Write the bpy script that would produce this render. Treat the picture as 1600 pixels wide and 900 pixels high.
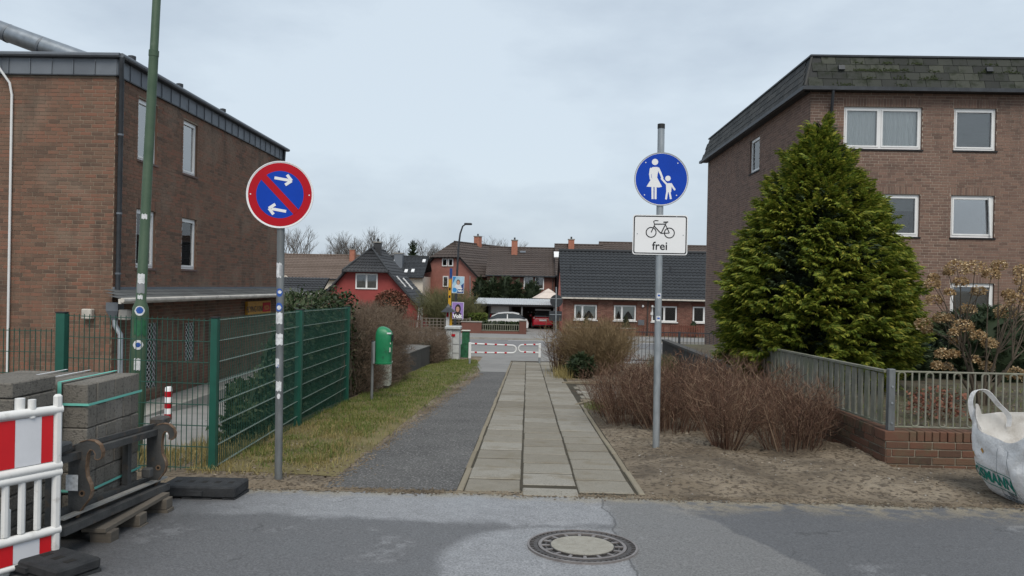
import bpy, math, random
import numpy as np
from mathutils import Vector, Matrix, noise as mnoise

for o in list(bpy.data.objects): bpy.data.objects.remove(o)
S = bpy.context.scene
COL = S.collection
RAD = math.radians
rng = random.Random(11)

# ------------------------------------------------------------------ camera
cam_d = bpy.data.cameras.new('camera'); cam = bpy.data.objects.new('camera', cam_d); COL.objects.link(cam)
cam_d.sensor_width = 36; cam_d.lens = 26.1; cam_d.clip_start = 0.05; cam_d.clip_end = 2000
cam.matrix_world = (Matrix.Translation((0, 0, 1.5)) @ Matrix.Rotation(math.atan(25/1160), 4, 'Z')
                    @ Matrix.Rotation(math.pi/2 - math.atan(3/1160), 4, 'X') @ Matrix.Rotation(RAD(1.15), 4, 'Z'))
S.camera = cam
S.render.resolution_x, S.render.resolution_y = 1024, 576
# ------------------------------------------------------------------ sky: closed overcast, a little of the blue behind it
SUN_EL, SUN_ROT = RAD(52), RAD(173)
W = bpy.data.worlds.new('World'); S.world = W; W.use_nodes = True
nt = W.node_tree; nt.nodes.clear()
wo = nt.nodes.new('ShaderNodeOutputWorld'); mx = nt.nodes.new('ShaderNodeMixShader'); mx.inputs[0].default_value = 0.88
sk = nt.nodes.new('ShaderNodeTexSky'); sk.sky_type = 'NISHITA'; sk.sun_disc = False
sk.sun_elevation = SUN_EL; sk.sun_rotation = SUN_ROT; sk.air_density = 1.2; sk.dust_density = 3
bg1 = nt.nodes.new('ShaderNodeBackground'); bg1.inputs[1].default_value = 0.1
bg2 = nt.nodes.new('ShaderNodeBackground'); bg2.inputs[1].default_value = 1.0
tc = nt.nodes.new('ShaderNodeTexCoord'); mp = nt.nodes.new('ShaderNodeMapping'); mp.inputs['Scale'].default_value = (1.0, 1.0, 2.6)
nz = nt.nodes.new('ShaderNodeTexNoise'); nz.inputs['Scale'].default_value = 1.7; nz.inputs['Detail'].default_value = 7; nz.inputs['Roughness'].default_value = 0.55
rp = nt.nodes.new('ShaderNodeValToRGB')
rp.color_ramp.elements[0].position = 0.39; rp.color_ramp.elements[0].color = (0.318, 0.372, 0.437, 1)
rp.color_ramp.elements[1].position = 0.62; rp.color_ramp.elements[1].color = (0.462, 0.524, 0.580, 1)
L = nt.links.new
L(tc.outputs['Generated'], mp.inputs[0]); L(mp.outputs[0], nz.inputs['Vector']); L(nz.outputs[0], rp.inputs[0]); L(rp.outputs[0], bg2.inputs[0])
L(sk.outputs[0], bg1.inputs[0]); L(bg1.outputs[0], mx.inputs[1]); L(bg2.outputs[0], mx.inputs[2]); L(mx.outputs[0], wo.inputs[0])
# ------------------------------------------------------------------ sun, veiled by cloud
sd = bpy.data.lights.new('sun', 'SUN'); sd.energy = 1.5; sd.angle = RAD(30); sd.color = (1, 0.93, 0.83)
sun = bpy.data.objects.new('sun', sd); COL.objects.link(sun)
sdir = Vector((math.sin(SUN_ROT)*math.cos(SUN_EL), math.cos(SUN_ROT)*math.cos(SUN_EL), math.sin(SUN_EL)))
sun.rotation_euler = sdir.to_track_quat('Z', 'Y').to_euler(); sun.location = (0, -20, 60)
S.view_settings.view_transform = 'Standard'; S.view_settings.look = 'None'; S.view_settings.gamma = 1
S.view_settings.exposure = 0.62; S.view_settings.use_curve_mapping = False

# ================================================================== helpers
class MB:
    def __init__(s, M=None): s.v = []; s.f = []; s.M = M; s.lay = 0
    def add(s, vs, fs):
        b = len(s.v)
        if s.M is not None: vs = [tuple(s.M @ Vector(p)) for p in vs]
        s.v += [tuple(p) for p in vs]; s.f += [tuple(i+b for i in f) for f in fs]; return s
    def box(s, x0, x1, y0, y1, z0, z1):
        if x0 > x1: x0, x1 = x1, x0
        if y0 > y1: y0, y1 = y1, y0
        if z0 > z1: z0, z1 = z1, z0
        return s.add([(x0,y0,z0),(x1,y0,z0),(x1,y1,z0),(x0,y1,z0),(x0,y0,z1),(x1,y0,z1),(x1,y1,z1),(x0,y1,z1)],
              [(0,3,2,1),(4,5,6,7),(0,1,5,4),(1,2,6,5),(2,3,7,6),(3,0,4,7)])
    def bbox(s, x0, x1, y0, y1, z0, z1, b=0.01):
        # box with chamfered edges
        xs = (x0, x0+b, x1-b, x1); ys = (y0, y0+b, y1-b, y1); zs = (z0, z0+b, z1-b, z1)
        vs = []; idx = {}
        for i in (0,1):
            for j in (0,1):
                for k in (0,1):
                    cx, cy, cz = (xs[0], xs[3])[i], (ys[0], ys[3])[j], (zs[0], zs[3])[k]
                    ix, iy, iz = (xs[1], xs[2])[i], (ys[1], ys[2])[j], (zs[1], zs[2])[k]
                    for a, p in enumerate(((cx,iy,iz),(ix,cy,iz),(ix,iy,cz))): idx[i,j,k,a] = len(vs); vs.append(p)
        fs = []
        for i in (0,1):
            q = [idx[i,0,0,0], idx[i,1,0,0], idx[i,1,1,0], idx[i,0,1,0]]; fs.append(q if i else q[::-1])
            q = [idx[0,i,0,1], idx[1,i,0,1], idx[1,i,1,1], idx[0,i,1,1]]; fs.append(q[::-1] if i else q)
            q = [idx[0,0,i,2], idx[1,0,i,2], idx[1,1,i,2], idx[0,1,i,2]]; fs.append(q if i else q[::-1])
        for i in (0,1):
            for j in (0,1):
                q = [idx[i,j,0,0], idx[i,j,1,0], idx[i,j,1,1], idx[i,j,0,1]]; fs.append(q)
                q = [idx[i,0,j,0], idx[i,1,j,0], idx[i,1,j,2], idx[i,0,j,2]]; fs.append(q)
                q = [idx[0,i,j,1], idx[1,i,j,1], idx[1,i,j,2], idx[0,i,j,2]]; fs.append(q)
                for k in (0,1): fs.append([idx[i,j,k,0], idx[i,j,k,1], idx[i,j,k,2]])
        return s.add(vs, fs)
    def tube(s, pts, r, n=8, cap=True):
        pts = [Vector(p) for p in pts]; m = len(pts)
        rs = r if isinstance(r, (list, tuple)) else [r]*m
        vs = []; fs = []
        up = None
        for i, p in enumerate(pts):
            t = (pts[min(i+1, m-1)] - pts[max(i-1, 0)]).normalized()
            if up is None:
                up = Vector((0,0,1)) if abs(t.z) < .9 else Vector((1,0,0))
            a = t.cross(up).normalized(); b = a.cross(t).normalized(); up = b
            for k in range(n):
                an = 2*math.pi*(k+.5)/n
                vs.append(p + a*math.cos(an)*rs[i] + b*math.sin(an)*rs[i])
        for i in range(m-1):
            for k in range(n):
                k2 = (k+1) % n
                fs.append((i*n+k, i*n+k2, (i+1)*n+k2, (i+1)*n+k))
        if cap: fs.append(tuple(range(n))); fs.append(tuple((m-1)*n+k for k in range(n-1, -1, -1)))
        return s.add(vs, fs)
    def prism(s, poly, z0, z1):
        # polygon in local xy, extruded in z
        n = len(poly)
        if sum(poly[i][0]*poly[(i+1)%n][1]-poly[(i+1)%n][0]*poly[i][1] for i in range(n)) < 0: poly = poly[::-1]
        vs = [(x,y,z0) for x,y in poly]+[(x,y,z1) for x,y in poly]
        fs = [tuple(range(n-1,-1,-1)), tuple(range(n,2*n))]+[(i,(i+1)%n,n+(i+1)%n,n+i) for i in range(n)]
        return s.add(vs, fs)
    def ring(s, cx, cy, r0, r1, z0, z1, n=48, a0=0, a1=2*math.pi):
        full = abs(a1-a0-2*math.pi) < 1e-6; m = n if full else n+1
        vs = []
        for i in range(m):
            a = a0+(a1-a0)*i/n; c, d = math.cos(a), math.sin(a)
            vs += [(cx+r0*c,cy+r0*d,z0),(cx+r1*c,cy+r1*d,z0),(cx+r1*c,cy+r1*d,z1),(cx+r0*c,cy+r0*d,z1)]
        fs = []
        for i in range(n):
            a = 4*i; b = 4*((i+1) % m)
            fs += [(a+3,a+2,b+2,b+3),(a+2,a+1,b+1,b+2),(a,a+3,b+3,b),(a+1,a,b,b+1)]
        if not full: fs += [(0,1,2,3),(4*n+3,4*n+2,4*n+1,4*n)]
        return s.add(vs, fs)
    def lathe(s, prof, n=24, c=(0,0,0)):
        vs = []; fs = []
        for r, z in prof:
            for k in range(n):
                a = 2*math.pi*k/n; vs.append((c[0]+r*math.cos(a), c[1]+r*math.sin(a), c[2]+z))
        for i in range(len(prof)-1):
            for k in range(n):
                k2 = (k+1)%n; fs.append((i*n+k, i*n+k2, (i+1)*n+k2, (i+1)*n+k))
        fs.append(tuple(range(n-1,-1,-1))); m = len(prof)-1; fs.append(tuple(m*n+k for k in range(n)))
        return s.add(vs, fs)
    def quad(s, *p): return s.add(p, [tuple(range(len(p)))])
    def build(s, name, mat, parent=None, smooth=False, kind=None, recenter=True):
        return mkobj(name, s.v, s.f, mat, parent, smooth, kind, recenter)

def mkobj(name, v, f, mat, parent=None, smooth=False, kind=None, recenter=True):
    A = np.array(v, dtype=float).reshape(-1, 3)
    c = (A.min(0)+A.max(0))/2 if recenter and len(A) else np.zeros(3)
    if recenter and len(A) and parent is None: c[2] = A[:,2].min()
    me = bpy.data.meshes.new(name); me.from_pydata((A-c).tolist(), [], f if isinstance(f, list) else f.tolist())
    if smooth:
        me.polygons.foreach_set('use_smooth', [True]*len(me.polygons))
        try: me.set_sharp_from_angle(angle=RAD(40))
        except Exception: pass
    me.materials.append(mat); me.update()
    o = bpy.data.objects.new(name, me); COL.objects.link(o)
    place(o, c, parent)
    if kind: o['kind'] = kind
    return o
def wpos(o):
    p = Vector(o.location); q = o.parent
    while q: p = p + Vector(q.location); q = q.parent
    return p
def place(o, c, parent):
    o.location = c
    if parent is not None:
        o.parent = parent; o.location = Vector(c) - wpos(parent)
def thing(name, label, cat, loc, group=None):
    o = bpy.data.objects.new(name, None); o.empty_display_size = .2; COL.objects.link(o); o.location = loc
    return tag(o, label, cat, group)
def tag(o, label=None, cat=None, group=None, kind=None):
    if label: o['label'] = label
    if cat: o['category'] = cat
    if group: o['group'] = group
    if kind: o['kind'] = kind
    return o
def struct(o): o['kind'] = 'structure'; return o
def copy_tree(o, parent=None):
    c = o.copy(); COL.objects.link(c); c.parent = parent
    for ch in o.children: copy_tree(ch, c)
    return c
def tmat(u, v, n, o): 
    return Matrix(((u[0],v[0],n[0],o[0]),(u[1],v[1],n[1],o[1]),(u[2],v[2],n[2],o[2]),(0,0,0,1)))
def face_front(o): return tmat((1,0,0),(0,0,1),(0,-1,0), o)     # faces the camera (-y); local x right, y up, z outward
def face_east(o): return tmat((0,1,0),(0,0,1),(1,0,0), o)
def face_west(o): return tmat((0,-1,0),(0,0,1),(-1,0,0), o)
def circ(cx, cy, r, n=32): return [(cx+r*math.cos(2*math.pi*i/n), cy+r*math.sin(2*math.pi*i/n)) for i in range(n)]
def line2(p, q, w):
    dx, dy = q[0]-p[0], q[1]-p[1]; l = math.hypot(dx, dy); nx, ny = -dy/l*w/2, dx/l*w/2
    return [(p[0]+nx,p[1]+ny),(p[0]-nx,p[1]-ny),(q[0]-nx,q[1]-ny),(q[0]+nx,q[1]+ny)]
def caps2(p, q, w, n=6):
    a = math.atan2(q[1]-p[1], q[0]-p[0]); r = w/2
    return [(q[0]+r*math.cos(a-math.pi/2+math.pi*i/n), q[1]+r*math.sin(a-math.pi/2+math.pi*i/n)) for i in range(n+1)] + \
           [(p[0]+r*math.cos(a+math.pi/2+math.pi*i/n), p[1]+r*math.sin(a+math.pi/2+math.pi*i/n)) for i in range(n+1)]
def rrect(x0, x1, y0, y1, r, n=5):
    p = []
    for cx, cy, a in ((x1-r,y1-r,0),(x0+r,y1-r,90),(x0+r,y0+r,180),(x1-r,y0+r,270)):
        for i in range(n+1): t = RAD(a+90*i/n); p.append((cx+r*math.cos(t), cy+r*math.sin(t)))
    return p
def text_mesh(txt, size, bold=0.0):
    cu = bpy.data.curves.new('t', 'FONT'); cu.body = txt; cu.size = size; cu.align_x = 'CENTER'; cu.align_y = 'CENTER'; cu.resolution_u = 3; cu.offset = bold
    o = bpy.data.objects.new('t', cu); COL.objects.link(o)
    dg = bpy.context.evaluated_depsgraph_get(); me = bpy.data.meshes.new_from_object(o.evaluated_get(dg))
    v = [tuple(p.co) for p in me.vertices]; f = [tuple(p.vertices) for p in me.polygons]
    bpy.data.objects.remove(o); bpy.data.curves.remove(cu); bpy.data.meshes.remove(me)
    return v, f

def join_t(parts):
    V = []; F = []; b = 0
    for v, f in parts:
        V.append(np.array(v, float)); F += [tuple(i+b for i in q) for q in f]; b += len(v)
    return np.concatenate(V), F
def scatter(tmpls, picks, mats):
    # tmpls: list of (V, F); picks: template index per instance; mats: (n,3,4)
    V = []; F = []; b = 0
    for ti, (tv, tf) in enumerate(tmpls):
        sel = mats[picks == ti]
        if not len(sel): continue
        tv = np.asarray(tv, float); n = len(tv)
        w = np.einsum('kij,nj->kni', sel[:,:,:3], tv) + sel[:,None,:,3]
        V.append(w.reshape(-1,3)); base = b + np.arange(len(sel))*n
        byl = {}
        for q in tf: byl.setdefault(len(q), []).append(q)
        for l, qs in byl.items():
            a = np.array(qs)[None] + base[:,None,None]; F += a.reshape(-1, l).tolist()
        b += len(sel)*n
    return np.concatenate(V), F
def rotz(a):
    c, s = np.cos(a), np.sin(a); z = np.zeros_like(a); o = z+1
    return np.stack([np.stack([c,-s,z],-1), np.stack([s,c,z],-1), np.stack([z,z,o],-1)], -2)
def rotx(a):
    c, s = np.cos(a), np.sin(a); z = np.zeros_like(a); o = z+1
    return np.stack([np.stack([o,z,z],-1), np.stack([z,c,-s],-1), np.stack([z,s,c],-1)], -2)
def roty(a):
    c, s = np.cos(a), np.sin(a); z = np.zeros_like(a); o = z+1
    return np.stack([np.stack([c,z,s],-1), np.stack([z,o,z],-1), np.stack([-s,z,c],-1)], -2)
def xform(R, sc, t): return np.concatenate([R*np.asarray(sc).reshape(-1,1,1), np.asarray(t)[:,:,None]], 2)

# ================================================================== materials
def N(nt, t, **kw):
    n = nt.nodes.new(t)
    for k, v in kw.items():
        if k in n.inputs: n.inputs[k].default_value = v
        else: setattr(n, k, v)
    return n
def mat(name, cols, rough=.8, scale=3., var=.25, rnd=0., bump=0., bscale=60., metal=0., spec=.4, speck=None, detail=6, dirt=None, stretch=None, dstretch=None):
    """cols: one colour or a list the noise / the piece's own random value runs through."""
    if not isinstance(cols[0], (tuple, list)): cols = [tuple(c*(1-var) for c in cols), tuple(min(1, c*(1+var)) for c in cols)]
    m = bpy.data.materials.new(name); m.use_nodes = True; nt = m.node_tree; b = nt.nodes['Principled BSDF']; l = nt.links.new
    b.inputs['Roughness'].default_value = rough; b.inputs['Metallic'].default_value = metal; b.inputs['Specular IOR Level'].default_value = spec
    g = N(nt, 'ShaderNodeNewGeometry'); pos = g.outputs['Position']
    if stretch:
        mpn = N(nt, 'ShaderNodeMapping'); mpn.inputs['Scale'].default_value = stretch; l(pos, mpn.inputs[0]); pos = mpn.outputs[0]
    nz = N(nt, 'ShaderNodeTexNoise', Scale=scale, Detail=detail, Roughness=.6); l(pos, nz.inputs['Vector'])
    fac = nz.outputs[0]
    if rnd:
        oi = N(nt, 'ShaderNodeObjectInfo'); ad = N(nt, 'ShaderNodeMath', operation='ADD'); fr = N(nt, 'ShaderNodeMath', operation='FRACT')
        l(oi.outputs['Random'], ad.inputs[0]); l(g.outputs['Random Per Island'], ad.inputs[1]); l(ad.outputs[0], fr.inputs[0])
        mixf = N(nt, 'ShaderNodeMix'); mixf.inputs[0].default_value = rnd; l(nz.outputs[0], mixf.inputs[2]); l(fr.outputs[0], mixf.inputs[3]); fac = mixf.outputs[0]
    r = N(nt, 'ShaderNodeValToRGB'); e = r.color_ramp.elements
    lo, hi = (.3, .7) if not rnd else (.3-.25*rnd, .7+.25*rnd)
    while len(e) < len(cols): e.new(.5)
    for i, c in enumerate(cols): e[i].position = lo+(hi-lo)*i/(len(cols)-1); e[i].color = (*c, 1)
    l(fac, r.inputs[0]); col = r.outputs[0]
    if speck:   # (colour, scale, threshold, strength)
        s2 = N(nt, 'ShaderNodeTexNoise', Scale=speck[1], Detail=2); l(pos, s2.inputs['Vector'])
        mr = N(nt, 'ShaderNodeMapRange'); mr.inputs[1].default_value = speck[2]; mr.inputs[2].default_value = speck[2]+.08; mr.inputs[4].default_value = speck[3]
        l(s2.outputs[0], mr.inputs[0]); mm = N(nt, 'ShaderNodeMix', data_type='RGBA'); mm.inputs[7].default_value = (*speck[0], 1)
        l(mr.outputs[0], mm.inputs[0]); l(col, mm.inputs[6]); col = mm.outputs[2]
    if dirt:
        s2 = N(nt, 'ShaderNodeTexNoise', Scale=dirt[1], Detail=8, Roughness=.65); dsrc = g.outputs['Position']
        if dstretch:
            mpd = N(nt, 'ShaderNodeMapping'); mpd.inputs['Scale'].default_value = dstretch; l(dsrc, mpd.inputs[0]); dsrc = mpd.outputs[0]
        l(dsrc, s2.inputs['Vector'])
        mr = N(nt, 'ShaderNodeMapRange'); mr.inputs[1].default_value = dirt[2]; mr.inputs[2].default_value = dirt[2]+.15; mr.inputs[4].default_value = dirt[3]
        l(s2.outputs[0], mr.inputs[0]); mm = N(nt, 'ShaderNodeMix', data_type='RGBA'); mm.inputs[7].default_value = (*dirt[0], 1)
        l(mr.outputs[0], mm.inputs[0]); l(col, mm.inputs[6]); col = mm.outputs[2]
    l(col, b.inputs['Base Color'])
    if bump:
        n2 = N(nt, 'ShaderNodeTexNoise', Scale=bscale, Detail=5, Roughness=.65); l(pos, n2.inputs['Vector'])
        bp = N(nt, 'ShaderNodeBump', Strength=min(1, bump), Distance=.02*max(1, bump)); l(n2.outputs[0], bp.inputs['Height']); l(bp.outputs[0], b.inputs['Normal'])
    return m
def leafmat(name, cols, rough=.6, trans=.25, scale=1.5, rnd=.6):
    m = mat(name, cols, rough, scale, rnd=rnd, spec=.25); nt = m.node_tree; b = nt.nodes['Principled BSDF']; l = nt.links.new
    if trans:
        t = N(nt, 'ShaderNodeBsdfTranslucent'); src = b.inputs['Base Color'].links[0].from_socket; l(src, t.inputs[0])
        mx = N(nt, 'ShaderNodeMixShader'); mx.inputs[0].default_value = trans; out = nt.nodes['Material Output']
        l(b.outputs[0], mx.inputs[1]); l(t.outputs[0], mx.inputs[2]); l(mx.outputs[0], out.inputs[0])
    return m
def glassmat(name, tint=(.94,.95,.95), base=.06):
    m = bpy.data.materials.new(name); m.use_nodes = True; nt = m.node_tree; nt.nodes.clear(); l = nt.links.new
    o = N(nt, 'ShaderNodeOutputMaterial'); t = N(nt, 'ShaderNodeBsdfTransparent'); t.inputs[0].default_value = (*tint, 1)
    g = N(nt, 'ShaderNodeBsdfGlossy', Roughness=.02); f = N(nt, 'ShaderNodeFresnel', IOR=1.5); a = N(nt, 'ShaderNodeMath', operation='ADD'); a.inputs[1].default_value = base
    mx = N(nt, 'ShaderNodeMixShader'); l(f.outputs[0], a.inputs[0]); l(a.outputs[0], mx.inputs[0]); l(t.outputs[0], mx.inputs[1]); l(g.outputs[0], mx.inputs[2]); l(mx.outputs[0], o.inputs[0])
    return m
MT = {}
MT['brick_l'] = mat('brick_brown', [(.095,.066,.050),(.155,.094,.066),(.18,.112,.078),(.215,.105,.070),(.16,.11,.08)], .9, 1.6, rnd=.5, bump=.3, bscale=90, speck=((.25,.20,.155), .8, .56, .30), dirt=((.055,.047,.038), 1.0, .53, .62), dstretch=(2.2,2.2,.35))
MT['brick_r'] = mat('brick_mauve', [(.125,.082,.064),(.17,.108,.085),(.20,.13,.10),(.215,.132,.10)], .9, 2.5, rnd=.55, bump=.3, bscale=90, dirt=((.085,.065,.053), .9, .54, .5), dstretch=(2.2,2.2,.35))
MT['brick_w'] = mat('brick_red', [(.065,.044,.032),(.11,.062,.042),(.155,.074,.048),(.14,.095,.062)], .9, 9, rnd=.6, bump=.5, bscale=120, dirt=((.10,.10,.06), 3, .52, .6))
MT['brick_h'] = mat('brick_house', [(.12,.055,.043),(.18,.08,.062),(.235,.115,.088)], .9, 3, rnd=.6)
MT['mortar_l'] = mat('mortar_brown', (.255,.205,.155), .95, 6, .2, bump=.3)
MT['mortar_r'] = mat('mortar_pale', (.38,.32,.265), .95, 6, .15, bump=.3)
MT['mortar_w'] = mat('mortar_mossy', (.26,.235,.185), .95, 12, .3, bump=.4)
MT['zinc'] = mat('zinc_sheet', [(.13,.145,.165),(.19,.21,.235)], .55, 2.2, metal=.35, rnd=.3, dirt=((.08,.085,.09), 4, .6, .5))
MT['zinc_dk'] = mat('zinc_dark', (.050,.055,.062), .5, 4, .25, metal=.4)
MT['duct'] = mat('duct_steel', (.25,.28,.31), .4, 5, .2, metal=.6)
MT['upvc'] = mat('window_white', (.74,.75,.75), .35, 4, .05)
MT['glass'] = glassmat('window_glass')
MT['glass_sky'] = glassmat('window_glass_bright', (.8,.83,.86), .34)
MT['dark'] = mat('dark_interior', (.02,.021,.023), .9, 3, .3)
MT['curtain'] = mat('net_curtain', [(.66,.71,.70),(.84,.87,.86)], .9, 9, stretch=(6,6,.3))
MT['blind'] = mat('grey_blind', (.16,.18,.185), .8, 4, .15, stretch=(1,1,20))
MT['sillstone'] = mat('sill_stone', (.13,.09,.08), .8, 6, .25)
MT['slate'] = mat('roof_slate', [(.028,.03,.03),(.048,.05,.05),(.066,.066,.062)], .85, 3, rnd=.6, bump=.4, bscale=40)
MT['slate_moss'] = mat('roof_slate_mossy', [(.026,.028,.027),(.043,.047,.041),(.068,.073,.058)], .9, 2, rnd=.6, bump=.5, bscale=40, dirt=((.014,.02,.009), 3.2, .52, .9))
MT['moss'] = mat('moss', [(.02,.03,.012),(.05,.065,.022)], .95, 30, bump=1, bscale=120)
MT['shingle'] = mat('bitumen_shingle', (.10,.105,.105), .9, 5, .25, rnd=.4, bump=.4, bscale=150)
MT['gutter_w'] = mat('gutter_cream', (.52,.49,.44), .5, 4, .2, dirt=((.16,.15,.13), 3, .55, .6))
MT['green_post'] = mat('post_green', (.012,.085,.06), .45, 5, .15, spec=.5)
MT['wire'] = mat('wire_green', (.02,.075,.055), .45, 5, .15)
MT['wire_lit'] = mat('wire_green_lit', (.33,.40,.36), .45, 5, .15, metal=.3)  # paler copy of the green wire, light on the rods put into colour
MT['lamp_green'] = mat('lamp_post_green', [(.045,.085,.05),(.075,.12,.075)], .55, 6, dirt=((.20,.24,.2), 5, .66, .5))
MT['galv'] = mat('galvanised_steel', [(.27,.30,.32),(.42,.45,.47)], .42, 14, metal=.55, stretch=(1,1,.35), bump=.05)
MT['galv_dull'] = mat('galvanised_dull', [(.13,.14,.143),(.24,.255,.26)], .55, 10, metal=.45, stretch=(1,1,.3))
MT['black'] = mat('black_plastic', (.018,.019,.02), .6, 8, .3)
MT['rubber'] = mat('recycled_rubber', [(.022,.024,.027),(.05,.053,.057)], .85, 14, bump=.8, bscale=180, dirt=((.16,.15,.13), 6, .6, .35))
MT['s_white'] = mat('sign_white', (.78,.79,.80), .35, 3, .03)
MT['s_red'] = mat('sign_red', (.42,.006,.016), .5, 3, .08, spec=.2)
MT['s_blue'] = mat('sign_blue', (.003,.050,.40), .5, 3, .08, spec=.2)
MT['s_grey'] = mat('sign_grey', (.30,.31,.32), .5, 3, .1, metal=.3)
MT['s_black'] = mat('sign_black', (.012,.012,.014), .4, 3, .1)
MT['sticker_w'] = mat('sticker_white', (.66,.67,.68), .5, 40, .25, dirt=((.25,.25,.25), 30, .55, .5))
MT['sticker_b'] = mat('sticker_blue', (.03,.10,.38), .5, 30, .25)
MT['paver'] = mat('concrete_paver', [(.13,.12,.105),(.195,.18,.155),(.24,.225,.20)], .92, 6, rnd=.45, bump=.8, bscale=90, speck=((.07,.066,.06), 55, .56, .6))
MT['strap'] = mat('strap_turquoise', (.16,.50,.42), .5, 4, .1)
MT['wood'] = mat('pallet_wood', [(.07,.06,.05),(.15,.13,.105)], .85, 8, rnd=.4, stretch=(1,1,6), bump=.4)
MT['steel_dk'] = mat('worn_black_steel', [(.05,.052,.053),(.10,.10,.098)], .65, 7, metal=.25, bump=.3, bscale=60, dirt=((.17,.115,.07), 8, .54, .6))
MT['rust'] = mat('rusty_edge', [(.075,.05,.036),(.16,.098,.058),(.25,.19,.14)], .8, 16, bump=.5, bscale=120)
MT['barrier'] = mat('barrier_white', (.70,.70,.685), .5, 5, .08, dirt=((.33,.31,.28), 11, .56, .6))
MT['refl_red'] = mat('reflective_red', (.58,.012,.018), .4, 4, .07)
MT['refl_white'] = mat('reflective_white', (.66,.67,.70), .4, 6, .06, dirt=((.35,.35,.36), 14, .64, .5))
MT['slab'] = mat('concrete_slab', [(.185,.165,.13),(.23,.21,.17),(.26,.243,.205),(.305,.288,.25)], .9, 7, rnd=.55, bump=.35, bscale=160, speck=((.12,.115,.10), 70, .56, .55), dirt=((.16,.13,.08), 2.6, .53, .6))
MT['kerb'] = mat('kerb_concrete', [(.20,.17,.12),(.27,.238,.18)], .92, 8, rnd=.4, bump=.4, bscale=150, dirt=((.12,.12,.05), 4, .55, .5))
MT['asph_path'] = mat('path_asphalt', [(.07,.069,.068),(.11,.108,.105)], .9, 1.6, bump=.7, bscale=80, speck=((.26,.255,.245), 46, .54, .7), dirt=((.24,.22,.18), 1.6, .66, .5))
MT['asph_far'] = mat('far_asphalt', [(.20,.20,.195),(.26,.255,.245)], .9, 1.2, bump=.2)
MT['asph_road'] = mat('street_asphalt', [(.155,.155,.158),(.205,.204,.205)], .85, .6, bump=.2)
MT['concrete'] = mat('concrete', [(.24,.23,.21),(.36,.35,.32)], .9, 3, bump=.3)
MT['yard'] = mat('yard_paving', [(.21,.205,.195),(.29,.285,.275)], .9, 1.5, bump=.3)
MT['soil'] = mat('soil', [(.12,.09,.06),(.195,.155,.108),(.265,.215,.155),(.36,.305,.23)], .97, 1.1, bump=2.2, bscale=30, speck=((.075,.056,.04), 20, .52, .75), dirt=((.085,.066,.048), 1.9, .50, .72))
MT['garden_soil'] = mat('garden_soil', [(.05,.045,.032),(.10,.085,.06),(.10,.105,.05)], .97, 2, bump=1.2, bscale=40)
MT['litter'] = mat('leaf_litter', [(.05,.038,.026),(.11,.082,.055),(.20,.16,.11),(.27,.23,.18)], .95, 9, rnd=.9)
MT['pebble'] = mat('pebble', [(.18,.165,.14),(.36,.34,.31)], .9, 9, rnd=.9)
MT['verge'] = mat('verge_soil', [(.12,.10,.045),(.18,.15,.065),(.23,.19,.09)], .97, 2, bump=1, bscale=60)
MT['grass'] = leafmat('grass_green', [(.065,.105,.02),(.105,.16,.03),(.155,.195,.046),(.23,.22,.08)], .6, .25, .9, .55)
MT['straw'] = leafmat('grass_straw', [(.17,.14,.05),(.28,.23,.09),(.40,.33,.15)], .7, .25, 1.5, .6)
MT['thuja'] = leafmat('conifer_green', [(.055,.095,.017),(.13,.185,.026),(.245,.285,.04),(.42,.38,.065)], .55, .32, 1.1, .62)
MT['joint'] = mat('joint_soil', [(.03,.026,.017),(.062,.052,.033)], .97, 6)
MT['core_shade'] = leafmat('foliage_core_shade', [(.010,.018,.008),(.018,.032,.011)], .7, 0, 2, .5)  # near-black green: the shade deep inside foliage put into the colour
MT['hedgecon'] = leafmat('hedge_conifer', [(.028,.045,.022),(.045,.068,.032),(.065,.09,.045)], .65, .1, 1, .5)
MT['ivy'] = leafmat('ivy_leaf', [(.012,.025,.010),(.025,.046,.017),(.05,.075,.03),(.085,.10,.05)], .45, .15, 1.5, .7)
MT['twig_red'] = mat('twig_redbrown', [(.045,.022,.014),(.09,.046,.03),(.145,.08,.052),(.26,.185,.125)], .85, 2, rnd=.75)
MT['twig_tan'] = mat('twig_tan', [(.11,.075,.04),(.19,.135,.07),(.26,.19,.105)], .85, 2, rnd=.75)
MT['twig_grey'] = mat('twig_greybrown', [(.085,.06,.042),(.145,.105,.075),(.21,.16,.115)], .85, 2, rnd=.75)
MT['twig_green'] = mat('twig_olive', [(.07,.075,.03),(.12,.12,.05),(.17,.16,.08)], .85, 2, rnd=.75)
MT['bark'] = mat('bark', [(.06,.046,.034),(.135,.11,.082)], .9, 12, bump=.5, stretch=(1,1,.3))
MT['bark_hazed'] = mat('bark_hazed', [(.11,.105,.10),(.17,.16,.15)], .9, 1, rnd=.5)  # faded grey: haze over the distant trees put into the bark colour
MT['hyd'] = leafmat('dry_flower', [(.21,.125,.055),(.36,.235,.115),(.52,.38,.21),(.64,.53,.36)], .85, .2, 8, .7)
MT['redleaf'] = leafmat('dry_red_leaf', [(.12,.045,.03),(.20,.085,.055),(.26,.13,.09)], .8, .15, 4, .8)
MT['fence_gal'] = mat('fence_galvanised_mossy', [(.17,.17,.135),(.27,.268,.22)], .65, 9, metal=.1, dirt=((.13,.15,.08), 3, .50, .6))
MT['bag'] = mat('bag_white_woven', [(.70,.70,.70),(.84,.84,.84)], .8, 6, bump=.8, bscale=14, dirt=((.27,.235,.19), 5, .56, .6))
MT['bag_in'] = mat('bag_inside', [(.46,.44,.41),(.62,.61,.59)], .85, 5, bump=.2, bscale=25, dirt=((.25,.22,.18), 4, .5, .6))
MT['bag_green'] = mat('print_green', (.01,.20,.15), .7, 8, .15)
MT['bag_grey'] = mat('print_grey', (.20,.23,.25), .7, 8, .15)
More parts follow.
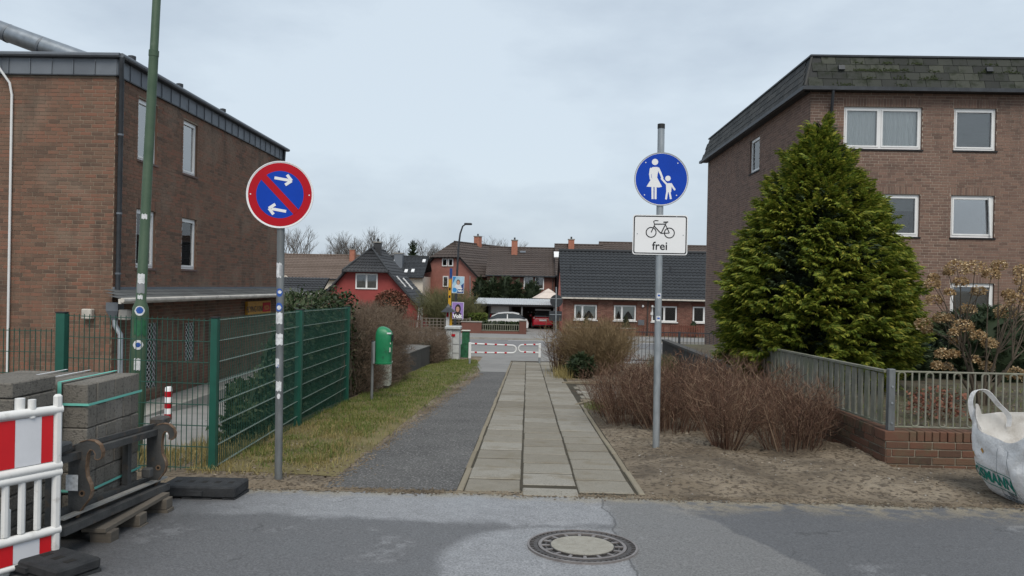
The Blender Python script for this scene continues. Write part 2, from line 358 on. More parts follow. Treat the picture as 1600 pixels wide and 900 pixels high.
MT['stain'] = mat('stain_ochre', (.50,.27,.07), .8, 20, .35)
MT['iron'] = mat('cast_iron', [(.055,.048,.045),(.10,.092,.088)], .55, 18, metal=.4, bump=.3, dirt=((.17,.15,.14), 8, .55, .5))
MT['iron_rim'] = mat('cast_iron_worn', [(.19,.17,.165),(.29,.27,.26)], .5, 12, metal=.4, bump=.2)
MT['mh_conc'] = mat('manhole_concrete', [(.27,.255,.215),(.37,.355,.31)], .9, 14, bump=.5, bscale=130, speck=((.17,.16,.14), 90, .6, .5))
MT['pit'] = mat('manhole_pit', (.014,.013,.012), .9, 10, .3)
MT['bin_green'] = mat('bin_green', [(.010,.17,.07),(.02,.23,.10)], .42, 5, spec=.5, dirt=((.015,.06,.035), 7, .56, .8))
MT['box_pale'] = mat('box_pale', (.50,.52,.46), .7, 7, .12, dirt=((.28,.27,.2), 6, .58, .5))
MT['cab_grey'] = mat('cabinet_grey', (.45,.47,.47), .6, 6, .12, dirt=((.2,.22,.22), 5, .58, .5))
MT['cab_green'] = mat('cabinet_green', (.02,.11,.05), .6, 10, .5)
MT['wall_dk'] = mat('dark_block', [(.045,.045,.045),(.085,.084,.08)], .92, 3, rnd=.3, bump=.4, stretch=(1,1,.3))
MT['wall_cap'] = mat('wall_cap', [(.11,.108,.10),(.19,.185,.17)], .92, 3, bump=.4)
MT['bluebin'] = mat('bin_blue', (.012,.045,.10), .45, 5, .2)
MT['red_render'] = mat('red_render', (.285,.06,.055), .9, 1.5, .08, bump=.15, bscale=200)
MT['pink_brick'] = mat('pink_brick', (.30,.13,.105), .9, 2, .12, speck=((.24,.10,.08), 12, .55, .5))
MT['orange_gable_lit'] = mat('orange_gable_lit', (.52,.17,.12), .9, 2, .07)  # gable orange, brightened in colour for the light on that end
MT['cream'] = mat('cream_render', (.60,.55,.47), .9, 2, .06)
MT['yellow'] = mat('yellow_paint', (.62,.36,.06), .7, 3, .08)
MT['tile_dk'] = mat('roof_tile_anthracite', [(.026,.027,.030),(.05,.052,.056)], .6, 2, rnd=.4)
MT['tile_blue'] = mat('roof_tile_slate', [(.024,.027,.031),(.042,.046,.051)], .65, 2, rnd=.4)
MT['tile_br'] = mat('roof_tile_brown', [(.065,.05,.043),(.105,.082,.072)], .8, 1.2, rnd=.3, dirt=((.13,.11,.095), 1.2, .6, .5))
MT['tile_br2'] = mat('roof_tile_umber', [(.055,.043,.038),(.088,.07,.062)], .8, 1.2, rnd=.3, dirt=((.16,.085,.065), .9, .62, .35))
MT['tile_tan'] = mat('roof_tile_tan', [(.115,.085,.068),(.17,.13,.108)], .85, 1.2, rnd=.3)
MT['chim'] = mat('chimney_brick', (.36,.15,.10), .9, 5, .15)
MT['wood_br'] = mat('fence_wood_brown', (.11,.075,.055), .85, 3, .25, rnd=.4)
MT['wood_gr'] = mat('fence_wood_grey', (.15,.13,.11), .85, 3, .25, rnd=.4)
MT['wood_rd'] = mat('fence_wood_red', (.13,.05,.035), .85, 3, .2, rnd=.4)
MT['car_red'] = mat('car_red', (.48,.012,.03), .25, 2, .03, spec=.6)
MT['car_white'] = mat('car_white', (.72,.73,.74), .25, 2, .03, spec=.6)
MT['car_dark'] = mat('car_dark', (.05,.055,.06), .3, 2, .1, spec=.6)
MT['car_glass'] = mat('car_glass', (.025,.03,.034), .08, 2, .1, spec=.7)
MT['tyre'] = mat('tyre', (.015,.015,.016), .8, 9, .2)
MT['silver'] = mat('silver', (.55,.56,.57), .35, 4, .06, metal=.4)
MT['tail'] = mat('tail_light', (.40,.02,.02), .2, 4, .1)
MT['sheet'] = mat('corrugated_sheet', (.50,.53,.55), .5, 3, .12, dirt=((.25,.26,.27), 2, .58, .5))
MT['cloth'] = mat('parasol_cloth', (.62,.54,.48), .9, 3, .06)
MT['skin'] = mat('poster_skin', (.50,.29,.21), .7, 10, .1)
MT['hair'] = mat('poster_hair', (.025,.018,.018), .7, 10, .2)
MT['p_blue'] = mat('poster_blue', (.035,.25,.58), .5, 5, .15)
MT['p_sky'] = mat('poster_sky', (.36,.55,.68), .5, 5, .15)
MT['p_navy'] = mat('poster_navy', (.012,.05,.20), .5, 5, .1)
MT['p_lilac'] = mat('poster_lilac', (.30,.20,.50), .5, 5, .1)
MT['s_yellow'] = mat('sign_yellow', (.60,.33,.02), .5, 5, .15)
MT['s_orange'] = mat('sign_ochre', (.50,.26,.03), .5, 5, .15)
MT['p_white'] = mat('paint_white', (.70,.71,.71), .5, 6, .06, dirt=((.35,.34,.32), 5, .62, .5))

# ================================================================== terrain
def base(y): return -0.048*y if y < 28 else -1.344-0.014*(min(y, 62)-28)
def sm(a, b, t):
    t = max(0., min(1., (t-a)/(b-a))); return t*t*(3-2*t)
def gz(x, y):
    b = base(y)
    w = sm(-3.25, -4.7, x)*sm(7.1, 10.5, y)*(1-sm(27, 33, y))
    if w > 0: b += w*((-1.18-0.07*(min(y, 26)-12))-b)
    b -= .22*sm(35.4, 36.1, y)*(1-sm(43.2, 43.9, y))
    if 1.1 < x < 3.95 and 6.5 < y < 14:
        e = sm(1.1, 1.5, x)*sm(6.5, 7.0, y)*(1-sm(13, 14, y))
        b += e*(.05*mnoise.noise((x*.9, y*.9, 3)) + .032*mnoise.noise((x*4, y*4, 1)) + .020*mnoise.noise((x*11, y*11, 7)) + .05)
    if -3.4 < x < -1.2 and 6.5 < y < 30:
        b += .04*sm(-1.5, -2.2, x)*(1+.5*mnoise.noise((x*2, y*2, 5)))
    return b
def axis(*seg):
    r = []
    for a, b, d in seg:
        n = max(1, round((b-a)/d)); r += [a+(b-a)*i/n for i in range(n)]
    return r+[seg[-1][1]]
def sheet(name, xs, ys, zf, m, parent=None, kind=None, smooth=True):
    nx = len(xs); v = [(x, y, zf(x, y)) for y in ys for x in xs]
    f = [(j*nx+i, j*nx+i+1, (j+1)*nx+i+1, (j+1)*nx+i) for j in range(len(ys)-1) for i in range(nx-1)]
    return mkobj(name, v, f, m, parent, smooth, kind)
struct(sheet('ground', axis((-400,-60,40),(-60,-14,4),(-14,-5,.6),(-5,-3,.2),(-3,1,.25),(1,4.2,.07),(4.2,12,1),(12,60,6),(60,400,40)),
      axis((-40,4,4),(4,6.4,.6),(6.4,14,.08),(14,30,.5),(30,35,.6),(35,44.5,.25),(44.5,62,1.5),(62,120,8),(120,900,60)), gz, MT['soil']))

# street in the foreground: old asphalt with pale dusted and darker repaired areas
def street_mat():
    m = bpy.data.materials.new('street_front'); m.use_nodes = True; nt = m.node_tree; b = nt.nodes['Principled BSDF']; l = nt.links.new
    g = N(nt, 'ShaderNodeNewGeometry'); pos = g.outputs['Position']
    wn = N(nt, 'ShaderNodeTexNoise', Scale=1.7, Detail=5); l(pos, wn.inputs['Vector'])
    wn2 = N(nt, 'ShaderNodeTexNoise', Scale=9., Detail=4); l(pos, wn2.inputs['Vector'])
    sep = N(nt, 'ShaderNodeSeparateXYZ'); l(pos, sep.inputs[0])
    def mth(op, a, b2=None, c=None):
        n = N(nt, 'ShaderNodeMath', operation=op)
        for i, q in enumerate((a, b2, c)):
            if q is None: continue
            if isinstance(q, (int, float)): n.inputs[i].default_value = q
            else: l(q, n.inputs[i])
        return n.outputs[0]
    def ss(val, a, b2):
        n = N(nt, 'ShaderNodeMapRange', interpolation_type='SMOOTHSTEP'); l(val, n.inputs[0]); n.inputs[1].default_value = a; n.inputs[2].default_value = b2; return n.outputs[0]
    wob = mth('MULTIPLY_ADD', mth('SUBTRACT', wn.outputs[0], .5), .9, mth('MULTIPLY', mth('SUBTRACT', wn2.outputs[0], .5), .18))
    X = mth('ADD', sep.outputs[0], mth('MULTIPLY', wob, .25)); Y = mth('ADD', sep.outputs[1], mth('MULTIPLY', wob, .55))
    band = ss(Y, 5.42, 5.60)                                   # pale band along the path's end
    dx = mth('SUBTRACT', X, .35); dy = mth('SUBTRACT', Y, 4.55); rr = mth('SQRT', mth('ADD', mth('MULTIPLY', dx, dx), mth('MULTIPLY', mth('MULTIPLY', dy, dy), .9)))
    disc = ss(rr, .95, .80)
    left = ss(X, .72, .64)                                     # seam running to the path's right corner
    pale = mth('MULTIPLY', mth('MAXIMUM', band, disc), left)
    fadl = ss(X, -3.0, -1.2); pale = mth('MULTIPLY', pale, mth('MULTIPLY_ADD', fadl, .6, .4))
    rightd = ss(mth('ADD', X, mth('MULTIPLY', Y, .35)), 3.40, 3.46)
    scuff = mth('MULTIPLY', ss(wn.outputs[0], .56, .66), ss(wn2.outputs[0], .42, .6))
    wetl = ss(X, -2.0, -2.7)
    def mixc(f, a, c):
        n = N(nt, 'ShaderNodeMix', data_type='RGBA'); l(f, n.inputs[0])
        if isinstance(a, tuple): n.inputs[6].default_value = (*a, 1)
        else: l(a, n.inputs[6])
        n.inputs[7].default_value = (*c, 1); return n.outputs[2]
    c0 = mixc(left, (.165,.164,.162), (.122,.123,.127))
    c1 = mixc(rightd, c0, (.108,.110,.115))
    c2 = mixc(mth('MULTIPLY', pale, mth('MULTIPLY_ADD', wn2.outputs[0], .9, .45)), c1, (.255,.260,.270))
    c3 = mixc(mth('MULTIPLY', scuff, .35), c2, (.30,.305,.315))
    c3 = mixc(mth('MULTIPLY', wetl, .45), c3, (.066,.068,.072))
    sandn = mth('MULTIPLY', ss(Y, 6.12, 6.36), ss(wn2.outputs[0], .30, .55))
    c4 = mixc(mth('MULTIPLY', sandn, .8), c3, (.25,.22,.165))
    rsand = mth('MULTIPLY', mth('MULTIPLY', ss(X, 1.0, 1.6), ss(Y, 5.75, 6.2)), ss(wn2.outputs[0], .38, .6)); c4 = mixc(mth('MULTIPLY', rsand, .7), c4, (.25,.215,.155))
    sp = N(nt, 'ShaderNodeTexNoise', Scale=70., Detail=4, Roughness=.8); l(pos, sp.inputs['Vector'])
    mr = N(nt, 'ShaderNodeMapRange'); l(sp.outputs[0], mr.inputs[0]); mr.inputs[1].default_value = .3; mr.inputs[2].default_value = .7; mr.inputs[3].default_value = .42; mr.inputs[4].default_value = 1.58
    hs = N(nt, 'ShaderNodeMix', data_type='RGBA', blend_type='MULTIPLY'); hs.inputs[0].default_value = 1; l(c4, hs.inputs[6]); l(mr.outputs[0], hs.inputs[7])
    # thin cracks and the seam
    vo = N(nt, 'ShaderNodeTexVoronoi', feature='DISTANCE_TO_EDGE', Scale=.42); vp = N(nt, 'ShaderNodeVectorMath', operation='ADD')
    wv = N(nt, 'ShaderNodeTexNoise', Scale=3., Detail=6); l(pos, wv.inputs['Vector']); sc = N(nt, 'ShaderNodeVectorMath', operation='SCALE'); sc.inputs[3].default_value = .5
    l(wv.outputs['Color'], sc.inputs[0]); l(pos, vp.inputs[0]); l(sc.outputs[0], vp.inputs[1]); l(vp.outputs[0], vo.inputs['Vector'])
    cr = mth('MULTIPLY', ss(vo.outputs['Distance'], .004, .0015), ss(wn.outputs[0], .50, .58))
    seam = mth('MULTIPLY', ss(mth('ABSOLUTE', mth('SUBTRACT', X, .68)), .010, .004), 1.)
    c5 = mixc(mth('MULTIPLY', mth('MAXIMUM', cr, seam), .6), hs.outputs[2], (.05,.05,.05))
    l(c5, b.inputs['Base Color'])
    ro = mth('MULTIPLY_ADD', wn.outputs[0], .6, .28); ro = mth('SUBTRACT', ro, mth('MULTIPLY', wetl, .2)); l(ro, b.inputs['Roughness']); b.inputs['Specular IOR Level'].default_value = .4
    bp = N(nt, 'ShaderNodeBump', Strength=.55, Distance=.008); l(sp.outputs[0], bp.inputs['Height']); l(bp.outputs[0], b.inputs['Normal'])
    return m
struct(sheet('street', axis((-30,-6,4),(-6,8,.5),(8,30,4)), axis((-14,2,4),(2,6.38,.4)), lambda x, y: base(y)+.012+(.008*mnoise.noise((x*.8, y*.8, 0)) if y < 6.3 else 0), street_mat()))
# edging row between street and path
eg = struct(MB().box(-1.7,3.2,6.36,6.37,-.42,base(6.37)+.005).build('street_edge', MT['kerb']))
x = -1.62
while x < 3.0:
    if x > -1.7:
        MB().bbox(x+.006, x+.494, 6.372, 6.452, -.45, base(6.41)+.012+rng.uniform(-.004,.003), .006).build('edging_stone', MT['kerb'], eg)
    x += .5
# ---------------------------------------------------------------- path: slabs, edging stones, asphalt strip
path = struct(sheet('path', axis((-.60,1.06,.3)), axis((6.45,28,.7)), lambda x, y: base(y)+.0135, MT['joint']))
slope = math.atan(.048)
slab_me = MB().bbox(-.246,.246,-.246,.246,-.05,0,.011)
sl0 = None; off = (0, .27, .11)
def put_piece(proto, name, loc, parent, rot=(0,0,0), sc=(1,1,1)):
    o = proto.copy(); COL.objects.link(o); o.name = name; place(o, loc, parent); o.rotation_euler = rot; o.scale = sc; return o
def proto_mesh(name, mb, m):
    me = bpy.data.meshes.new(name); me.from_pydata(mb.v, [], mb.f); me.materials.append(m); return me
slab_mesh = proto_mesh('slab', slab_me, MT['slab'])
def piece(name, me, loc, parent, rot=(0,0,0), sc=(1,1,1)):
    o = bpy.data.objects.new(name, me); COL.objects.link(o); place(o, loc, parent); o.rotation_euler = rot; o.scale = sc; return o
for c in range(3):
    x = -.525+.25+c*.503; y = 6.46+.25
    if c == 1: y -= .22
    if c == 2: y += .05
    while y < 27.6:
        piece('slab', slab_mesh, (x+rng.uniform(-.004,.004), y, base(y)+.0195+rng.uniform(-.002,.003)), path,
              (-slope+rng.uniform(-.005,.004), rng.uniform(-.005,.005), rng.uniform(-.007,.007)), (1, 1.02, 1) if y > 6.8 else (1, .55 if c == 1 else 1, 1))
        y += .53
kerb_mesh = proto_mesh('edging_stone', MB().bbox(-.028,.028,-.495,.495,-.15,0,.008), MT['kerb'])
for i in range(21):
    y = 6.97+i
    piece('edging_stone', kerb_mesh, (-.562+rng.uniform(-.006,.006), y, base(y)+.020+rng.uniform(-.003,.004)), path, (-slope,0,rng.uniform(-.008,.008)))
for i in range(7):
    y = 6.97+i
    piece('edging_stone', kerb_mesh, (1.02+rng.uniform(-.01,.01), y, base(y)+.022+rng.uniform(-.006,.008)), path, (-slope,0,rng.uniform(-.012,.012)))
for i, (x, y, a) in enumerate(((1.12,13.95,-25),(1.55,14.42,-68),(2.5,14.62,-88),(3.5,14.64,-90))):
    piece('edging_stone', kerb_mesh, (x, y, base(y)+.035), path, (-slope*math.cos(RAD(a)), 0, RAD(a)))
def aL(y): return -1.74+.028*(y-7.4)+.05*mnoise.noise((0, y*1.3, 2))+.02*mnoise.noise((0, y*5, 9))
def strip(name, y0, y1, m, dz, n, xl=aL):
    v = []; f = []; K = 5
    for j in range(n+1):
        y = y0+(y1-y0)*j/n; a = xl(y)
        for k in range(K+1): v.append((a+(-.592-a)*k/K, y, base(y)+dz))
    for j in range(n):
        for k in range(K): q = j*(K+1)+k; f.append((q,q+1,q+K+2,q+K+1))
    return struct(mkobj(name, v, f, m, None, True))
strip('asphalt_path', 6.46, 21.8, MT['asph_path'], .016, 90)
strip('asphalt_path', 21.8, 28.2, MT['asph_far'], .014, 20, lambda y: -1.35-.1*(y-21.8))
# side path to the right
side = struct(sheet('side_path', axis((1.05,6,.6)), axis((14.7,18.3,.6)), lambda x, y: base(y)+.006, MT['joint']))
for i in range(8):
    for j in range(6):
        y = 15.0+j*.53
        piece('slab', slab_mesh, (1.36+i*.53+.1*(j%2), y, base(y)+.016+rng.uniform(-.006,.006)), side, (-slope+rng.uniform(-.008,.008),rng.uniform(-.008,.008),0), (1.05,1.05,1))
for i in range(5):
    y = 18.4+i*.33; piece('edging_stone', kerb_mesh, (1.35+i*.93, y, base(y)+.06), side, (0,0,RAD(-70)))
# yard behind the fence
struct(sheet('yard_paving', axis((-14,-4.6,.8)), axis((10.6,28,.6)), lambda x, y: gz(min(x,-4.7), y)+.01, MT['yard']))
struct(MB().box(-8.9,-8.0,15.0,27.0,-1.62,-1.38).build('yard_kerb', MT['concrete']))
# the far street with its pavements
struct(sheet('far_street', axis((-90,90,6)), axis((36.0,43.5,.75)), lambda x, y: base(y)-.10, MT['asph_road']))
struct(sheet('near_pavement', axis((-90,90,6)), axis((28.2,35.88,.6)), lambda x, y: base(y)+.012, MT['asph_far']))
struct(sheet('far_pavement', axis((-90,90,6)), axis((43.62,48.3,.8)), lambda x, y: base(y)+.012, MT['asph_far']))
struct(MB().box(-90,90,35.88,36.0,-1.8,base(36)+.02).build('kerb', MT['concrete']))
struct(MB().box(-90,90,43.5,43.62,-1.9,base(43.5)+.02).build('kerb', MT['concrete']))
struct(MB().quad((3.2,36.6,base(36.6)-.096),(11,36.6,base(36.6)-.096),(11,36.85,base(36.85)-.096),(3.2,36.85,base(36.85)-.096)).build('road_line', MT['p_white']))
struct(MB().quad((-1.1,43.0,base(43)-.096),(14,43.0,base(43)-.096),(14,43.2,base(43.2)-.096),(-1.1,43.2,base(43.2)-.096)).build('road_line', MT['p_white']))
struct(sheet('driveway', axis((-.1,2.4,.5)), axis((48.3,58,1)), lambda x, y: base(y)+.016, MT['asph_far']))
# garden terrace on the right
struct(MB().box(4.12,18,8.42,21.9,-1.3,-.10).build('garden_bed', MT['garden_soil']))

# ================================================================== scattered ground cover
def blades(n, xs, ys, zs, hmin, hmax, m, name, w=.006, lean=.5, seed=1):
    r = np.random.default_rng(seed)
    tm = []
    for k in range(4):
        b = .25+.25*k
        tm.append((np.array([(-.5,0,0),(.5,0,0),(.32,.25*b,.55),(-.32,.25*b,.55),(0,.8*b,1.0-.15*b)]), [(0,1,2,3),(3,2,4)]))
    h = r.uniform(hmin, hmax, n)*np.array([1+.75*mnoise.noise((p*2.7, q*2.2, 41)) for p, q in zip(xs, ys)]); a = r.uniform(0, 6.283, n)
    Rm = rotz(a) @ rotx(-r.normal(0, lean*.6, n))
    sc = np.zeros((n,3,3)); ww = w*r.uniform(.7,1.5,n); sc[:,0,0] = ww; sc[:,1,1] = h; sc[:,2,2] = h
    Mx = np.concatenate([Rm @ sc, np.stack([xs,ys,zs],1)[:,:,None]], 2)
    V, F = scatter(tm, r.integers(0,4,n), Mx)
    return mkobj(name, V, F, m)
r_ = np.random.default_rng(5)
def verge_pts(n, near=.0):
    P = []
    while len(P) < n:
        y = 6.75+21*r_.random()**1.5; xr = aL(y)+.02 if y < 21.8 else -1.32-.1*(y-21.8)
        x = -3.15+(xr+3.15+.05)*r_.random()
        P.append((x, y))
    return P
def keep(P, f): return [p for p in P if r_.random() < f(*p)]
P = verge_pts(66000)
def green(x, y):
    e = sm(aL(min(y,21.8))+.02, aL(min(y,21.8))-.55, x); nn = mnoise.noise((x*1.1, y*.8, 4))
    n2 = mnoise.noise((x*3.3, y*2.4, 21))
    return max(0, min(1, e*(.30+.95*sm(7.8, 13, y)+.9*nn+1.1*n2)))*sm(6.9, 8.0, y+.5*nn)
def dry(x, y):
    nn = mnoise.noise((x*1.3, y*.9, 14)); e = sm(aL(min(y,21.8))+.06, aL(min(y,21.8))-.35, x)
    n2 = mnoise.noise((x*3.1, y*2.6, 31))
    return max(0, min(1, (.50+.6*nn+.9*n2)*(1-.85*sm(8.5, 13, y))*(.12+.88*e)))*sm(6.65, 7.4, y+.5*nn)
G = np.array(keep(P, green)); D = np.array(keep(verge_pts(50000), dry))
tag(blades(len(G), G[:,0], G[:,1], np.array([gz(*p) for p in G]), .02, .07, MT['grass'], 'green_grass', .0075, 1.5), 'short green winter grass on the verge between fence and path', 'grass', kind='stuff')
tag(blades(len(D), D[:,0], D[:,1], np.array([gz(*p) for p in D]), .02, .085, MT['straw'], 'dry_grass', .006, 1.6, 2), 'dry yellow grass at the foot of the fence and sign pole', 'grass', kind='stuff')
struct(sheet('verge', axis((-3.2,-1.75,.12)), axis((6.9,28,.2)), lambda x, y: gz(x,y)+.004, MT['verge']))
n = 2600; xs = r_.uniform(-4.4,-3.0,n); ys = r_.uniform(7.1,9.2,n); zz = np.array([gz(a,b) for a,b in zip(xs,ys)])
tag(blades(n, xs, ys, zz, .06, .2, MT['straw'], 'weed_tufts', .007, 1.), 'tufts of dry weeds growing behind the green mesh fence', 'grass', kind='stuff')
n = 900; xs = r_.normal(1.3,.12,n); ys = r_.normal(13.3,.35,n); zz = np.array([gz(a,b) for a,b in zip(xs,ys)])
tag(blades(n, xs, ys, zz, .03, .07, MT['grass'], 'moss_patch', .008, 1.), 'small mossy grass patch beside the kerb at the path corner', 'grass', kind='stuff')
# litter on the bare soil
def litter(name, n, box, m, s0, s1, flat, label, seed, dens=None):
    r = np.random.default_rng(seed); P = []
    while len(P) < n:
        x, y = r.uniform(box[0], box[1]), r.uniform(box[2], box[3])
        if dens is None or r.random() < dens(x, y): P.append((x, y))
    P = np.array(P); z = np.array([gz(a,b) for a,b in P])+.004
    if flat: tm = [(np.array([(-1,-.3,0),(0,-.5,.15),(1,0,.05),(0,.5,.2)]), [(0,1,3),(1,2,3)]), (np.array([(-.7,-.5,0),(.2,-.6,.3),(.8,.1,.1),(.1,.7,.35),(-.6,.4,.1)]), [(0,1,4),(1,2,3),(1,3,4)])]
    else:
        tm = [(np.array([(-1,0,0),(0,-.8,.1),(1,.1,0),(.1,.9,0),(0,0,.8)]), [(0,1,4),(1,2,4),(2,3,4),(3,0,4)])]
    sc = s0*(s1/s0)**r.random(n)
    Mx = xform(rotz(r.uniform(0,6.28,n)) @ rotx(r.normal(0,.25,n)), sc, np.column_stack([P, z]))
    V, F = scatter(tm, r.integers(0,len(tm),n), Mx)
    return tag(mkobj(name, V, F, m), label, 'litter', kind='stuff')
litter('leaf_litter', 3600, (1.1,3.95,6.55,13.5), MT['litter'], .004, .028, True, 'dead leaves and bark bits strewn over the bare soil bed', 3, lambda x, y: (.12+.88*sm(7.2, 9, y))*max(.1, .5+1.2*mnoise.noise((x*1.6,y*1.6,8))))
litter('leaf_litter', 900, (3.9,7,6.5,8.2), MT['litter'], .006, .02, True, 'dead leaves on the sandy strip under the low brick wall', 4)
litter('pebbles', 240, (1.1,5.5,6.35,8.6), MT['pebble'], .004, .014, False, 'pale pebbles scattered on the sandy soil', 6)
litter('street_grit', 900, (-2.6,3.5,4.3,6.4), MT['litter'], .003, .010, False, 'loose grit lying on the asphalt street', 8)
def sandn(x, y): return math.exp(-((y-6.40-.06*mnoise.noise((x*2,0,1)))/.07)**2)*(.25+.75*sm(-.2,.3,mnoise.noise((x*1.1,3,1))+(.45 if x > 1 or x < -.7 else 0)))
r3 = np.random.default_rng(91); Ps = []
while len(Ps) < 5200:
    x, y = r3.uniform(-2.6,4.6), r3.uniform(6.1,6.75)
    if r3.random() < sandn(x, y): Ps.append((x, y, base(y)+.016))
Ps = np.array(Ps); n = len(Ps)
V, F = scatter([(np.array([(-1,0,0),(0,-.8,.1),(1,.1,0),(.1,.9,0),(0,0,.5)]), [(0,1,4),(1,2,4),(2,3,4),(3,0,4)])], np.zeros(n,int), xform(rotz(r3.uniform(0,6.28,n)), r3.uniform(.004,.016,n), Ps))
tag(mkobj('loose_sand', V, F, MT['soil']), 'loose brown sand and crumbs drifted along the joint of street and path', 'sand', kind='stuff')
Ps = np.array([(aL(y)+abs(r3.normal(0,.09))-.03, y, base(y)+.018) for y in r3.uniform(6.5,21,2600)]); n = len(Ps)
V, F = scatter([(np.array([(-1,0,0),(0,-.8,.1),(1,.1,0),(.1,.9,0),(0,0,.5)]), [(0,1,4),(1,2,4),(2,3,4),(3,0,4)])], np.zeros(n,int), xform(rotz(r3.uniform(0,6.28,n)), r3.uniform(.005,.02,n), Ps))
tag(mkobj('loose_earth', V, F, MT['soil']), 'loose earth crumbs along the ragged left edge of the asphalt path', 'sand', kind='stuff')
litter('leaf_litter', 1300, (-3.1,-1.3,6.5,8.6), MT['litter'], .006, .024, True, 'brown leaves and dead stalks round the foot of the sign pole', 9)

# ================================================================== manhole
mx_, my_ = .395, 4.945; mz = base(my_)+.016
T0 = Matrix.Translation((mx_, my_, mz)) @ Matrix.Rotation(-slope, 4, 'X')
mh = thing('manhole_cover', 'round cast iron manhole cover with concrete centre set in the asphalt', 'manhole', (mx_, my_, mz))
MB(T0).prism(circ(0,0,.36,64), -.05, -.002).build('pit', MT['pit'], mh)
MB(T0).ring(0,0,.352,.366,-.02,.010,72).build('outer_rim', MT['iron_rim'], mh)
a = MB(T0).ring(0,0,.298,.325,-.03,.006,64)
for k in range(56):
    t = 2*math.pi*k/56; c, s = math.cos(t), math.sin(t)
    a.add([(c*q-s*w_, s*q+c*w_, z) for z in (-.03,.006) for q, w_ in ((.3255,-.010),(.3515,-.010),(.3515,.010),(.3255,.010))], [(0,3,2,1),(4,5,6,7),(0,1,5,4),(1,2,6,5),(2,3,7,6),(3,0,4,7)])
a.build('frame', MT['iron'], mh)
MB(T0).ring(0,0,.272,.293,-.03,.009,64).build('cover_rim', MT['iron_rim'], mh)
MB(T0).prism(circ(0,0,.208,56), -.03, .009).build('concrete_centre', MT['mh_conc'], mh)
MB(T0).ring(0,0,.2085,.216,-.03,.006,56).build('inner_rim', MT['iron'], mh)
for k in range(16):
    t = 2*math.pi*k/16; c, s = math.cos(t), math.sin(t)
    MB(T0).add([(c*q-s*w_, s*q+c*w_, z) for z in (-.03,.005) for q, w_ in ((.2165,-.009),(.2715,-.012),(.2715,.012),(.2165,.009))], [(0,3,2,1),(4,5,6,7),(0,1,5,4),(1,2,6,5),(2,3,7,6),(3,0,4,7)]).build('rib', MT['iron_rim'], mh)
for k in range(16):
    t = 2*math.pi*(k+.5)/16
    MB(T0).ring(0,0,.238,.250,-.03,.002,6,t-.11,t+.11).build('grip_bar', MT['iron'], mh)

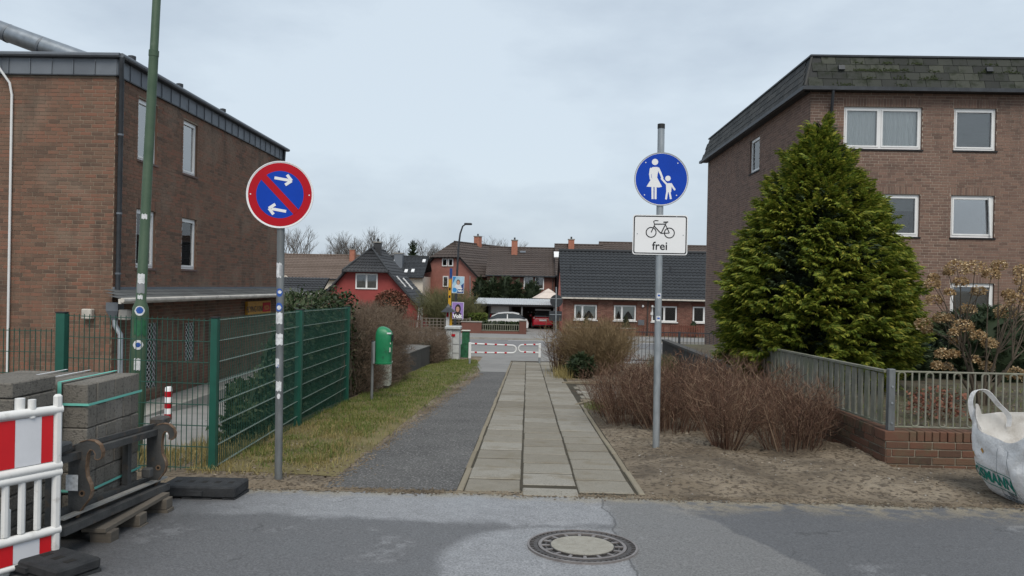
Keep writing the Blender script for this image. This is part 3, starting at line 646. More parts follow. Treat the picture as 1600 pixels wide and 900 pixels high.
# ================================================================== brick walls
def brick_field(parent, T, W_, H_, openings, bmat, mmat, near, nmax=300, bl=.24, bh=.071, j=.012, solid=True, lintel=True, seedoff=0, proud=.007, soldier=.24):
    ch = bh+j
    """T: local (u,v,n).  openings: (u0,u1,v0,v1).  bricks nearest to the camera become parts, the rest one part."""
    us = sorted({0, W_, *[q for o in openings for q in o[:2]]}); vs = sorted({0, H_, *[q for o in openings for q in o[2:]]})
    us = [u for u in us if 0 <= u <= W_]; vs = [v for v in vs if 0 <= v <= H_]
    w = MB(T)
    for i in range(len(us)-1):
        for k in range(len(vs)-1):
            cu, cv = (us[i]+us[i+1])/2, (vs[k]+vs[k+1])/2
            if not any(o[0] < cu < o[1] and o[2] < cv < o[3] for o in openings):
                w.quad((us[i],vs[k],0),(us[i+1],vs[k],0),(us[i+1],vs[k+1],0),(us[i],vs[k+1],0))
    for u0, u1, v0, v1 in openings:
        d = -.20
        rv = MB(T); w_keep = w; w = rv
        w.quad((u0,v0,0),(u0,v1,0),(u0,v1,d),(u0,v0,d)); w.quad((u1,v0,0),(u1,v0,d),(u1,v1,d),(u1,v1,0))
        w.quad((u0,v1,0),(u1,v1,0),(u1,v1,d),(u0,v1,d)); w.quad((u0,v0,0),(u0,v0,d),(u1,v0,d),(u1,v0,0))
        w.build('reveal', bmat, parent); w = w_keep
    w.build('wall', mmat, parent)
    blocks = [tuple(o) for o in openings]; B = []
    if lintel:
        for u0, u1, v0, v1 in openings:
            if v1+soldier+.02 > H_: continue
            top = math.ceil((v1+soldier-.03)/ch)*ch; sl = top-v1-.012
            blocks.append((u0-.03, u1+.03, v1-.001, top)); q = u0-.02
            while q < u1: B.append((q+(bh+j)/2, v1+.008+sl/2, bh, sl)); q += bh+j
    nrow = int(H_/(bh+j))
    for r in range(nrow):
        v0 = r*(bh+j)+j/2; v1 = v0+bh; u = -(bl+j)/2*(r % 2)
        if r % 4 == 3: u -= .06
        while u < W_:
            a, b = max(u, .002), min(u+bl, W_-.002); u += bl+j
            segs = [(a, b)]
            for o in blocks:
                if v1 > o[2]+.01 and v0 < o[3]-.01:
                    ns = []
                    for a, b in segs:
                        if b <= o[0] or a >= o[1]: ns.append((a,b)); continue
                        if a < o[0]: ns.append((a, o[0]))
                        if b > o[1]: ns.append((o[1], b))
                    segs = ns
            for a, b in segs:
                if b-a > .03: B.append(((a+b)/2, (v0+v1)/2, b-a, bh))
    cam_p = Vector((0,0,1.5)); R3 = T.to_3x3(); full = []
    for i, (u, v, bw, bh_) in enumerate(B):
        p = T @ Vector((u, v, 0))
        full.append(((p-cam_p).length if near(p) and abs(bw-bl) < .004 and abs(bh_-bh) < .004 else 1e9, i))
    full.sort(); pick = {i for d, i in full[:nmax] if d < 1e8}
    me = proto_mesh('brick', MB().bbox(-bl/2,bl/2,-bh/2,bh/2,-.02,proud,.004), bmat); eul = R3.to_euler()
    rest = MB(T); rr = random.Random(5+seedoff)
    for i, (u, v, bw, bh_) in enumerate(B):
        if i in pick: piece('brick', me, T @ Vector((u, v, rr.uniform(-.0015,.0015))), parent, eul)
        else:
            e = proud+rr.uniform(-.0015,.0015); a, b, c, d = u-bw/2, u+bw/2, v-bh_/2, v+bh_/2
            rest.add([(a,c,-.01),(b,c,-.01),(b,d,-.01),(a,d,-.01),(a,c,e),(b,c,e),(b,d,e),(a,d,e)], [(4,5,6,7),(0,1,5,4),(1,2,6,5),(2,3,7,6),(3,0,4,7)])
    if rest.v: rest.build('brickwork', bmat, parent, kind='stuff')

def window(parent, T, u0, u1, v0, v1, splits=(), depth=.1, fw=.06, glass='glass', back=None, sill='sillstone', backh=(0,1), open_fr=None, name='window'):
    """white framed window; the frame is the part, pane / curtain / sill its sub-parts."""
    n0, n1 = -depth-.05, -depth
    f = MB(T); g = .004
    f.box(u0+g,u0+fw,v0+g,v1-g,n0,n1); f.box(u1-fw,u1-g,v0+g,v1-g,n0,n1); f.box(u0+fw,u1-fw,v0+g,v0+fw,n0,n1); f.box(u0+fw,u1-fw,v1-fw,v1-g,n0,n1)
    cuts = [u0+fw]+[u0+(u1-u0)*s for s in splits]+[u1-fw]
    for s in cuts[1:-1]: f.box(s-fw*.6,s+fw*.6,v0+fw,v1-fw,n0,n1)
    for i in range(len(cuts)-1):      # casement inside the frame
        a = cuts[i]+(fw*.6 if i else 0)+.002; b = cuts[i+1]-(fw*.6 if i < len(cuts)-2 else 0)-.002; c, d = v0+fw+.002, v1-fw-.002; k = .045; m0, m1 = n0+.012, n1+.014
        f.box(a,a+k,c,d,m0,m1); f.box(b-k,b,c,d,m0,m1); f.box(a+k,b-k,c,c+k,m0,m1); f.box(a+k,b-k,d-k,d,m0,m1)
    wo = f.build(name, MT['upvc'], parent)
    for i in range(len(cuts)-1):
        MB(T).box(cuts[i]+.01, cuts[i+1]-.01, v0+fw+.01, v1-fw-.01, n0+.018, n0+.024).build('pane', MT[glass], wo)
    MB(T).box(u0-.02,u1+.02,v0-.02,v1+.02,-.60,-.58).build('room_back', MT['dark'], wo)
    if back:
        a, b = v0+(v1-v0)*backh[0]+.02, v0+(v1-v0)*backh[1]-.02
        q = MB(T); nn = int((u1-u0)/.035); pts = []
        for k in range(nn+1): pts.append((u0+.02+(u1-u0-.04)*k/nn, -depth-.10+(.014*math.sin(k*1.9)+.01*math.sin(k*.7) if back == 'curtain' else 0)))
        for k in range(nn): q.quad((pts[k][0],a,pts[k][1]),(pts[k+1][0],a,pts[k+1][1]),(pts[k+1][0],b,pts[k+1][1]),(pts[k][0],b,pts[k][1]))
        q.build('curtain' if back == 'curtain' else 'blind', MT[back], wo)
    if sill: MB(T).box(u0-.03,u1+.03,v0-.05,v0-.002,-.14,.035).build('sill', MT[sill], wo)
    return wo

# ================================================================== brick building on the left
LB = thing('brick_building', 'flat roofed brown brick building with grey zinc fascia behind the green mesh fence', 'building', (-8.95, 15.8, -1.7))
TF = face_front((-14.5, 15.8, -1.75)); TE = face_east((-8.95, 15.8, -2.3))
brick_field(LB, TF, 5.55, 7.61, [], MT['brick_l'], MT['mortar_l'], lambda p: p.x > -11.6 and p.z > .4, 300)
wl = []
for y0, y1, z0, z1 in ((16.72,17.6,4.22,5.63),(18.93,19.75,4.25,5.63),(16.72,17.6,1.75,3.1),(18.95,19.8,1.77,3.1),(17.2,17.75,-1.1,.45),(19.25,19.8,-.65,.36)):
    wl.append((y0-15.8, y1-15.8, z0+2.3, z1+2.3))
brick_field(LB, TE, 10.85, 8.16, wl, MT['brick_l'], MT['mortar_l'], lambda p: False, 0, seedoff=1)
for i, o in enumerate(wl):
    if i < 4: window(LB, TE, *o, (), .055, .055, 'glass_sky' if i < 2 else 'glass', 'curtain' if i < 3 else 'blind', 'sillstone', (0,1) if i < 2 else (.5,1))
    else:
        MB(TE).box(o[0],o[1],o[2],o[3],-.19,-.16).build('dark_pane', MT['dark'], LB)
        g = MB(TE)
        nn = 6
        for k in range(-12, nn+1):
            pass
        w_ = o[1]-o[0]; h_ = o[3]-o[2]; k = -h_
        while k < w_:
            for s in (1, -1):
                p0 = (max(k,0), max(k,0)-k); p1 = (min(k+h_, w_), min(k+h_, w_)-k)
                if p1[0]-p0[0] > .03:
                    q0, q1 = (p0, p1) if s > 0 else ((w_-p0[0], p0[1]), (w_-p1[0], p1[1]))
                    g.tube([(o[0]+q0[0], o[2]+q0[1], -.03-.01*s), (o[0]+q1[0], o[2]+q1[1], -.03-.01*s)], .008, 4)
            k += .14
        g.build('lattice_grille', MT['upvc'], LB)
        f = MB(TE); f.box(o[0],o[0]+.04,o[2],o[3],-.06,-.02); f.box(o[1]-.04,o[1],o[2],o[3],-.06,-.02); f.build('grille_frame', MT['s_grey'], LB)
# roof, fascia, coping
MB().box(-14.5,-8.98,15.85,26.6,5.86,6.16).build('roof', MT['zinc_dk'], LB)
MB().box(-14.5,-14.4,15.85,26.6,-2,5.85).build('rear_wall', MT['mortar_l'], LB); MB().box(-14.4,-9.0,26.5,26.62,-2,5.85).build('rear_wall', MT['mortar_l'], LB)
fm = proto_mesh('fascia_panel', MB().box(-.228,.228,0,.34,0,.02).box(.222,.240,0,.335,.02,.042), MT['zinc'])
for k in range(12): piece('fascia_panel', fm, (-9.14-k*.47, 15.76, 5.86), LB, TF.to_3x3().to_euler())
for k in range(23): piece('fascia_panel', fm, (-8.91, 16.02+k*.47, 5.86), LB, TE.to_3x3().to_euler())
c = MB(); c.box(-14.5,-8.82,15.66,15.80,6.205,6.285); c.box(-8.98,-8.78,15.801,26.75,6.205,6.287); c.build('coping', MT['zinc_dk'], LB)
c = MB(); c.tube([(-14.5,15.66,6.26),(-8.80,15.66,6.26)], .05, 8); c.tube([(-8.77,15.68,6.26),(-8.77,26.75,6.255)], .05, 8); c.build('gutter', MT['zinc'], LB, True)
MB().box(-8.97,-8.885,15.735,15.83,5.86,6.2).build('fascia_corner', MT['zinc'], LB)
c = MB(); c.box(-14.5,-8.90,15.73,15.795,5.835,5.858); c.box(-8.94,-8.89,15.8,26.65,5.835,5.858); c.build('drip_edge', MT['zinc_dk'], LB)
def pipe(name, pts, r, m, parent, n=10): return MB().tube(pts, r, n).build(name, m, parent, True)
pipe('downpipe', [(-8.79,15.72,6.22),(-8.80,15.73,5.95),(-8.86,15.86,5.7),(-8.87,15.87,1.12)], .05, MT['zinc_dk'], LB)
hp = MB(); hp.add([(-8.98,15.62,.98),(-8.72,15.62,.98),(-8.72,15.86,.98),(-8.98,15.86,.98),(-8.98,15.62,.80),(-8.72,15.62,.80),(-8.72,15.86,.80),(-8.98,15.86,.80),(-8.90,15.70,.60),(-8.80,15.70,.60),(-8.80,15.80,.60),(-8.90,15.80,.60)],
   [(0,1,2,3),(0,4,5,1),(1,5,6,2),(2,6,7,3),(3,7,4,0),(4,8,9,5),(5,9,10,6),(6,10,11,7),(7,11,8,4),(8,11,10,9)]); hp.build('rain_hopper', MT['zinc'], LB)
pipe('downpipe', [(-8.85,15.75,.62),(-8.84,15.74,.48),(-8.70,15.70,.30),(-8.68,15.70,-1.75)], .055, MT['galv'], LB)
for z in (4.6,2.9,1.6): MB().tube([(-8.87,15.87,z-.02),(-8.87,15.87,z+.02)], .062, 10).build('pipe_clip', MT['zinc'], LB)
pipe('downpipe', [(-8.84,26.5,6.2),(-8.86,26.5,5.8),(-8.87,26.5,1.3)], .05, MT['zinc_dk'], LB)
pipe('white_pipe', [(-11.55,15.72,6.24),(-11.44,15.62,6.25),(-11.40,15.64,5.95),(-11.22,15.72,5.65),(-11.18,15.74,5.4),(-11.17,15.74,-.62),(-11.0,15.74,-.70),(-8.9,15.74,-.72)], .026, MT['upvc'], LB)
pipe('roof_duct', [(-15.4,19.1,8.40),(-14.6,19,8.15),(-13.1,19,7.62),(-12.0,19,7.25),(-10.6,19,6.78),(-9.9,19.0,6.5)], .235, MT['duct'], LB, 20)
for a in (-14.5,-13.6,-12.7,-11.8): pipe('duct_band', [(a-.03,19,7.62-(a+13.1)*.35+.01),(a+.03,19,7.62-(a+13.16)*.35)], .245, MT['zinc'], LB, 20)
for y in (16.6,18.9,21.6): MB().lathe([(.06,0),(.06,.16),(.085,.161),(.085,.24),(.02,.26)], 12, (-9.05,y,6.28)).build('roof_vent', MT['zinc_dk'], LB)
for x, z in ((-9.42,.72),(-8.62,.72)):
    a = MB(); a.bbox(x-.11,x+.11,15.64,15.79,z-.11,z+.11,.02); a.build('wall_lamp', MT['gutter_w'], LB)
MB().bbox(-11.9,-11.42,15.55,15.79,.3,.95,.03).build('meter_box', MT['zinc_dk'], LB)
# canopy along the side wall
cn = MB(); cn.add([(-8.93,15.8,1.25),(-8.93,28.4,1.25),(-8.2,28.4,1.075),(-8.2,14.75,1.075),(-8.93,15.8,1.20),(-8.93,28.4,1.20),(-8.2,28.4,1.02),(-8.2,14.75,1.02)], [(0,3,2,1),(4,5,6,7),(0,4,7,3),(3,7,6,2),(2,6,5,1),(1,5,4,0)])
cano = cn.build('canopy', MT['dark'], LB)
sh = MB()
for r in range(3):
    x0 = -8.18-r*.245; x1 = x0-.27; y = 14.75-(r%2)*.25; zf = lambda x: 1.078+(-8.2-x)*.24
    ys0 = 14.75+max(0,-8.2-x0)/.73*1.05
    while y < 28.4:
        a, b = max(y,ys0)+.006, min(y+.5,28.42)-.006
        if b-a > .05:
            z0, z1 = zf(x0)+.016+rng.uniform(0,.004), zf(x1)+.006
            sh.add([(x0,a,z0),(x0,b,z0),(x1,b,z1),(x1,a,z1),(x0,a,z0-.012),(x0,b,z0-.012)], [(0,1,2,3),(0,4,5,1)])
        y += .5
sh.build('shingles', MT['shingle'], cano, kind='stuff')
MB().box(-8.945,-8.90,15.8,26.6,1.24,1.31).build('flashing', MT['zinc'], cano)
MB().box(-8.2,-8.14,14.70,28.5,.985,1.085).build('gutter_board', MT['gutter_w'], cano)
MB().tube([(-8.11,14.68,1.06),(-8.11,28.7,1.05)], .05, 8).build('gutter', MT['gutter_w'], cano, True)
sg = MB().box(-8.93,-8.85,23.3,25.4,.42,.84).build('shop_sign', MT['s_orange'], LB)
MB().box(-8.848,-8.84,24.62,25.34,.47,.78).build('sign_red_field', MT['s_red'], sg)
tv, tf = text_mesh('FLYING KING', .26, .004); MB(face_east((-8.843,23.96,.58))).add(tv, tf).build('sign_lettering', MT['s_black'], sg)
tv, tf = text_mesh('PIZZA', .18, .004); MB(face_east((-8.835,24.98,.6))).add(tv, tf).build('sign_lettering', MT['s_orange'], sg)

# ================================================================== brick building on the right
RB = thing('brick_apartment_block', 'three storey mauve brick apartment block with dark slate mansard roof', 'building', (8.19, 22, -1.5))
TF = face_front((8.19, 22, -1.5)); TW = face_west((8.19, 34.4, -1.5))
wf = [(9.165,11.44,5.73,6.97),(12.356,13.585,5.73,6.965),(9.165,11.42,3.18,4.42),(12.32,13.583,3.185,4.418),(9.165,11.39,.45,1.86),(12.354,13.62,.42,1.855)]
of = [(a-8.19,b-8.19,c+1.5,d+1.5) for a,b,c,d in wf]
brick_field(RB, TF, 8.8, 8.92, of, MT['brick_r'], MT['mortar_r'], lambda p: p.z > 2.0 and p.x < 14.6 and (p.x > 11.4 or p.z > 5.2), 300, seedoff=2)
ow = [(34.4-27.92, 34.4-26.76, 5.84+1.5, 7.09+1.5)]
brick_field(RB, TW, 12.4, 8.92, ow, MT['brick_r'], MT['mortar_r'], lambda p: False, 0, seedoff=3)
window(RB, TF, *of[0], (.47,), .06, .065, 'glass', 'curtain', 'dark'); window(RB, TF, *of[1], (), .06, .065, 'glass', 'blind', 'dark')
window(RB, TF, *of[2], (.47,), .06, .065, 'glass', 'blind', 'dark', (.6,1)); window(RB, TF, *of[3], (), .06, .065, 'glass_sky', None, 'dark')
window(RB, TF, *of[4], (.47,), .06, .065, 'glass', 'curtain', 'dark'); window(RB, TF, *of[5], (), .06, .065, 'glass', 'blind', 'dark')
window(RB, TW, *ow[0], (), .06, .065, 'glass', 'blind', 'dark')
o = of[3]; MB(TF @ Matrix.Translation((o[1]-.07,o[2]+.07,-.05)) @ Matrix.Rotation(RAD(3),4,'Z')).box(-.05,0,0,1.1,0,.05).build('tilted_casement', MT['upvc'], RB)
sl_h = math.hypot(.95,.28); tl = math.atan2(.28,.95)
slm = proto_mesh('slate', MB().box(-.205,.205,-.03,.265,0,.012), MT['slate_moss']); slm2 = proto_mesh('slate', MB().box(-.205,.205,-.03,.265,0,.012), MT['slate'])
Mf = tmat((1,0,0),(0,math.sin(tl),math.cos(tl)),(0,-math.cos(tl),math.sin(tl)),(7.93,21.74,7.47))
Mw = tmat((0,-1,0),(math.sin(tl),0,math.cos(tl)),(-math.cos(tl),0,math.sin(tl)),(7.93,34.62,7.47))
tilt = Matrix.Rotation(RAD(-2.6),4,'X')
for r in range(4):
    u = .30+.075*r+(.21 if r%2 else 0)
    while u < 8.6:
        q = Mf @ Matrix.Translation((u, r*.245+.03, .014+rng.uniform(0,.004))) @ tilt @ Matrix.Rotation(rng.uniform(-.006,.006),4,'Z')
        piece('slate', slm, q.translation, RB, q.to_euler()); u += .422
    u = .2+.07*r+(.21 if r%2 else 0)
    while u < 12.88-.22-.075*r:
        q = Mw @ Matrix.Translation((u, r*.245+.03, .014+rng.uniform(0,.004))) @ tilt @ Matrix.Rotation(rng.uniform(-.006,.006),4,'Z')
        piece('slate', slm2, q.translation, RB, q.to_euler()); u += .422
m_ = MB(); x0, x1, y0, y1 = 7.93, 17.0, 21.74, 34.62
m_.add([(x0,y0,7.47),(x1,y0,7.47),(x1,y1,7.47),(x0,y1,7.47),(x0+.28,y0+.28,8.42),(x1,y0+.28,8.42),(x1,y1-.28,8.42),(x0+.28,y1-.28,8.42)],[(0,3,2,1),(4,5,6,7),(0,1,5,4),(1,2,6,5),(2,3,7,6),(3,0,4,7)])
roof = m_.build('mansard_roof', MT['slate'], RB)
MB().tube([(x0-.01,y0-.01,7.49),(x0+.275,y0+.275,8.43)], .035, 6).build('hip_ridge', MT['slate'], roof)
MB().box(x0+.22,x1,y0+.22,y0+.34,8.42,8.47).box(x0+.22,x0+.34,y0+.341,y1-.24,8.42,8.468).build('roof_edge', MT['zinc_dk'], roof)
g = MB(); g.box(x0-.10,x1,y0-.10,y0+.02,7.36,7.465); g.box(x0-.10,x0+.02,y0+.021,y1+.1,7.36,7.463); g.build('gutter', MT['zinc_dk'], roof)
MB().box(8.195,x1,21.78,21.985,7.37,7.45).box(7.97,8.175,22,34.55,7.37,7.45).build('soffit', MT['black'], roof)
pipe('downpipe', [(8.72,21.70,7.38),(8.72,21.72,7.2),(8.78,21.93,6.9),(8.78,21.93,-.1)], .045, MT['zinc_dk'], RB)
for x, z in ((9.0,8.05),(13.25,8.0)): MB(Mf @ Matrix.Translation((x-7.93,.52,.03))).box(-.09,.09,0,.14,0,.07).build('slate_vent', MT['zinc_dk'], roof)
ms = np.random.default_rng(21); n = 700
cl = ms.integers(0,26,n); cu_ = np.concatenate([ms.normal(2.2,.7,14), ms.uniform(.5,6.5,12)]); cv_ = np.round(ms.uniform(0,3,26))*.245+.02
u = np.clip(cu_[cl]+ms.normal(0,.10,n), .4, 8.4); v = np.clip(cv_[cl]+np.abs(ms.normal(0,.045,n)), .0, .97)
tmv = MB().lathe([(1,0),(.7,.5),(.1,.8)], 6); Mfa = np.array(Mf)
pp = np.stack([u,v,np.full(n,.03),np.ones(n)],1) @ Mfa.T
V, F = scatter([(tmv.v, tmv.f)], np.zeros(n,int), xform(np.repeat(Mfa[None,:3,:3],n,0), ms.uniform(.008,.026,n), pp[:,:3]))
mkobj('moss_cushions', V, F, MT['moss'], roof, kind='stuff')
MB().box(17.0,17.1,22,34.6,-1.5,8.4).build('rear_wall', MT['mortar_r'], RB); MB().box(8.2,17.0,34.42,34.5,-1.5,7.4).build('rear_wall', MT['mortar_r'], RB)

# ================================================================== green mesh fence
FN = thing('mesh_fence', 'dark green double wire mesh fence with square posts running beside the verge', 'fence', (-2.96, 6.97, -.34))
def post(x, y, z0, z1, w=.06, m='green_post'):
    p = MB().bbox(x-w/2,x+w/2,y-.02-w/6,y+.02+w/6,z0,z1,.004).build('post', MT[m], FN)
    MB().box(x-w/2-.003,x+w/2+.003,y-.036,y+.036,z1,z1+.012).build('post_cap', MT['black'], p); return p
post(-2.955,6.97,-.55,1.14,.066); post(-3.06,9.91,-.7,1.12,.09); post(-3.15,12.94,-.9,1.08,.09)
post(-4.40,6.93,-.6,1.16,.085)
def panel(p0, p1, top0, top1, bot0, bot1, lit=False):
    p0, p1 = Vector(p0), Vector(p1); L_ = (p1-p0).length; d = (p1-p0)/L_; nrm = Vector((d.y,-d.x)); vw = MB(); hw = MB()
    n = int(L_/.05)
    for i in range(n+1):
        q = p0+d*(.02+i*.05); s = min(1, (.02+i*.05)/L_); a = bot0+(bot1-bot0)*s; b = top0+(top1-top0)*s+.02
        vw.box(q.x-.0028,q.x+.0028,q.y-.0028,q.y+.0028,a,b)
    z = 0
    while z < top0-bot0+.01:
        for sgn in (-1,1):
            a = p0+nrm*.007*sgn; b = p1+nrm*.007*sgn
            hw.tube([(a.x,a.y,top0-z),(b.x,b.y,top1-z)], .004, 4)
        z += .2
    vw.build('wire_mesh', MT['wire'], FN, kind='stuff'); hw.build('rail_wires', MT['wire_lit' if lit else 'wire'], FN, kind='stuff')  # lit panels take the wire colour with light painted in
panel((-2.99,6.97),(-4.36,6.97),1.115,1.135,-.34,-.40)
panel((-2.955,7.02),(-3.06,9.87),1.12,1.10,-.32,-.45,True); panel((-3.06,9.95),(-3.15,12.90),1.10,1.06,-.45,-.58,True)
panel((-4.46,6.90),(-6.2,6.86),.99,.99,-.4,-.45)

# ================================================================== plants: leaf and twig templates
def rhomb(p, d, s, l, w, droop=0.):
    p = np.array(p, float); d = np.array(d, float); s = np.array(s, float)
    return [tuple(p), tuple(p+d*l*.5+s*w), tuple(p+d*l+np.array([0,0,-droop*l])), tuple(p+d*l*.5-s*w)]
def spray_tmpl(seed, pairs=7):
    r = random.Random(seed); V = []; F = []
    def q(vs): b = len(V); V.extend(vs); F.append((b,b+1,b+2,b+3))
    for i in range(pairs):
        t = (i+.6)/pairs; y = t; z = .32*y-.42*y*y; ll = .52*(1-.62*t)*r.uniform(.8,1.15)
        for s in (-1,1):
            a = RAD(48-12*t+r.uniform(-8,8)); d = (s*math.sin(a), math.cos(a), -.12-.3*t+r.uniform(-.08,.14)); sd = (math.cos(a), -s*math.sin(a), r.uniform(-.3,.3))
            q(rhomb((0,y*.82,z), d, sd, ll, .058, .25))
            q(rhomb((d[0]*ll*.42,y*.82+d[1]*ll*.42,z+d[2]*ll*.42), (s*math.sin(a*.3), math.cos(a*.3), -.2), (1,0,r.uniform(-.3,.3)), ll*.48, .045, .28))
    q(rhomb((0,.78,.04), (0,1,-.35), (1,0,0), .34, .075, .3))
    return np.array(V), F
SPR = [spray_tmpl(i) for i in range(4)]
def conifer(parent, name, cx, cy, prof, n, smin, smax, m, seed, lump=.14, core=True, ell=(1,1), elev=(.15,.75)):
    r = np.random.default_rng(seed); zs = np.array([p[0] for p in prof]); rs = np.array([p[1] for p in prof])
    zz = np.linspace(zs[0], zs[-1], 200); ww = np.interp(zz, zs, rs)+.06; cdf = np.cumsum(ww); cdf /= cdf[-1]
    z = np.interp(r.random(n), cdf, zz); th = r.uniform(0, 2*math.pi, n); rad = np.interp(z, zs, rs)
    lu = np.array([mnoise.noise((math.cos(t)*1.7*max(.5,q)+seed, math.sin(t)*1.7*max(.5,q), zq*2.1)) for t, q, zq in zip(th, rad, z)])
    rad = rad*(1+lump*lu*1.6)-r.exponential(.10, n)*np.minimum(rad, 1.)*.9-.14
    rad = np.maximum(rad, .02)
    P = np.stack([cx+np.cos(th)*rad*ell[0], cy+np.sin(th)*rad*ell[1], z], 1)
    el = r.uniform(elev[0], elev[1], n)+np.clip((z-zs[0])/(zs[-1]-zs[0])-.6, 0, 1)*1.2
    Rm = rotz(th-math.pi/2+r.normal(0,.35,n)) @ rotx(el) @ roty(r.normal(0,.6,n))
    V, F = scatter(SPR, r.integers(0,4,n), xform(Rm, r.uniform(smin, smax, n), P))
    o = mkobj(name, V, F, MT[m], parent)
    if core: MB().lathe([(max(.02, q*.74), zq) for zq, q in prof], 20, (cx,cy,0)).build('dark_foliage_core', MT['core_shade'], parent, True)  # solid core against see-through gaps, coloured as the crown's inner shade
    return o
TH = thing('conifer_tree', 'tall bushy green conical conifer behind the grey board fence', 'tree', (5.05, 13.1, -.1))
def tufted(parent, cx, cy, prof, nb, per, smin, smax, m, seed):
    """branches end in tufts of drooping sprays, with gaps between the tufts"""
    r = np.random.default_rng(seed); zs = np.array([p[0] for p in prof]); rs = np.array([p[1] for p in prof])
    zz = np.linspace(zs[0], zs[-1], 200); ww = np.interp(zz, zs, rs)+.08; cdf = np.cumsum(ww); cdf /= cdf[-1]
    bz = np.interp((np.arange(nb)+r.random(nb))/nb, cdf, zz); bt = np.arange(nb)*2.39996+r.normal(0,.25,nb); br_ = np.interp(bz, zs, rs)*(1+r.normal(0,.05,nb))+r.normal(0,.05,nb)
    n = nb*per; i = np.repeat(np.arange(nb), per); k = r.random(n)**.6                      # 0 inner .. 1 tip
    L_ = np.minimum(br_*.75, .55)*r.uniform(.8,1.2,nb); rad = np.maximum(.02, br_[i]-L_[i]*(1-k)); lat = r.normal(0,.13,n)*(1.15-.55*k); up = r.normal(0,.07,n)+.10*(k-.5)-.10*k*k
    th = bt[i]+lat/np.maximum(rad,.25); P = np.stack([cx+np.cos(th)*rad, cy+np.sin(th)*rad, bz[i]+up], 1)
    hf = np.clip((bz[i]-zs[0])/(zs[-1]-zs[0])-.55, 0, 1)
    Rm = rotz(th-math.pi/2+np.sign(lat)*-.0+r.normal(0,.45,n)-lat*1.5) @ rotx(r.uniform(-.1,.55,n)+hf*1.7) @ roty(r.normal(0,.5,n))
    V, F = scatter(SPR, r.integers(0,4,n), xform(Rm, r.uniform(smin,smax,n)*(1.1-.25*k), P)); mkobj('crown', V, F, MT[m], parent)
    conifer(parent, 'inner_sprays', cx, cy, [(zq, q*.86) for zq, q in prof], 2600, .2, .36, 'hedgecon', seed+9, .08, False)
    MB().lathe([(max(.02, q*.56), zq) for zq, q in prof], 20, (cx,cy,0)).build('dark_foliage_core', MT['core_shade'], parent, True)  # solid core coloured as the shade inside the crown
tufted(TH, 5.04, 13.1, [(-.05,1.10),(.15,1.24),(.55,1.44),(1.1,1.50),(1.6,1.47),(2.1,1.36),(2.5,1.18),(2.8,1.02),(3.15,.82),(3.6,.53),(3.98,.26),(4.2,.10),(4.33,.03)], 430, 25, .17, .34, 'thuja', 3)
MB().tube([(5.05,13.1,-.3),(5.05,13.1,3.5)], [.13,.05], 10).build('trunk', MT['bark'], TH, True)

def stem_tmpl(seed, branches=7, bl=.3, wob=.05, r0=.006, n=3, up=.75, start=.3):
    r = random.Random(seed); b = MB(); pts = [(0,0,0)]; x = y = 0
    for i in range(1,5): x += r.uniform(-wob,wob); y += r.uniform(-wob,wob); pts.append((x,y,i/4))
    b.tube(pts, [r0,r0*.85,r0*.65,r0*.45,r0*.22], n, False)
    for k in range(branches):
        t = r.uniform(start,.97); i = min(3,int(t*4)); f = t*4-i; p = [pts[i][c]+(pts[i+1][c]-pts[i][c])*f for c in range(3)]
        a = r.uniform(0,6.28); l = bl*r.uniform(.5,1.1)*(1.15-.6*t); h = up*r.uniform(.6,1.2)
        q = (p[0]+math.cos(a)*l*.55, p[1]+math.sin(a)*l*.55, p[2]+l*.5*h); e = (q[0]+math.cos(a+.5)*l*.3, q[1]+math.sin(a+.5)*l*.3, q[2]+l*.6*h)
        b.tube([p,q,e], [r0*.5,r0*.38,r0*.2], n, False)
        if r.random() < .6: b.tube([q,(q[0]+r.uniform(-.4,.4)*l,q[1]+r.uniform(-.4,.4)*l,q[2]+l*.5)], [r0*.33,r0*.16], n, False)
    return np.array(b.v), b.f
STEM = [stem_tmpl(i, 9, .30, .06, (.0045,.006,.006,.008,.007,.011,.005)[i]) for i in range(7)]
STEMB = [stem_tmpl(50+i, 13, .34, .07) for i in range(5)]
def shrub_mesh(n, rad, hmin, hmax, lean, seed, tm=STEM, thick=1.):
    r = np.random.default_rng(seed); a = r.uniform(0,6.283,n); q = np.sqrt(r.random(n)); h = r.uniform(hmin,hmax,n)
    le = lean*q*r.uniform(.6,1.2,n)+r.normal(0,.07,n)
    P = np.stack([np.cos(a)*q*rad, np.sin(a)*q*rad, np.full(n,-.03)],1)
    Rm = rotz(a-math.pi/2) @ rotx(-le) @ rotz(r.uniform(0,6.28,n))
    sc = np.zeros((n,3,3)); tk = thick*r.choice([.65,.8,1.,1.25,1.9], n); sc[:,0,0] = sc[:,1,1] = h*.9; sc[:,2,2] = h
    return scatter(tm, r.integers(0,len(tm),n), np.concatenate([Rm @ sc, P[:,:,None]], 2))
def mesh_of(name, VF, m):
    me = bpy.data.meshes.new(name); me.from_pydata(VF[0].tolist(), [], VF[1]); me.materials.append(m); return me
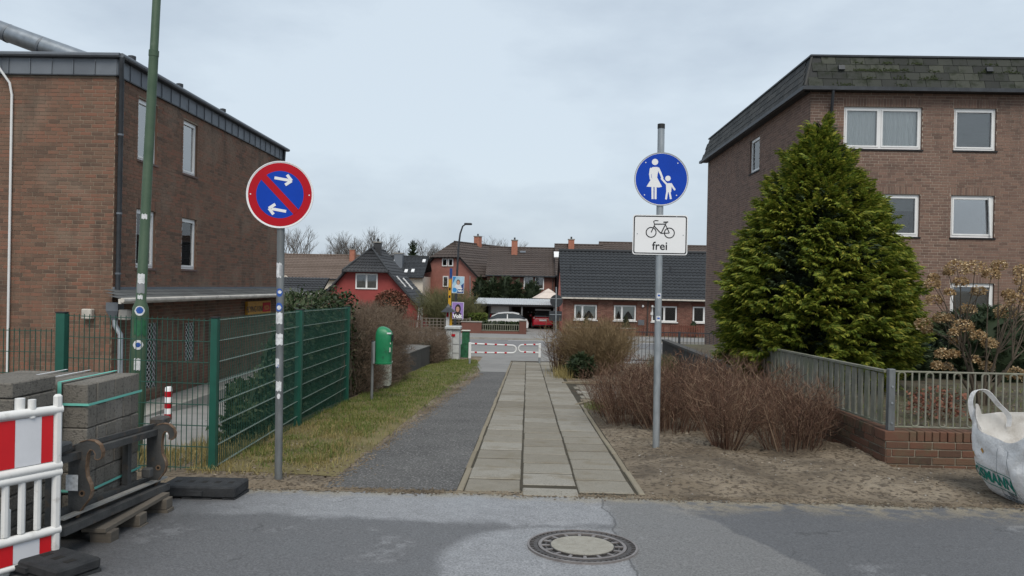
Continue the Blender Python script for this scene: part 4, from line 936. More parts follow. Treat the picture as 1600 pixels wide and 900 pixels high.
# red-brown bare shrubs in the soil bed
bm_ = [mesh_of('bare_shrub', shrub_mesh(105,.16,.55,1.05,.62,70+i), MT['twig_red']) for i in range(3)]
bw_ = [mesh_of('bare_shrub', shrub_mesh(150,.36,.5,1.0,.5,80+i), MT['twig_red']) for i in range(3)]
sp = [(2.42,9.0,bm_[0],.92,'bare red-brown shrub with a narrow foot in the middle of the soil bed'),
      (3.22,9.05,bw_[0],.92,'wide bare red-brown shrub right of the narrow footed one, nearest the low brick wall'),
      (3.55,9.6,bm_[1],.95,'bare shrub close against the low brick wall behind the widest shrub'),
      (2.0,10.3,bw_[1],.95,'bare brown shrub just behind and right of the blue walking sign pole'),
      (1.55,11.0,bw_[2],.92,'bare brown shrub behind the blue walking sign pole'),
      (2.75,10.3,bw_[2],1.0,'bare brown shrub in the middle of the bed behind the narrow footed shrub'),
      (1.42,12.1,bw_[0],.85,'leftmost bare shrub of the bed, bordering the path'),
      (2.2,11.6,bw_[1],1.0,'bare brown shrub in the second row of the bed'),
      (3.2,11.1,bw_[0],1.0,'bare shrub in front of the grey board fence at mid length'),
      (2.9,12.4,bw_[2],1.0,'bare shrub at the back of the bed near the far fence end'),
      (1.95,13.0,bm_[2],1.0,'small bare shrub at the back edge of the bed beside the side path'),
      (3.5,13.2,bw_[1],.95,'rearmost bare shrub of the bed by the end of the board fence')]
for i, (x, y, me, s, lab) in enumerate(sp):
    o = bpy.data.objects.new('bare_shrub', me); COL.objects.link(o); o.location = (x, y, gz(x,y)-.01); o.rotation_euler = (0,0,rng.uniform(0,6.28)); o.scale = (s,s,s*(rng.uniform(.95,1.1)))
    tag(o, lab, 'shrub', 'bare shrubs in the soil bed')

# ivy-grown hedge behind the mesh fence
def leaf_cloud(n, f, seed, smin, smax, out=(1,0,.2)):
    """f(rng) -> (x,y,z, outward dir)"""
    r = np.random.default_rng(seed); P = []; A = []; E_ = []
    rr = random.Random(seed)
    while len(P) < n:
        q = f(rr)
        if q is None: continue
        P.append(q[:3]); A.append(q[3]); E_.append(q[4])
    tm = [(np.array([(0,0,0),(.45,.35,.05),(.3,.8,-.05),(0,1.1,-.15),(-.3,.8,-.05),(-.45,.35,.05)]), [(0,1,2,3),(0,3,4,5)]),
          (np.array([(0,0,0),(.3,.5,.08),(0,1.1,-.1),(-.3,.5,.08)]), [(0,1,2),(0,2,3)])]
    Rm = rotz(np.array(A)-math.pi/2+r.normal(0,.7,n)) @ rotx(np.array(E_)+r.normal(0,.6,n)) @ roty(r.normal(0,.7,n))
    return scatter(tm, r.integers(0,2,n), xform(Rm, r.uniform(smin,smax,n), np.array(P)))
def htop(y, x=-3.2): return -.05+1.22*sm(8.9,10.6,y)*sm(-.365*y,-.325*y,x)+.10*sm(12,13.6,y)+.14*mnoise.noise((y*1.3,0,3))
def ivy_pt(r):
    y = r.uniform(7.9,14.05); x1 = -3.22-.02*(y-7)-.08*r.random(); x0 = max(-4.5, -.405*y); t = htop(y)
    if x0 > x1-.05: return None
    b_ = 0; b = gz(-3.6,y)-.1
    k = r.random()
    lump = .17*mnoise.noise((y*2.3, 4, r.uniform(0,2)))
    if k < .62:
        z = r.uniform(b, t); x = x1+lump-abs(r.gauss(0,.10)); z = b+(z-b)*1.; return (x, y, z, r.gauss(0,.5), r.uniform(-.5,.3))
    if k < .82:
        x = r.uniform(x0, x1); return (x, y, htop(y,x)+lump-abs(r.gauss(0,.07)), r.uniform(-3.1,3.1), .9)
    if k < .92:
        x = r.uniform(-4.4, x1); return (x, max(8.1,-x/.405)+abs(r.gauss(0,.2)), r.uniform(b,htop(max(8.1,-x/.405),x)), -1.57, r.uniform(-.4,.3))
    xx = r.uniform(x0, x1+.05); return (xx, 14.05-abs(r.gauss(0,.1)), r.uniform(b,htop(14.,xx)), 1.57, r.uniform(-.4,.3))
HV = thing('ivy_hedge', 'dense dark green ivy covered hedge overgrowing the green mesh fence', 'hedge', (-3.8, 11, -1))
V, F = leaf_cloud(15000, ivy_pt, 31, .03, .085); mkobj('foliage', V, F, MT['ivy'], HV)
cv = []; cf = []
ys_ = [8.6+i*.45 for i in range(12)]
for y in ys_:
    t = htop(y)-.16; b = gz(-3.6,y)-.3; xl_ = min(-3.47-.02*(y-7), max(-4.35,-.33*y))
    cv += [(-3.42-.02*(y-7),y,b),(-3.42-.02*(y-7),y,t),(xl_,y,t),(xl_,y,b)]
for i in range(len(ys_)-1):
    for k in range(4): a = i*4+k; b = i*4+(k+1)%4; cf.append((a,b,b+4,a+4))
cf += [(3,2,1,0), tuple(len(cv)-4+k for k in range(4))]
mkobj('dark_core', cv, cf, MT['core_shade'], HV)  # closed core of the hedge, inner shade put into its colour
st = MB()
for k in range(46):
    yy = rng.uniform(9.8,14.0); xx = rng.uniform(-3.7,-3.25); zz = htop(yy,xx)-.1; qq = [(xx,yy,zz)]
    for i in range(4): qq.append((qq[-1][0]+rng.uniform(-.08,.1), qq[-1][1]+rng.uniform(-.1,.1), qq[-1][2]+rng.uniform(-.02,.10)))
    st.tube(qq, [.006,.005,.004,.003,.002], 4, False)
for k in range(16):
    y = rng.uniform(12.6,14.1); x = -3.2-.02*(y-7)+rng.uniform(-.02,.14); p = [(x,y,gz(x,y))]
    for i in range(6): p.append((p[-1][0]+rng.uniform(-.06,.06), p[-1][1]+rng.uniform(-.14,.14), p[-1][2]+rng.uniform(.12,.34)))
    st.tube(p, [.010,.009,.008,.007,.006,.005,.003], 5, False)
st.build('stems', MT['bark'], HV, kind='stuff')
# twig hedges
TW = []
for i in range(5):
    v, f = stem_tmpl(90+i, 9, .5, .1, .010, 3, .5, .1); TW.append((v, f))
def twig_hedge(name, label, x0, x1, y0, y1, zt, n, m, seed, smin=.25, smax=.5, corem='twig_grey'):
    r = np.random.default_rng(seed); k = r.random(n); xs = r.uniform(x0,x1,n); ys = r.uniform(y0,y1,n); b = np.array([gz(a,c) for a,c in zip(xs,ys)]); t = zt(xs,ys)
    z = b+(t-b)*r.random(n)*.92
    sel = k < .42; xs[sel] = x1-np.abs(r.normal(0,.07,sel.sum())); A = np.where(sel, 0., r.uniform(-3.1,3.1,n)); el = np.where(sel, r.uniform(.2,1.1,n), r.uniform(.8,1.5,n))
    s2 = (k >= .42) & (k < .62); ys[s2] = y0+np.abs(r.normal(0,.07,s2.sum())); A[s2] = -1.57; el[s2] = r.uniform(.2,1.1,s2.sum())
    s3 = k >= .62; z[s3] = t[s3]-np.abs(r.normal(.18,.1,s3.sum()))
    Rm = rotz(A-math.pi/2+r.normal(0,.5,n)) @ rotx(el-math.pi/2) @ rotz(r.uniform(0,6.28,n))
    H = thing(name, label, 'hedge', ((x0+x1)/2,(y0+y1)/2,gz((x0+x1)/2,(y0+y1)/2)))
    V, F = scatter(TW, r.integers(0,5,n), xform(Rm, r.uniform(smin,smax,n), np.stack([xs,ys,z],1))); mkobj('twigs', V, F, MT[m], H)
    c = MB(); zz = float(zt(np.array([(x0+x1)/2]),np.array([(y0+y1)/2]))[0])-.25; c.box(x0+.15,x1-.16,y0+.15,y1-.15,-2.,zz); c.build('dark_core', MT['core_shade'], H)  # box filling the hedge, its dark colour standing for shade between twigs
twig_hedge('bare_hedge', 'bare brown clipped hedge behind the green litter bin', -4.3, -3.12, 14.25, 18.3, lambda x, y: .80-.035*(y-14)+.06*np.sin(y*3), 3400, 'twig_grey', 41)
twig_hedge('bare_hedge', 'low bare brown hedge between dark wall and grey utility cabinet', -5.2, -3.12, 24.6, 28.4, lambda x, y: -.36+.03*np.sin(y*3)+.0*x, 2600, 'twig_grey', 42)

# ================================================================== signs near the camera
def sticker(parent, cx, cy, z, r, w, h, m, ang=-90, name='sticker', wob=0, rnd=False):
    half = w/2/r; v = []; f = []; K = 6
    for j in range(5):
        for i in range(K+1):
            a = RAD(ang)-half+2*half*i/K; zz = z-h/2+h*j/4
            if rnd: zz = z+(zz-z)*math.sqrt(max(.02, 1-(2*i/K-1)**2))
            elif wob: zz += wob*math.sin(i*2.1+j*3)*(1 if j in (0,4) else 0)
            v.append((cx+(r+.0015)*math.cos(a), cy+(r+.0015)*math.sin(a), zz))
    for j in range(4):
        for i in range(K): a = j*(K+1)+i; f.append((a,a+1,a+K+2,a+K+1))
    return mkobj(name, v, f, MT[m], parent)
NP = thing('no_stopping_sign', 'round red and blue restricted parking sign on a stickered grey pole', 'traffic sign', (-2.21, 6.64, -.32))
MB().tube([(-2.212,6.64,-.5),(-2.24,6.64,2.5)], .034, 16).build('pole', MT['galv_dull'], NP, True)
MB().tube([(-2.24,6.64,2.5),(-2.24,6.64,2.52)], .036, 16).build('pole_cap', MT['black'], NP)
T = tmat((1,0,0),(0,0,1),(0,-1,0),(-2.236,6.60,2.277)) @ Matrix.Rotation(RAD(2),4,'Y')
pl = MB(T).prism(circ(0,0,.300,64),-.004,0).build('sign_plate', MT['s_white'], NP)
MB(T).ring(0,0,.293,.301,-.006,.004,64).build('rim', MT['s_white'], pl)
MB(T).prism(circ(0,0,.284,64),.0004,.0010).build('red_ring', MT['s_red'], pl)
MB(T).prism(circ(0,0,.212,64),.0011,.0018).build('blue_field', MT['s_blue'], pl)
MB(T).prism(line2((-.147,.153),(.147,-.153),.062),.0019,.0026).build('diagonal_bar', MT['s_red'], pl)
def arrow(cx, cy, a, s):
    M2 = T @ Matrix.Translation((cx,cy,.0027)) @ Matrix.Rotation(RAD(a),4,'Z') @ Matrix.Scale(s,4)
    q = MB(M2); q.prism(line2((-.078,0),(.055,0),.025),0,.0006); q.prism(line2((.078,.0),(.028,.046),.026),.0007,.0012); q.prism(line2((.078,0),(.028,-.046),.026),.0013,.0018)
    q.build('arrow', MT['s_white'], pl)
arrow(.026,.137,-9,1); arrow(-.018,-.137,171,1)
for x in (-.262,.262): MB(T).prism(circ(x,.0,.006,10),.0012,.003).build('rivet', MT['s_white'], pl)
for z in (2.12,2.43): MB().box(-2.30,-2.17,6.603,6.68,z-.015,z+.015).build('clamp', MT['galv'], NP)
for z, w, h, m, a in ((1.60,.05,.13,'sticker_w',-100),(1.60,.03,.10,'s_grey',-60),(1.40,.06,.075,'sticker_b',-85),(1.405,.035,.03,'sticker_w',-80),(1.27,.065,.08,'sticker_b',-92),(1.265,.04,.04,'sticker_w',-88),(1.17,.07,.10,'sticker_w',-95),(.98,.075,.10,'sticker_w',-88),(.77,.04,.075,'sticker_w',-110),(.745,.04,.035,'sticker_b',-112),(.56,.05,.085,'sticker_w',-84),(.47,.03,.05,'sticker_w',-80)):
    zc = z; sticker(NP, -2.212-.0094*(zc+.5)*1.0, 6.64, zc, .034+(.001 if m == 'sticker_w' and h < .06 else 0), w, h, m, a, wob=.006, rnd=abs(w-h) < .022)

WS = thing('walking_sign', 'round blue pedestrian sign above a white bicycle plate on a galvanised pole', 'traffic sign', (1.557, 8.84, -.42))
MB().tube([(1.557,8.84,-.6),(1.540,8.84,3.42)], .041, 18).build('pole', MT['galv'], WS, True)
MB().tube([(1.540,8.84,3.40),(1.540,8.84,3.455)], .044, 18).build('pole_cap', MT['black'], WS, True)
T = tmat((1,0,0),(0,0,1),(0,-1,0),(1.545,8.792,2.797)) @ Matrix.Rotation(RAD(-3),4,'Y')
pl = MB(T).prism(circ(0,0,.315,64),-.004,0).build('sign_plate', MT['s_white'], WS)
MB(T).ring(0,0,.307,.316,-.008,.003,64).build('rim', MT['s_grey'], pl)
MB(T).prism(circ(0,0,.300,64),.0004,.0012).build('blue_field', MT['s_blue'], pl)
def C(x, y): return ((x-274)*.00203, (376-y)*.00203)
q = MB(T); zl = [.0013]
def sh_(poly): q.prism(poly, zl[0], zl[0]+.0005); zl[0] += .00008
sh_(circ(*C(236,277),.037,20)); sh_([C(213,318),C(222,307),C(250,306),C(258,316),C(252,350),C(250,372),C(220,372),C(217,350)]); sh_([C(220,368),C(250,368),C(279,421),C(262,425),C(190,421)])
sh_(caps2(C(213,317),C(209,350),.026)); sh_(caps2(C(209,350),C(213,376),.022)); sh_(caps2(C(256,315),C(270,345),.026)); sh_(caps2(C(270,345),C(280,370),.024))
sh_(line2(C(224,420),C(226,493),.024)); sh_(line2(C(242,420),C(243,493),.024))
sh_(circ(*C(312,372),.032,20)); sh_([C(301,401),C(324,399),C(334,412),C(332,452),C(304,452)]); sh_(caps2(C(304,404),C(276,374),.022)); sh_(caps2(C(330,404),C(351,436),.022))
sh_(line2(C(309,448),C(303,494),.022)); sh_(line2(C(322,448),C(331,492),.022))
q.build('pedestrian_pictogram', MT['s_white'], pl)
for c in ((183,281),(367,283),(179,469),(363,470)): MB(T).prism(circ(*C(*c),.007,10),.0014,.003).build('rivet', MT['s_white'], pl)
T = tmat((1,0,0),(0,0,1),(0,-1,0),(1.545,8.795,2.139)) @ Matrix.Rotation(RAD(-1),4,'Y')
pl = MB(T).prism(rrect(-.322,.322,-.235,.235,.03),-.004,0).build('additional_plate', MT['s_white'], WS)
bo = MB(T)
def rframe(x, y, r, w):
    a = rrect(-x,x,-y,y,r); b = rrect(-x+w,x-w,-y+w,y-w,r-w*.6); n = len(a)
    bo.add([(p[0],p[1],.0009) for p in a]+[(p[0],p[1],.0009) for p in b], [(i,(i+1)%n,n+(i+1)%n,n+i) for i in range(n)])
rframe(.311,.224,.026,.013); bo.build('black_border', MT['s_black'], pl)
def C2(x, y): return ((x-266)*.002, (699-y)*.002)
q = MB(T); zl = [.0009]
for c in ((213,685),(320,687)): q.ring(*C2(*c),.052,.064,.0009,.0014,36)
zl[0] = .0016
for a, b, w in (((213,685),(233,640),.011),((233,640),(226,620),.010),((226,620),(238,614),.010),((238,614),(254,616),.010),((231,636),(296,635),.012),((230,648),(271,690),.012),((301,626),(271,690),.012),((271,690),(320,687),.010),((297,640),(320,687),.010),((284,624),(312,622),.014)): sh_(line2(C2(*a),C2(*b),w))
q.build('bicycle_pictogram', MT['s_black'], pl)
tv, tf = text_mesh('frei', .135, .002); MB(T @ Matrix.Translation((0,-.135,.0012))).add(tv, tf).build('lettering', MT['s_black'], pl)
for c in ((132,694),(401,699),(176,587),(361,590)): MB(T).prism(circ(*C2(*c),.006,10),.0011,.003).build('rivet', MT['galv'], pl)
for z in (1.99,2.29,2.62,2.95): MB().box(1.49,1.60,8.797,8.885,z-.015,z+.015).build('clamp', MT['galv'], WS)
for z in (1.42,1.15):
    sticker(WS, 1.549, 8.84, z, .041, .05, .06, 'sticker_w', -95, wob=.004); sticker(WS, 1.549, 8.84, z+.004, .042, .03, .02, 'sticker_b', -92)

# green lamp post
LP = thing('street_lamp', 'old green tapered street lamp post with stickers behind the mesh fence', 'street lamp', (-4.05, 7.6, gz(-4.05,7.6)))
def lx(z): return -4.040+.030*z if z < 1.3 else -4.001+.0335*(z-1.3)
MB().tube([(lx(z),7.6,z) for z in (-.8,1.12,1.2,1.27,3.82,3.83,3.86,7.2)], [.082,.082,.076,.050,.046,.047,.041,.036], 14).build('pole', MT['lamp_green'], LP, True)
MB().tube([(lx(z),7.6,z) for z in (3.80,3.86)], .0495, 14).build('collar', MT['lamp_green'], LP, True)
MB().tube([(lx(7.2),7.6,7.2),(lx(7.2)+.1,7.4,7.5),(lx(7.2)+.2,6.9,7.62)], .03, 10).build('arm', MT['lamp_green'], LP, True)
MB().bbox(lx(7.2)+.1,lx(7.2)+.32,6.4,6.95,7.57,7.68,.03).build('lamp_head', MT['s_grey'], LP)
for z, w, h, m, r in ((2.14,.055,.05,'sticker_w',.0485),(1.50,.07,.10,'sticker_w',.0505),(1.40,.08,.10,'s_grey',.0502),(1.31,.05,.04,'sticker_w',.051),(1.17,.10,.10,'sticker_w',.081),(1.175,.07,.07,'sticker_b',.0815),(.82,.10,.10,'sticker_w',.083),(.82,.05,.05,'sticker_b',.0838),(.62,.06,.12,'sticker_w',.083)):
    sticker(LP, lx(z), 7.6, z, r, w, h, m, -75 if r < .06 else -68, wob=.006, rnd=(w == h))
sticker(LP, lx(1.02), 7.6, 1.0, .083, .12, .16, 'cab_green', -60, wob=.02)

# red-white bollard in the yard
BO = thing('bollard', 'red and white striped bollard in the yard behind the mesh fence', 'bollard', (-6.32, 13, gz(-6.32,13)))
zb = gz(-6.32,13)
MB().tube([(-6.32,13,zb),(-6.32,13,-.42),(-6.32,13,-.40)], [.06,.06,.045], 14).build('body', MT['s_white'], BO, True)
for z in (-.53,-.73,-.93): MB().tube([(-6.32,13,z-.05),(-6.32,13,z+.05)], .062, 14).build('red_band', MT['s_red'], BO, True)

# ================================================================== pallet of pavers, fork carriage, barrier
PL = thing('pallet', 'grey wooden pallet under the stack of concrete pavers', 'pallet', (-3.3, 5.1, base(5.1)))
zg = base(5)-.01
for y in (4.80,5.16,5.54): MB().box(-4.0,-2.66,y-.05,y+.05,zg,zg+.022).build('bottom_board', MT['wood'], PL)
for y in (4.80,5.16,5.54):
    for x in (-3.93,-3.33,-2.74): MB().bbox(x-.07,x+.07,y-.05,y+.05,zg+.023,zg+.10,.004).build('block', MT['wood'], PL)
for k in range(6): MB().box(-4.02+k*.232,-4.02+k*.232+.16,4.74,5.60,zg+.101,zg+.125).build('deck_board', MT['wood'], PL)
z0 = -.105
PS = thing('paver_stack', 'strapped stack of dark grey concrete pavers on a pallet', 'pavers', (-3.4, 5.15, z0))
xs_ = [-2.925]
for w_ in (.175,.285,.175,.285): xs_.append(xs_[-1]-w_)
pm = {w_: proto_mesh('paver', MB().bbox(-w_/2+.003,w_/2-.003,-.054,.054,0,.144,.006), MT['paver']) for w_ in (.175,.285)}
for L_ in range(6):
    for c in range(4):
        w_ = (.175,.285,.175,.285)[c]
        for d in range(6):
            if 0 < c < 3 and 0 < d < 5 and L_ < 5: continue
            piece('paver', pm[w_], ((xs_[c]+xs_[c+1])/2+rng.uniform(-.004,.004), 4.955+d*.11, z0+L_*.149+rng.uniform(-.001,.001)), PS, (0,0,rng.uniform(-.012,.012)))
def band(z): 
    b = MB(); b.box(-3.86,-2.915,4.890,4.893,z-.008,z+.008); b.box(-2.917,-2.914,4.894,5.575,z-.008,z+.008); b.build('strap', MT['strap'], PS)
band(.65); band(.07)
b = MB(); b.box(-3.125,-3.10,4.886,4.889,z0,.796); b.box(-3.125,-3.10,4.887,5.57,.797,.80); b.build('strap', MT['strap'], PS)
b = MB(); b.box(-3.50,-3.485,4.890,5.57,.797,.80); b.box(-3.32,-3.305,4.890,5.57,.797,.80); b.build('strap', MT['sticker_w'], PS)
S2 = thing('slab_stack', 'stack of dark concrete slabs behind the red and white barrier at the left edge', 'slabs', (-3.4, 4.6, base(4.6)))
for k in range(11): MB().bbox(-3.75+rng.uniform(-.01,.01),-3.085+rng.uniform(-.012,.012),4.38,4.80,base(4.6)+.005+k*.098,base(4.6)+.098+k*.098,.008).build('slab', MT['paver'], S2)

FC = thing('fork_carriage', 'worn black steel fork carriage with two rusty hooks leaning at the paver stack', 'fork carriage', (-2.82, 5.1, -.2))
hookp = [(280,400),(300,368),(330,345),(362,336),(392,340),(414,358),(424,385),(421,408),(408,418),(393,414),(396,395),(386,378),(372,376),(362,392),(358,425),(356,452),(360,490),(376,525),(381,550),(374,580),(350,612),(326,648),(312,676),(284,680)]
for Y0 in (4.63,5.60):
    sc = .00151; P2 = [(-2.885+(x-280)*sc, .475-.048*(Y0-4.63)*1.6-(y-335)*sc) for x, y in hookp]
    Tm = tmat((1,0,0),(0,0,1),(0,-1,0),(0,Y0,0))
    hk = MB(Tm).prism(P2, -.03, 0).build('hook_plate', MT['steel_dk'], FC)
    e = MB(Tm)
    for i in range(2, 22):
        a, b = P2[i], P2[i+1]; l_ = math.hypot(b[0]-a[0], b[1]-a[1]); nx, ny = (b[1]-a[1])/l_, -(b[0]-a[0])/l_
        nx, ny = -nx, -ny
        e.add([(a[0]+nx*s-nx*.002, a[1]+ny*s-ny*.002, z) for s, z in ((0,-.033),(.004,-.033),(.004,.0035),(0,.0035))]+[(b[0]+nx*s-nx*.002, b[1]+ny*s-ny*.002, z) for s, z in ((0,-.033),(.004,-.033),(.004,.0035),(0,.0035))], [(0,1,5,4),(1,2,6,5),(2,3,7,6),(3,0,4,7),(0,3,2,1),(4,5,6,7)])
    e.build('rusty_edge', MT['rust'], hk)
    MB(Tm).ring(-2.885+62*sc, .475-.048*(Y0-4.63)*1.6-225*sc, .011,.020,.0005,.004,20).build('pin_hole', MT['rust'], hk)
    MB(Tm).prism(circ(-2.885+62*sc, .475-.048*(Y0-4.63)*1.6-225*sc, .011,16),.0005,.002).build('hole_shade', MT['pit'], hk)  # dark disc on the plate, painted as the shade in a hole
def beam(y0, y1, za, zb, x0, x1, h, m='steel_dk', name='beam'):
    return MB().add([(x,y,z) for y, zc in ((y0,za),(y1,zb)) for x, z in ((x0,zc),(x1,zc),(x1,zc+h),(x0,zc+h))], [(0,1,2,3),(7,6,5,4),(0,4,5,1),(1,5,6,2),(2,6,7,3),(3,7,4,0)]).build(name, MT[m], FC)
beam(4.36,5.78,.37,.30,-2.885,-2.80,.045); beam(4.36,5.78,.425,.352,-2.86,-2.84,.03); beam(4.40,5.72,-.06,-.135,-2.90,-2.755,.05); beam(4.50,5.68,.000,-.08,-2.90,-2.86,.06); beam(4.45,5.75,.02,-.055,-2.84,-2.79,.012,'concrete','pale_ledge')  # ledge is a paler strip than the steel beams
for y in (4.44,5.30,5.74): beam(y,y+.05,-.06-.05*(y-4.4),-.06-.05*(y-4.4),-2.905,-2.865,.47,name='upright')
for y in (4.40,5.66): MB().bbox(-2.90,-2.79,y,y+.13,.43-.05*(y-4.4),.49-.05*(y-4.4),.012).build('top_lug', MT['steel_dk'], FC)
MB().bbox(-2.84,-2.775,5.44,5.50,.02,.09,.008).build('stop_block', MT['steel_dk'], FC)
MB().box(-2.876,-2.80,4.596,4.5985,.16,.26).build('paper_label', MT['sticker_w'], FC)
for y in (4.78,5.45): MB().box(-3.9,-2.87,y-.05,y+.05,-.135,-.108).build('fork_tine', MT['steel_dk'], FC)

def foot(name, label, x0, x1, y0, y1, z0, h, rz=0, grp='rubber barrier feet'):
    cx, cy = (x0+x1)/2, (y0+y1)/2; Tm = Matrix.Translation((cx,cy,z0)) @ Matrix.Rotation(rz,4,'Z'); a, b = (x1-x0)/2, (y1-y0)/2
    F_ = thing(name, label, 'barrier foot', (cx,cy,z0), grp)
    m = MB(Tm); m.bbox(-a,a,-b,b,.035,h,.012); m.box(-a,-a+.10,-b,b,0,.0345); m.box(a-.10,a,-b,b,0,.0345); m.box(-.12,.12,-b,b,0,.0345); m.build('block', MT['rubber'], F_)
    for k in range(5):
        u = -a+.09+k*(2*a-.18)/4
        MB(Tm).box(u-.022,u+.022,-.03,.03,h-.001,h+.0015).build('socket_shade', MT['pit'], F_)  # dark plates just above the top, shade of open sockets painted in
    MB(Tm).box(-.05,.05,-b-.02,-b+.005,h*.45,h*.75).build('grip', MT['rubber'], F_)
foot('rubber_base', 'empty black rubber barrier foot lying on the ground in front of the mesh fence', -2.95,-2.33,5.93,6.24,-.295,.125)
foot('rubber_base', 'black rubber foot under the red and white barrier', -3.05,-2.45,4.10,4.36,-.205,.10,RAD(-25))
BR = thing('barrier', 'white plastic construction barrier with red and white reflective panels at the left edge', 'barrier', (-2.75, 4.34, -.2))
Tb = tmat((.5,.866,0),(0,0,1),(.866,-.5,0),(-2.745,4.335,-.11))   # local x runs along the barrier (negative = towards camera), z towards the path
def bar_(name, u0, u1, v0, v1, n0, n1, m='barrier', b=.012): return MB(Tb).bbox(u0,u1,v0,v1,n0,n1,b).build(name, MT[m], BR)
def rail_(v, r=.026, name='rail'): return MB(Tb).tube([(-2.0,v,0),(0,v,0)], r, 10).build(name, MT['barrier'], BR, True)
bar_('end_post', -.045,0,-.03,.92,-.02,.02); bar_('end_post', -2.0,-1.955,-.03,.92,-.02,.02)
for v in (.83,.50,.46,.12): rail_(v)
rail_(-.035,.018)
for k in range(7): MB(Tb).tube([(-.165-k*.29,.80,0),(-.165-k*.29,.905,0)], .021, 10).build('top_knob', MT['barrier'], BR, True)
MB(Tb).tube([(-.215,.80,-.03),(-.215,.915,-.03)], .026, 10).build('top_knob', MT['barrier'], BR, True)
for k in range(21): bar_('picket', -.145-k*.085,-.105-k*.085,.14,.45,-.014,.014)
pnl = bar_('panel_board', -1.96,-.045,.525,.805,-.006,.006); pn2 = bar_('panel_board', -1.96,-.045,-.02,.10,-.006,.006)
u = -.05; k = 0
for w_ in [.065]+[.14]*13:
    for (v0, v1), par in (((.53,.80),pnl),((-.015,.095),pn2)): MB(Tb).box(u-w_+.002,u,v0,v1,.0065,.008).build('reflective_stripe', MT['refl_red' if k % 2 == 0 else 'refl_white'], par)
    u -= w_; k += 1
bar_('stand_leg', -.30,-.25,-.12,.30,-.05,-.02)

# ================================================================== low wall, fences and bag on the right
LW = thing('low_brick_wall', 'low red brick garden wall with upright cap course turning a corner', 'wall', (3.94, 8.2, -.5))
MB().box(3.962,8.5,8.222,8.44,-.9,-.118).box(3.962,4.16,8.441,14.4,-1.2,-.118).build('core', MT['mortar_w'], LW)
brick_field(LW, face_front((3.955,8.215,-.53)), 4.5, .415, [], MT['brick_w'], MT['mortar_w'], lambda p: p.x < 5.3, 40, lintel=False, seedoff=6, proud=.01)
brick_field(LW, face_west((3.955,14.4,-.945)), 6.185, .83, [], MT['brick_w'], MT['mortar_w'], lambda p: p.z > base(p.y)-.05, 140, lintel=False, seedoff=7, proud=.01)
cm = proto_mesh('cap_brick', MB().bbox(-.0365,.0365,-.12,.12,0,.108,.005), MT['brick_w'])
for k in range(54): piece('cap_brick', cm, (4.245+k*.083, 8.33, -.113+rng.uniform(-.002,.003)), LW, (0,0,rng.uniform(-.015,.015)))
MB().bbox(3.938,4.20,8.207,8.45,-.113,-.006,.006).build('corner_cap', MT['brick_w'], LW)
for k in range(71): piece('cap_brick', cm, (4.062, 8.50+k*.083, -.113+rng.uniform(-.003,.003)), LW, (0,0,math.pi/2+rng.uniform(-.02,.02)))
GF = thing('hoop_fence', 'galvanised garden fence of looped bars on the low brick wall', 'fence', (4.02, 8.28, 0))
MB().bbox(3.985,4.055,8.235,8.305,-.006,.672,.005).build('corner_post', MT['galv_dull'], GF)
for z in (.48,.08,.30): MB().tube([(4.02,8.236,z),(4.02,8.226,z)], .012, 8).build('bolt', MT['galv'], GF)
MB().bbox(4.056,8.5,8.26,8.275,.635,.655,.004).build('top_rail', MT['fence_gal'], GF); MB().bbox(4.056,8.5,8.26,8.275,.028,.046,.004).build('bottom_rail', MT['fence_gal'], GF)
hp_ = []
for i in range(9): t = math.pi*i/8; hp_.append((-.038*math.cos(t),0,.606+.034*math.sin(t)))
hb = MB(); hb.tube([(-.038,0,.047)]+hp_+[(.038,0,.047)], .0105, 6); hm = proto_mesh('hoop', hb, MT['fence_gal'])
for k in range(29): piece('hoop', hm, (4.135+k*.152, 8.267, 0), GF, (math.pi if k % 2 else 0, 0, rng.uniform(-.02,.02))) if k % 2 == 0 else piece('hoop', hm, (4.135+k*.152, 8.267, .682), GF, (math.pi,0,0))
BF = thing('board_fence', 'weathered grey vertical board fence running back along the low brick wall', 'fence', (3.99, 11, 0))
bdm = proto_mesh('board', MB().bbox(-.011,.011,-.057,.057,0,.56,.004), MT['fence_gal'])
for k in range(35):
    y = 8.42+k*.172; piece('board', bdm, (3.985+rng.uniform(-.004,.004), y, .055-.014*(y-8.3)+rng.uniform(-.006,.006)), BF, (0,0,rng.uniform(-.08,.08)))
b = MB()
for (z, h) in ((.625,.028),(.045,.022)): b.add([(x,y,z-.017*(y-8.3)+dz) for y in (8.31,14.4) for x, dz in ((3.96,0),(4.012,0),(4.012,h),(3.96,h))], [(0,1,2,3),(7,6,5,4),(0,4,5,1),(1,5,6,2),(2,6,7,3),(3,7,4,0)])
b.build('rails', MT['fence_gal'], BF)
MB().bbox(3.95,4.02,14.36,14.43,-.6,.58,.005).build('end_post', MT['galv_dull'], BF)

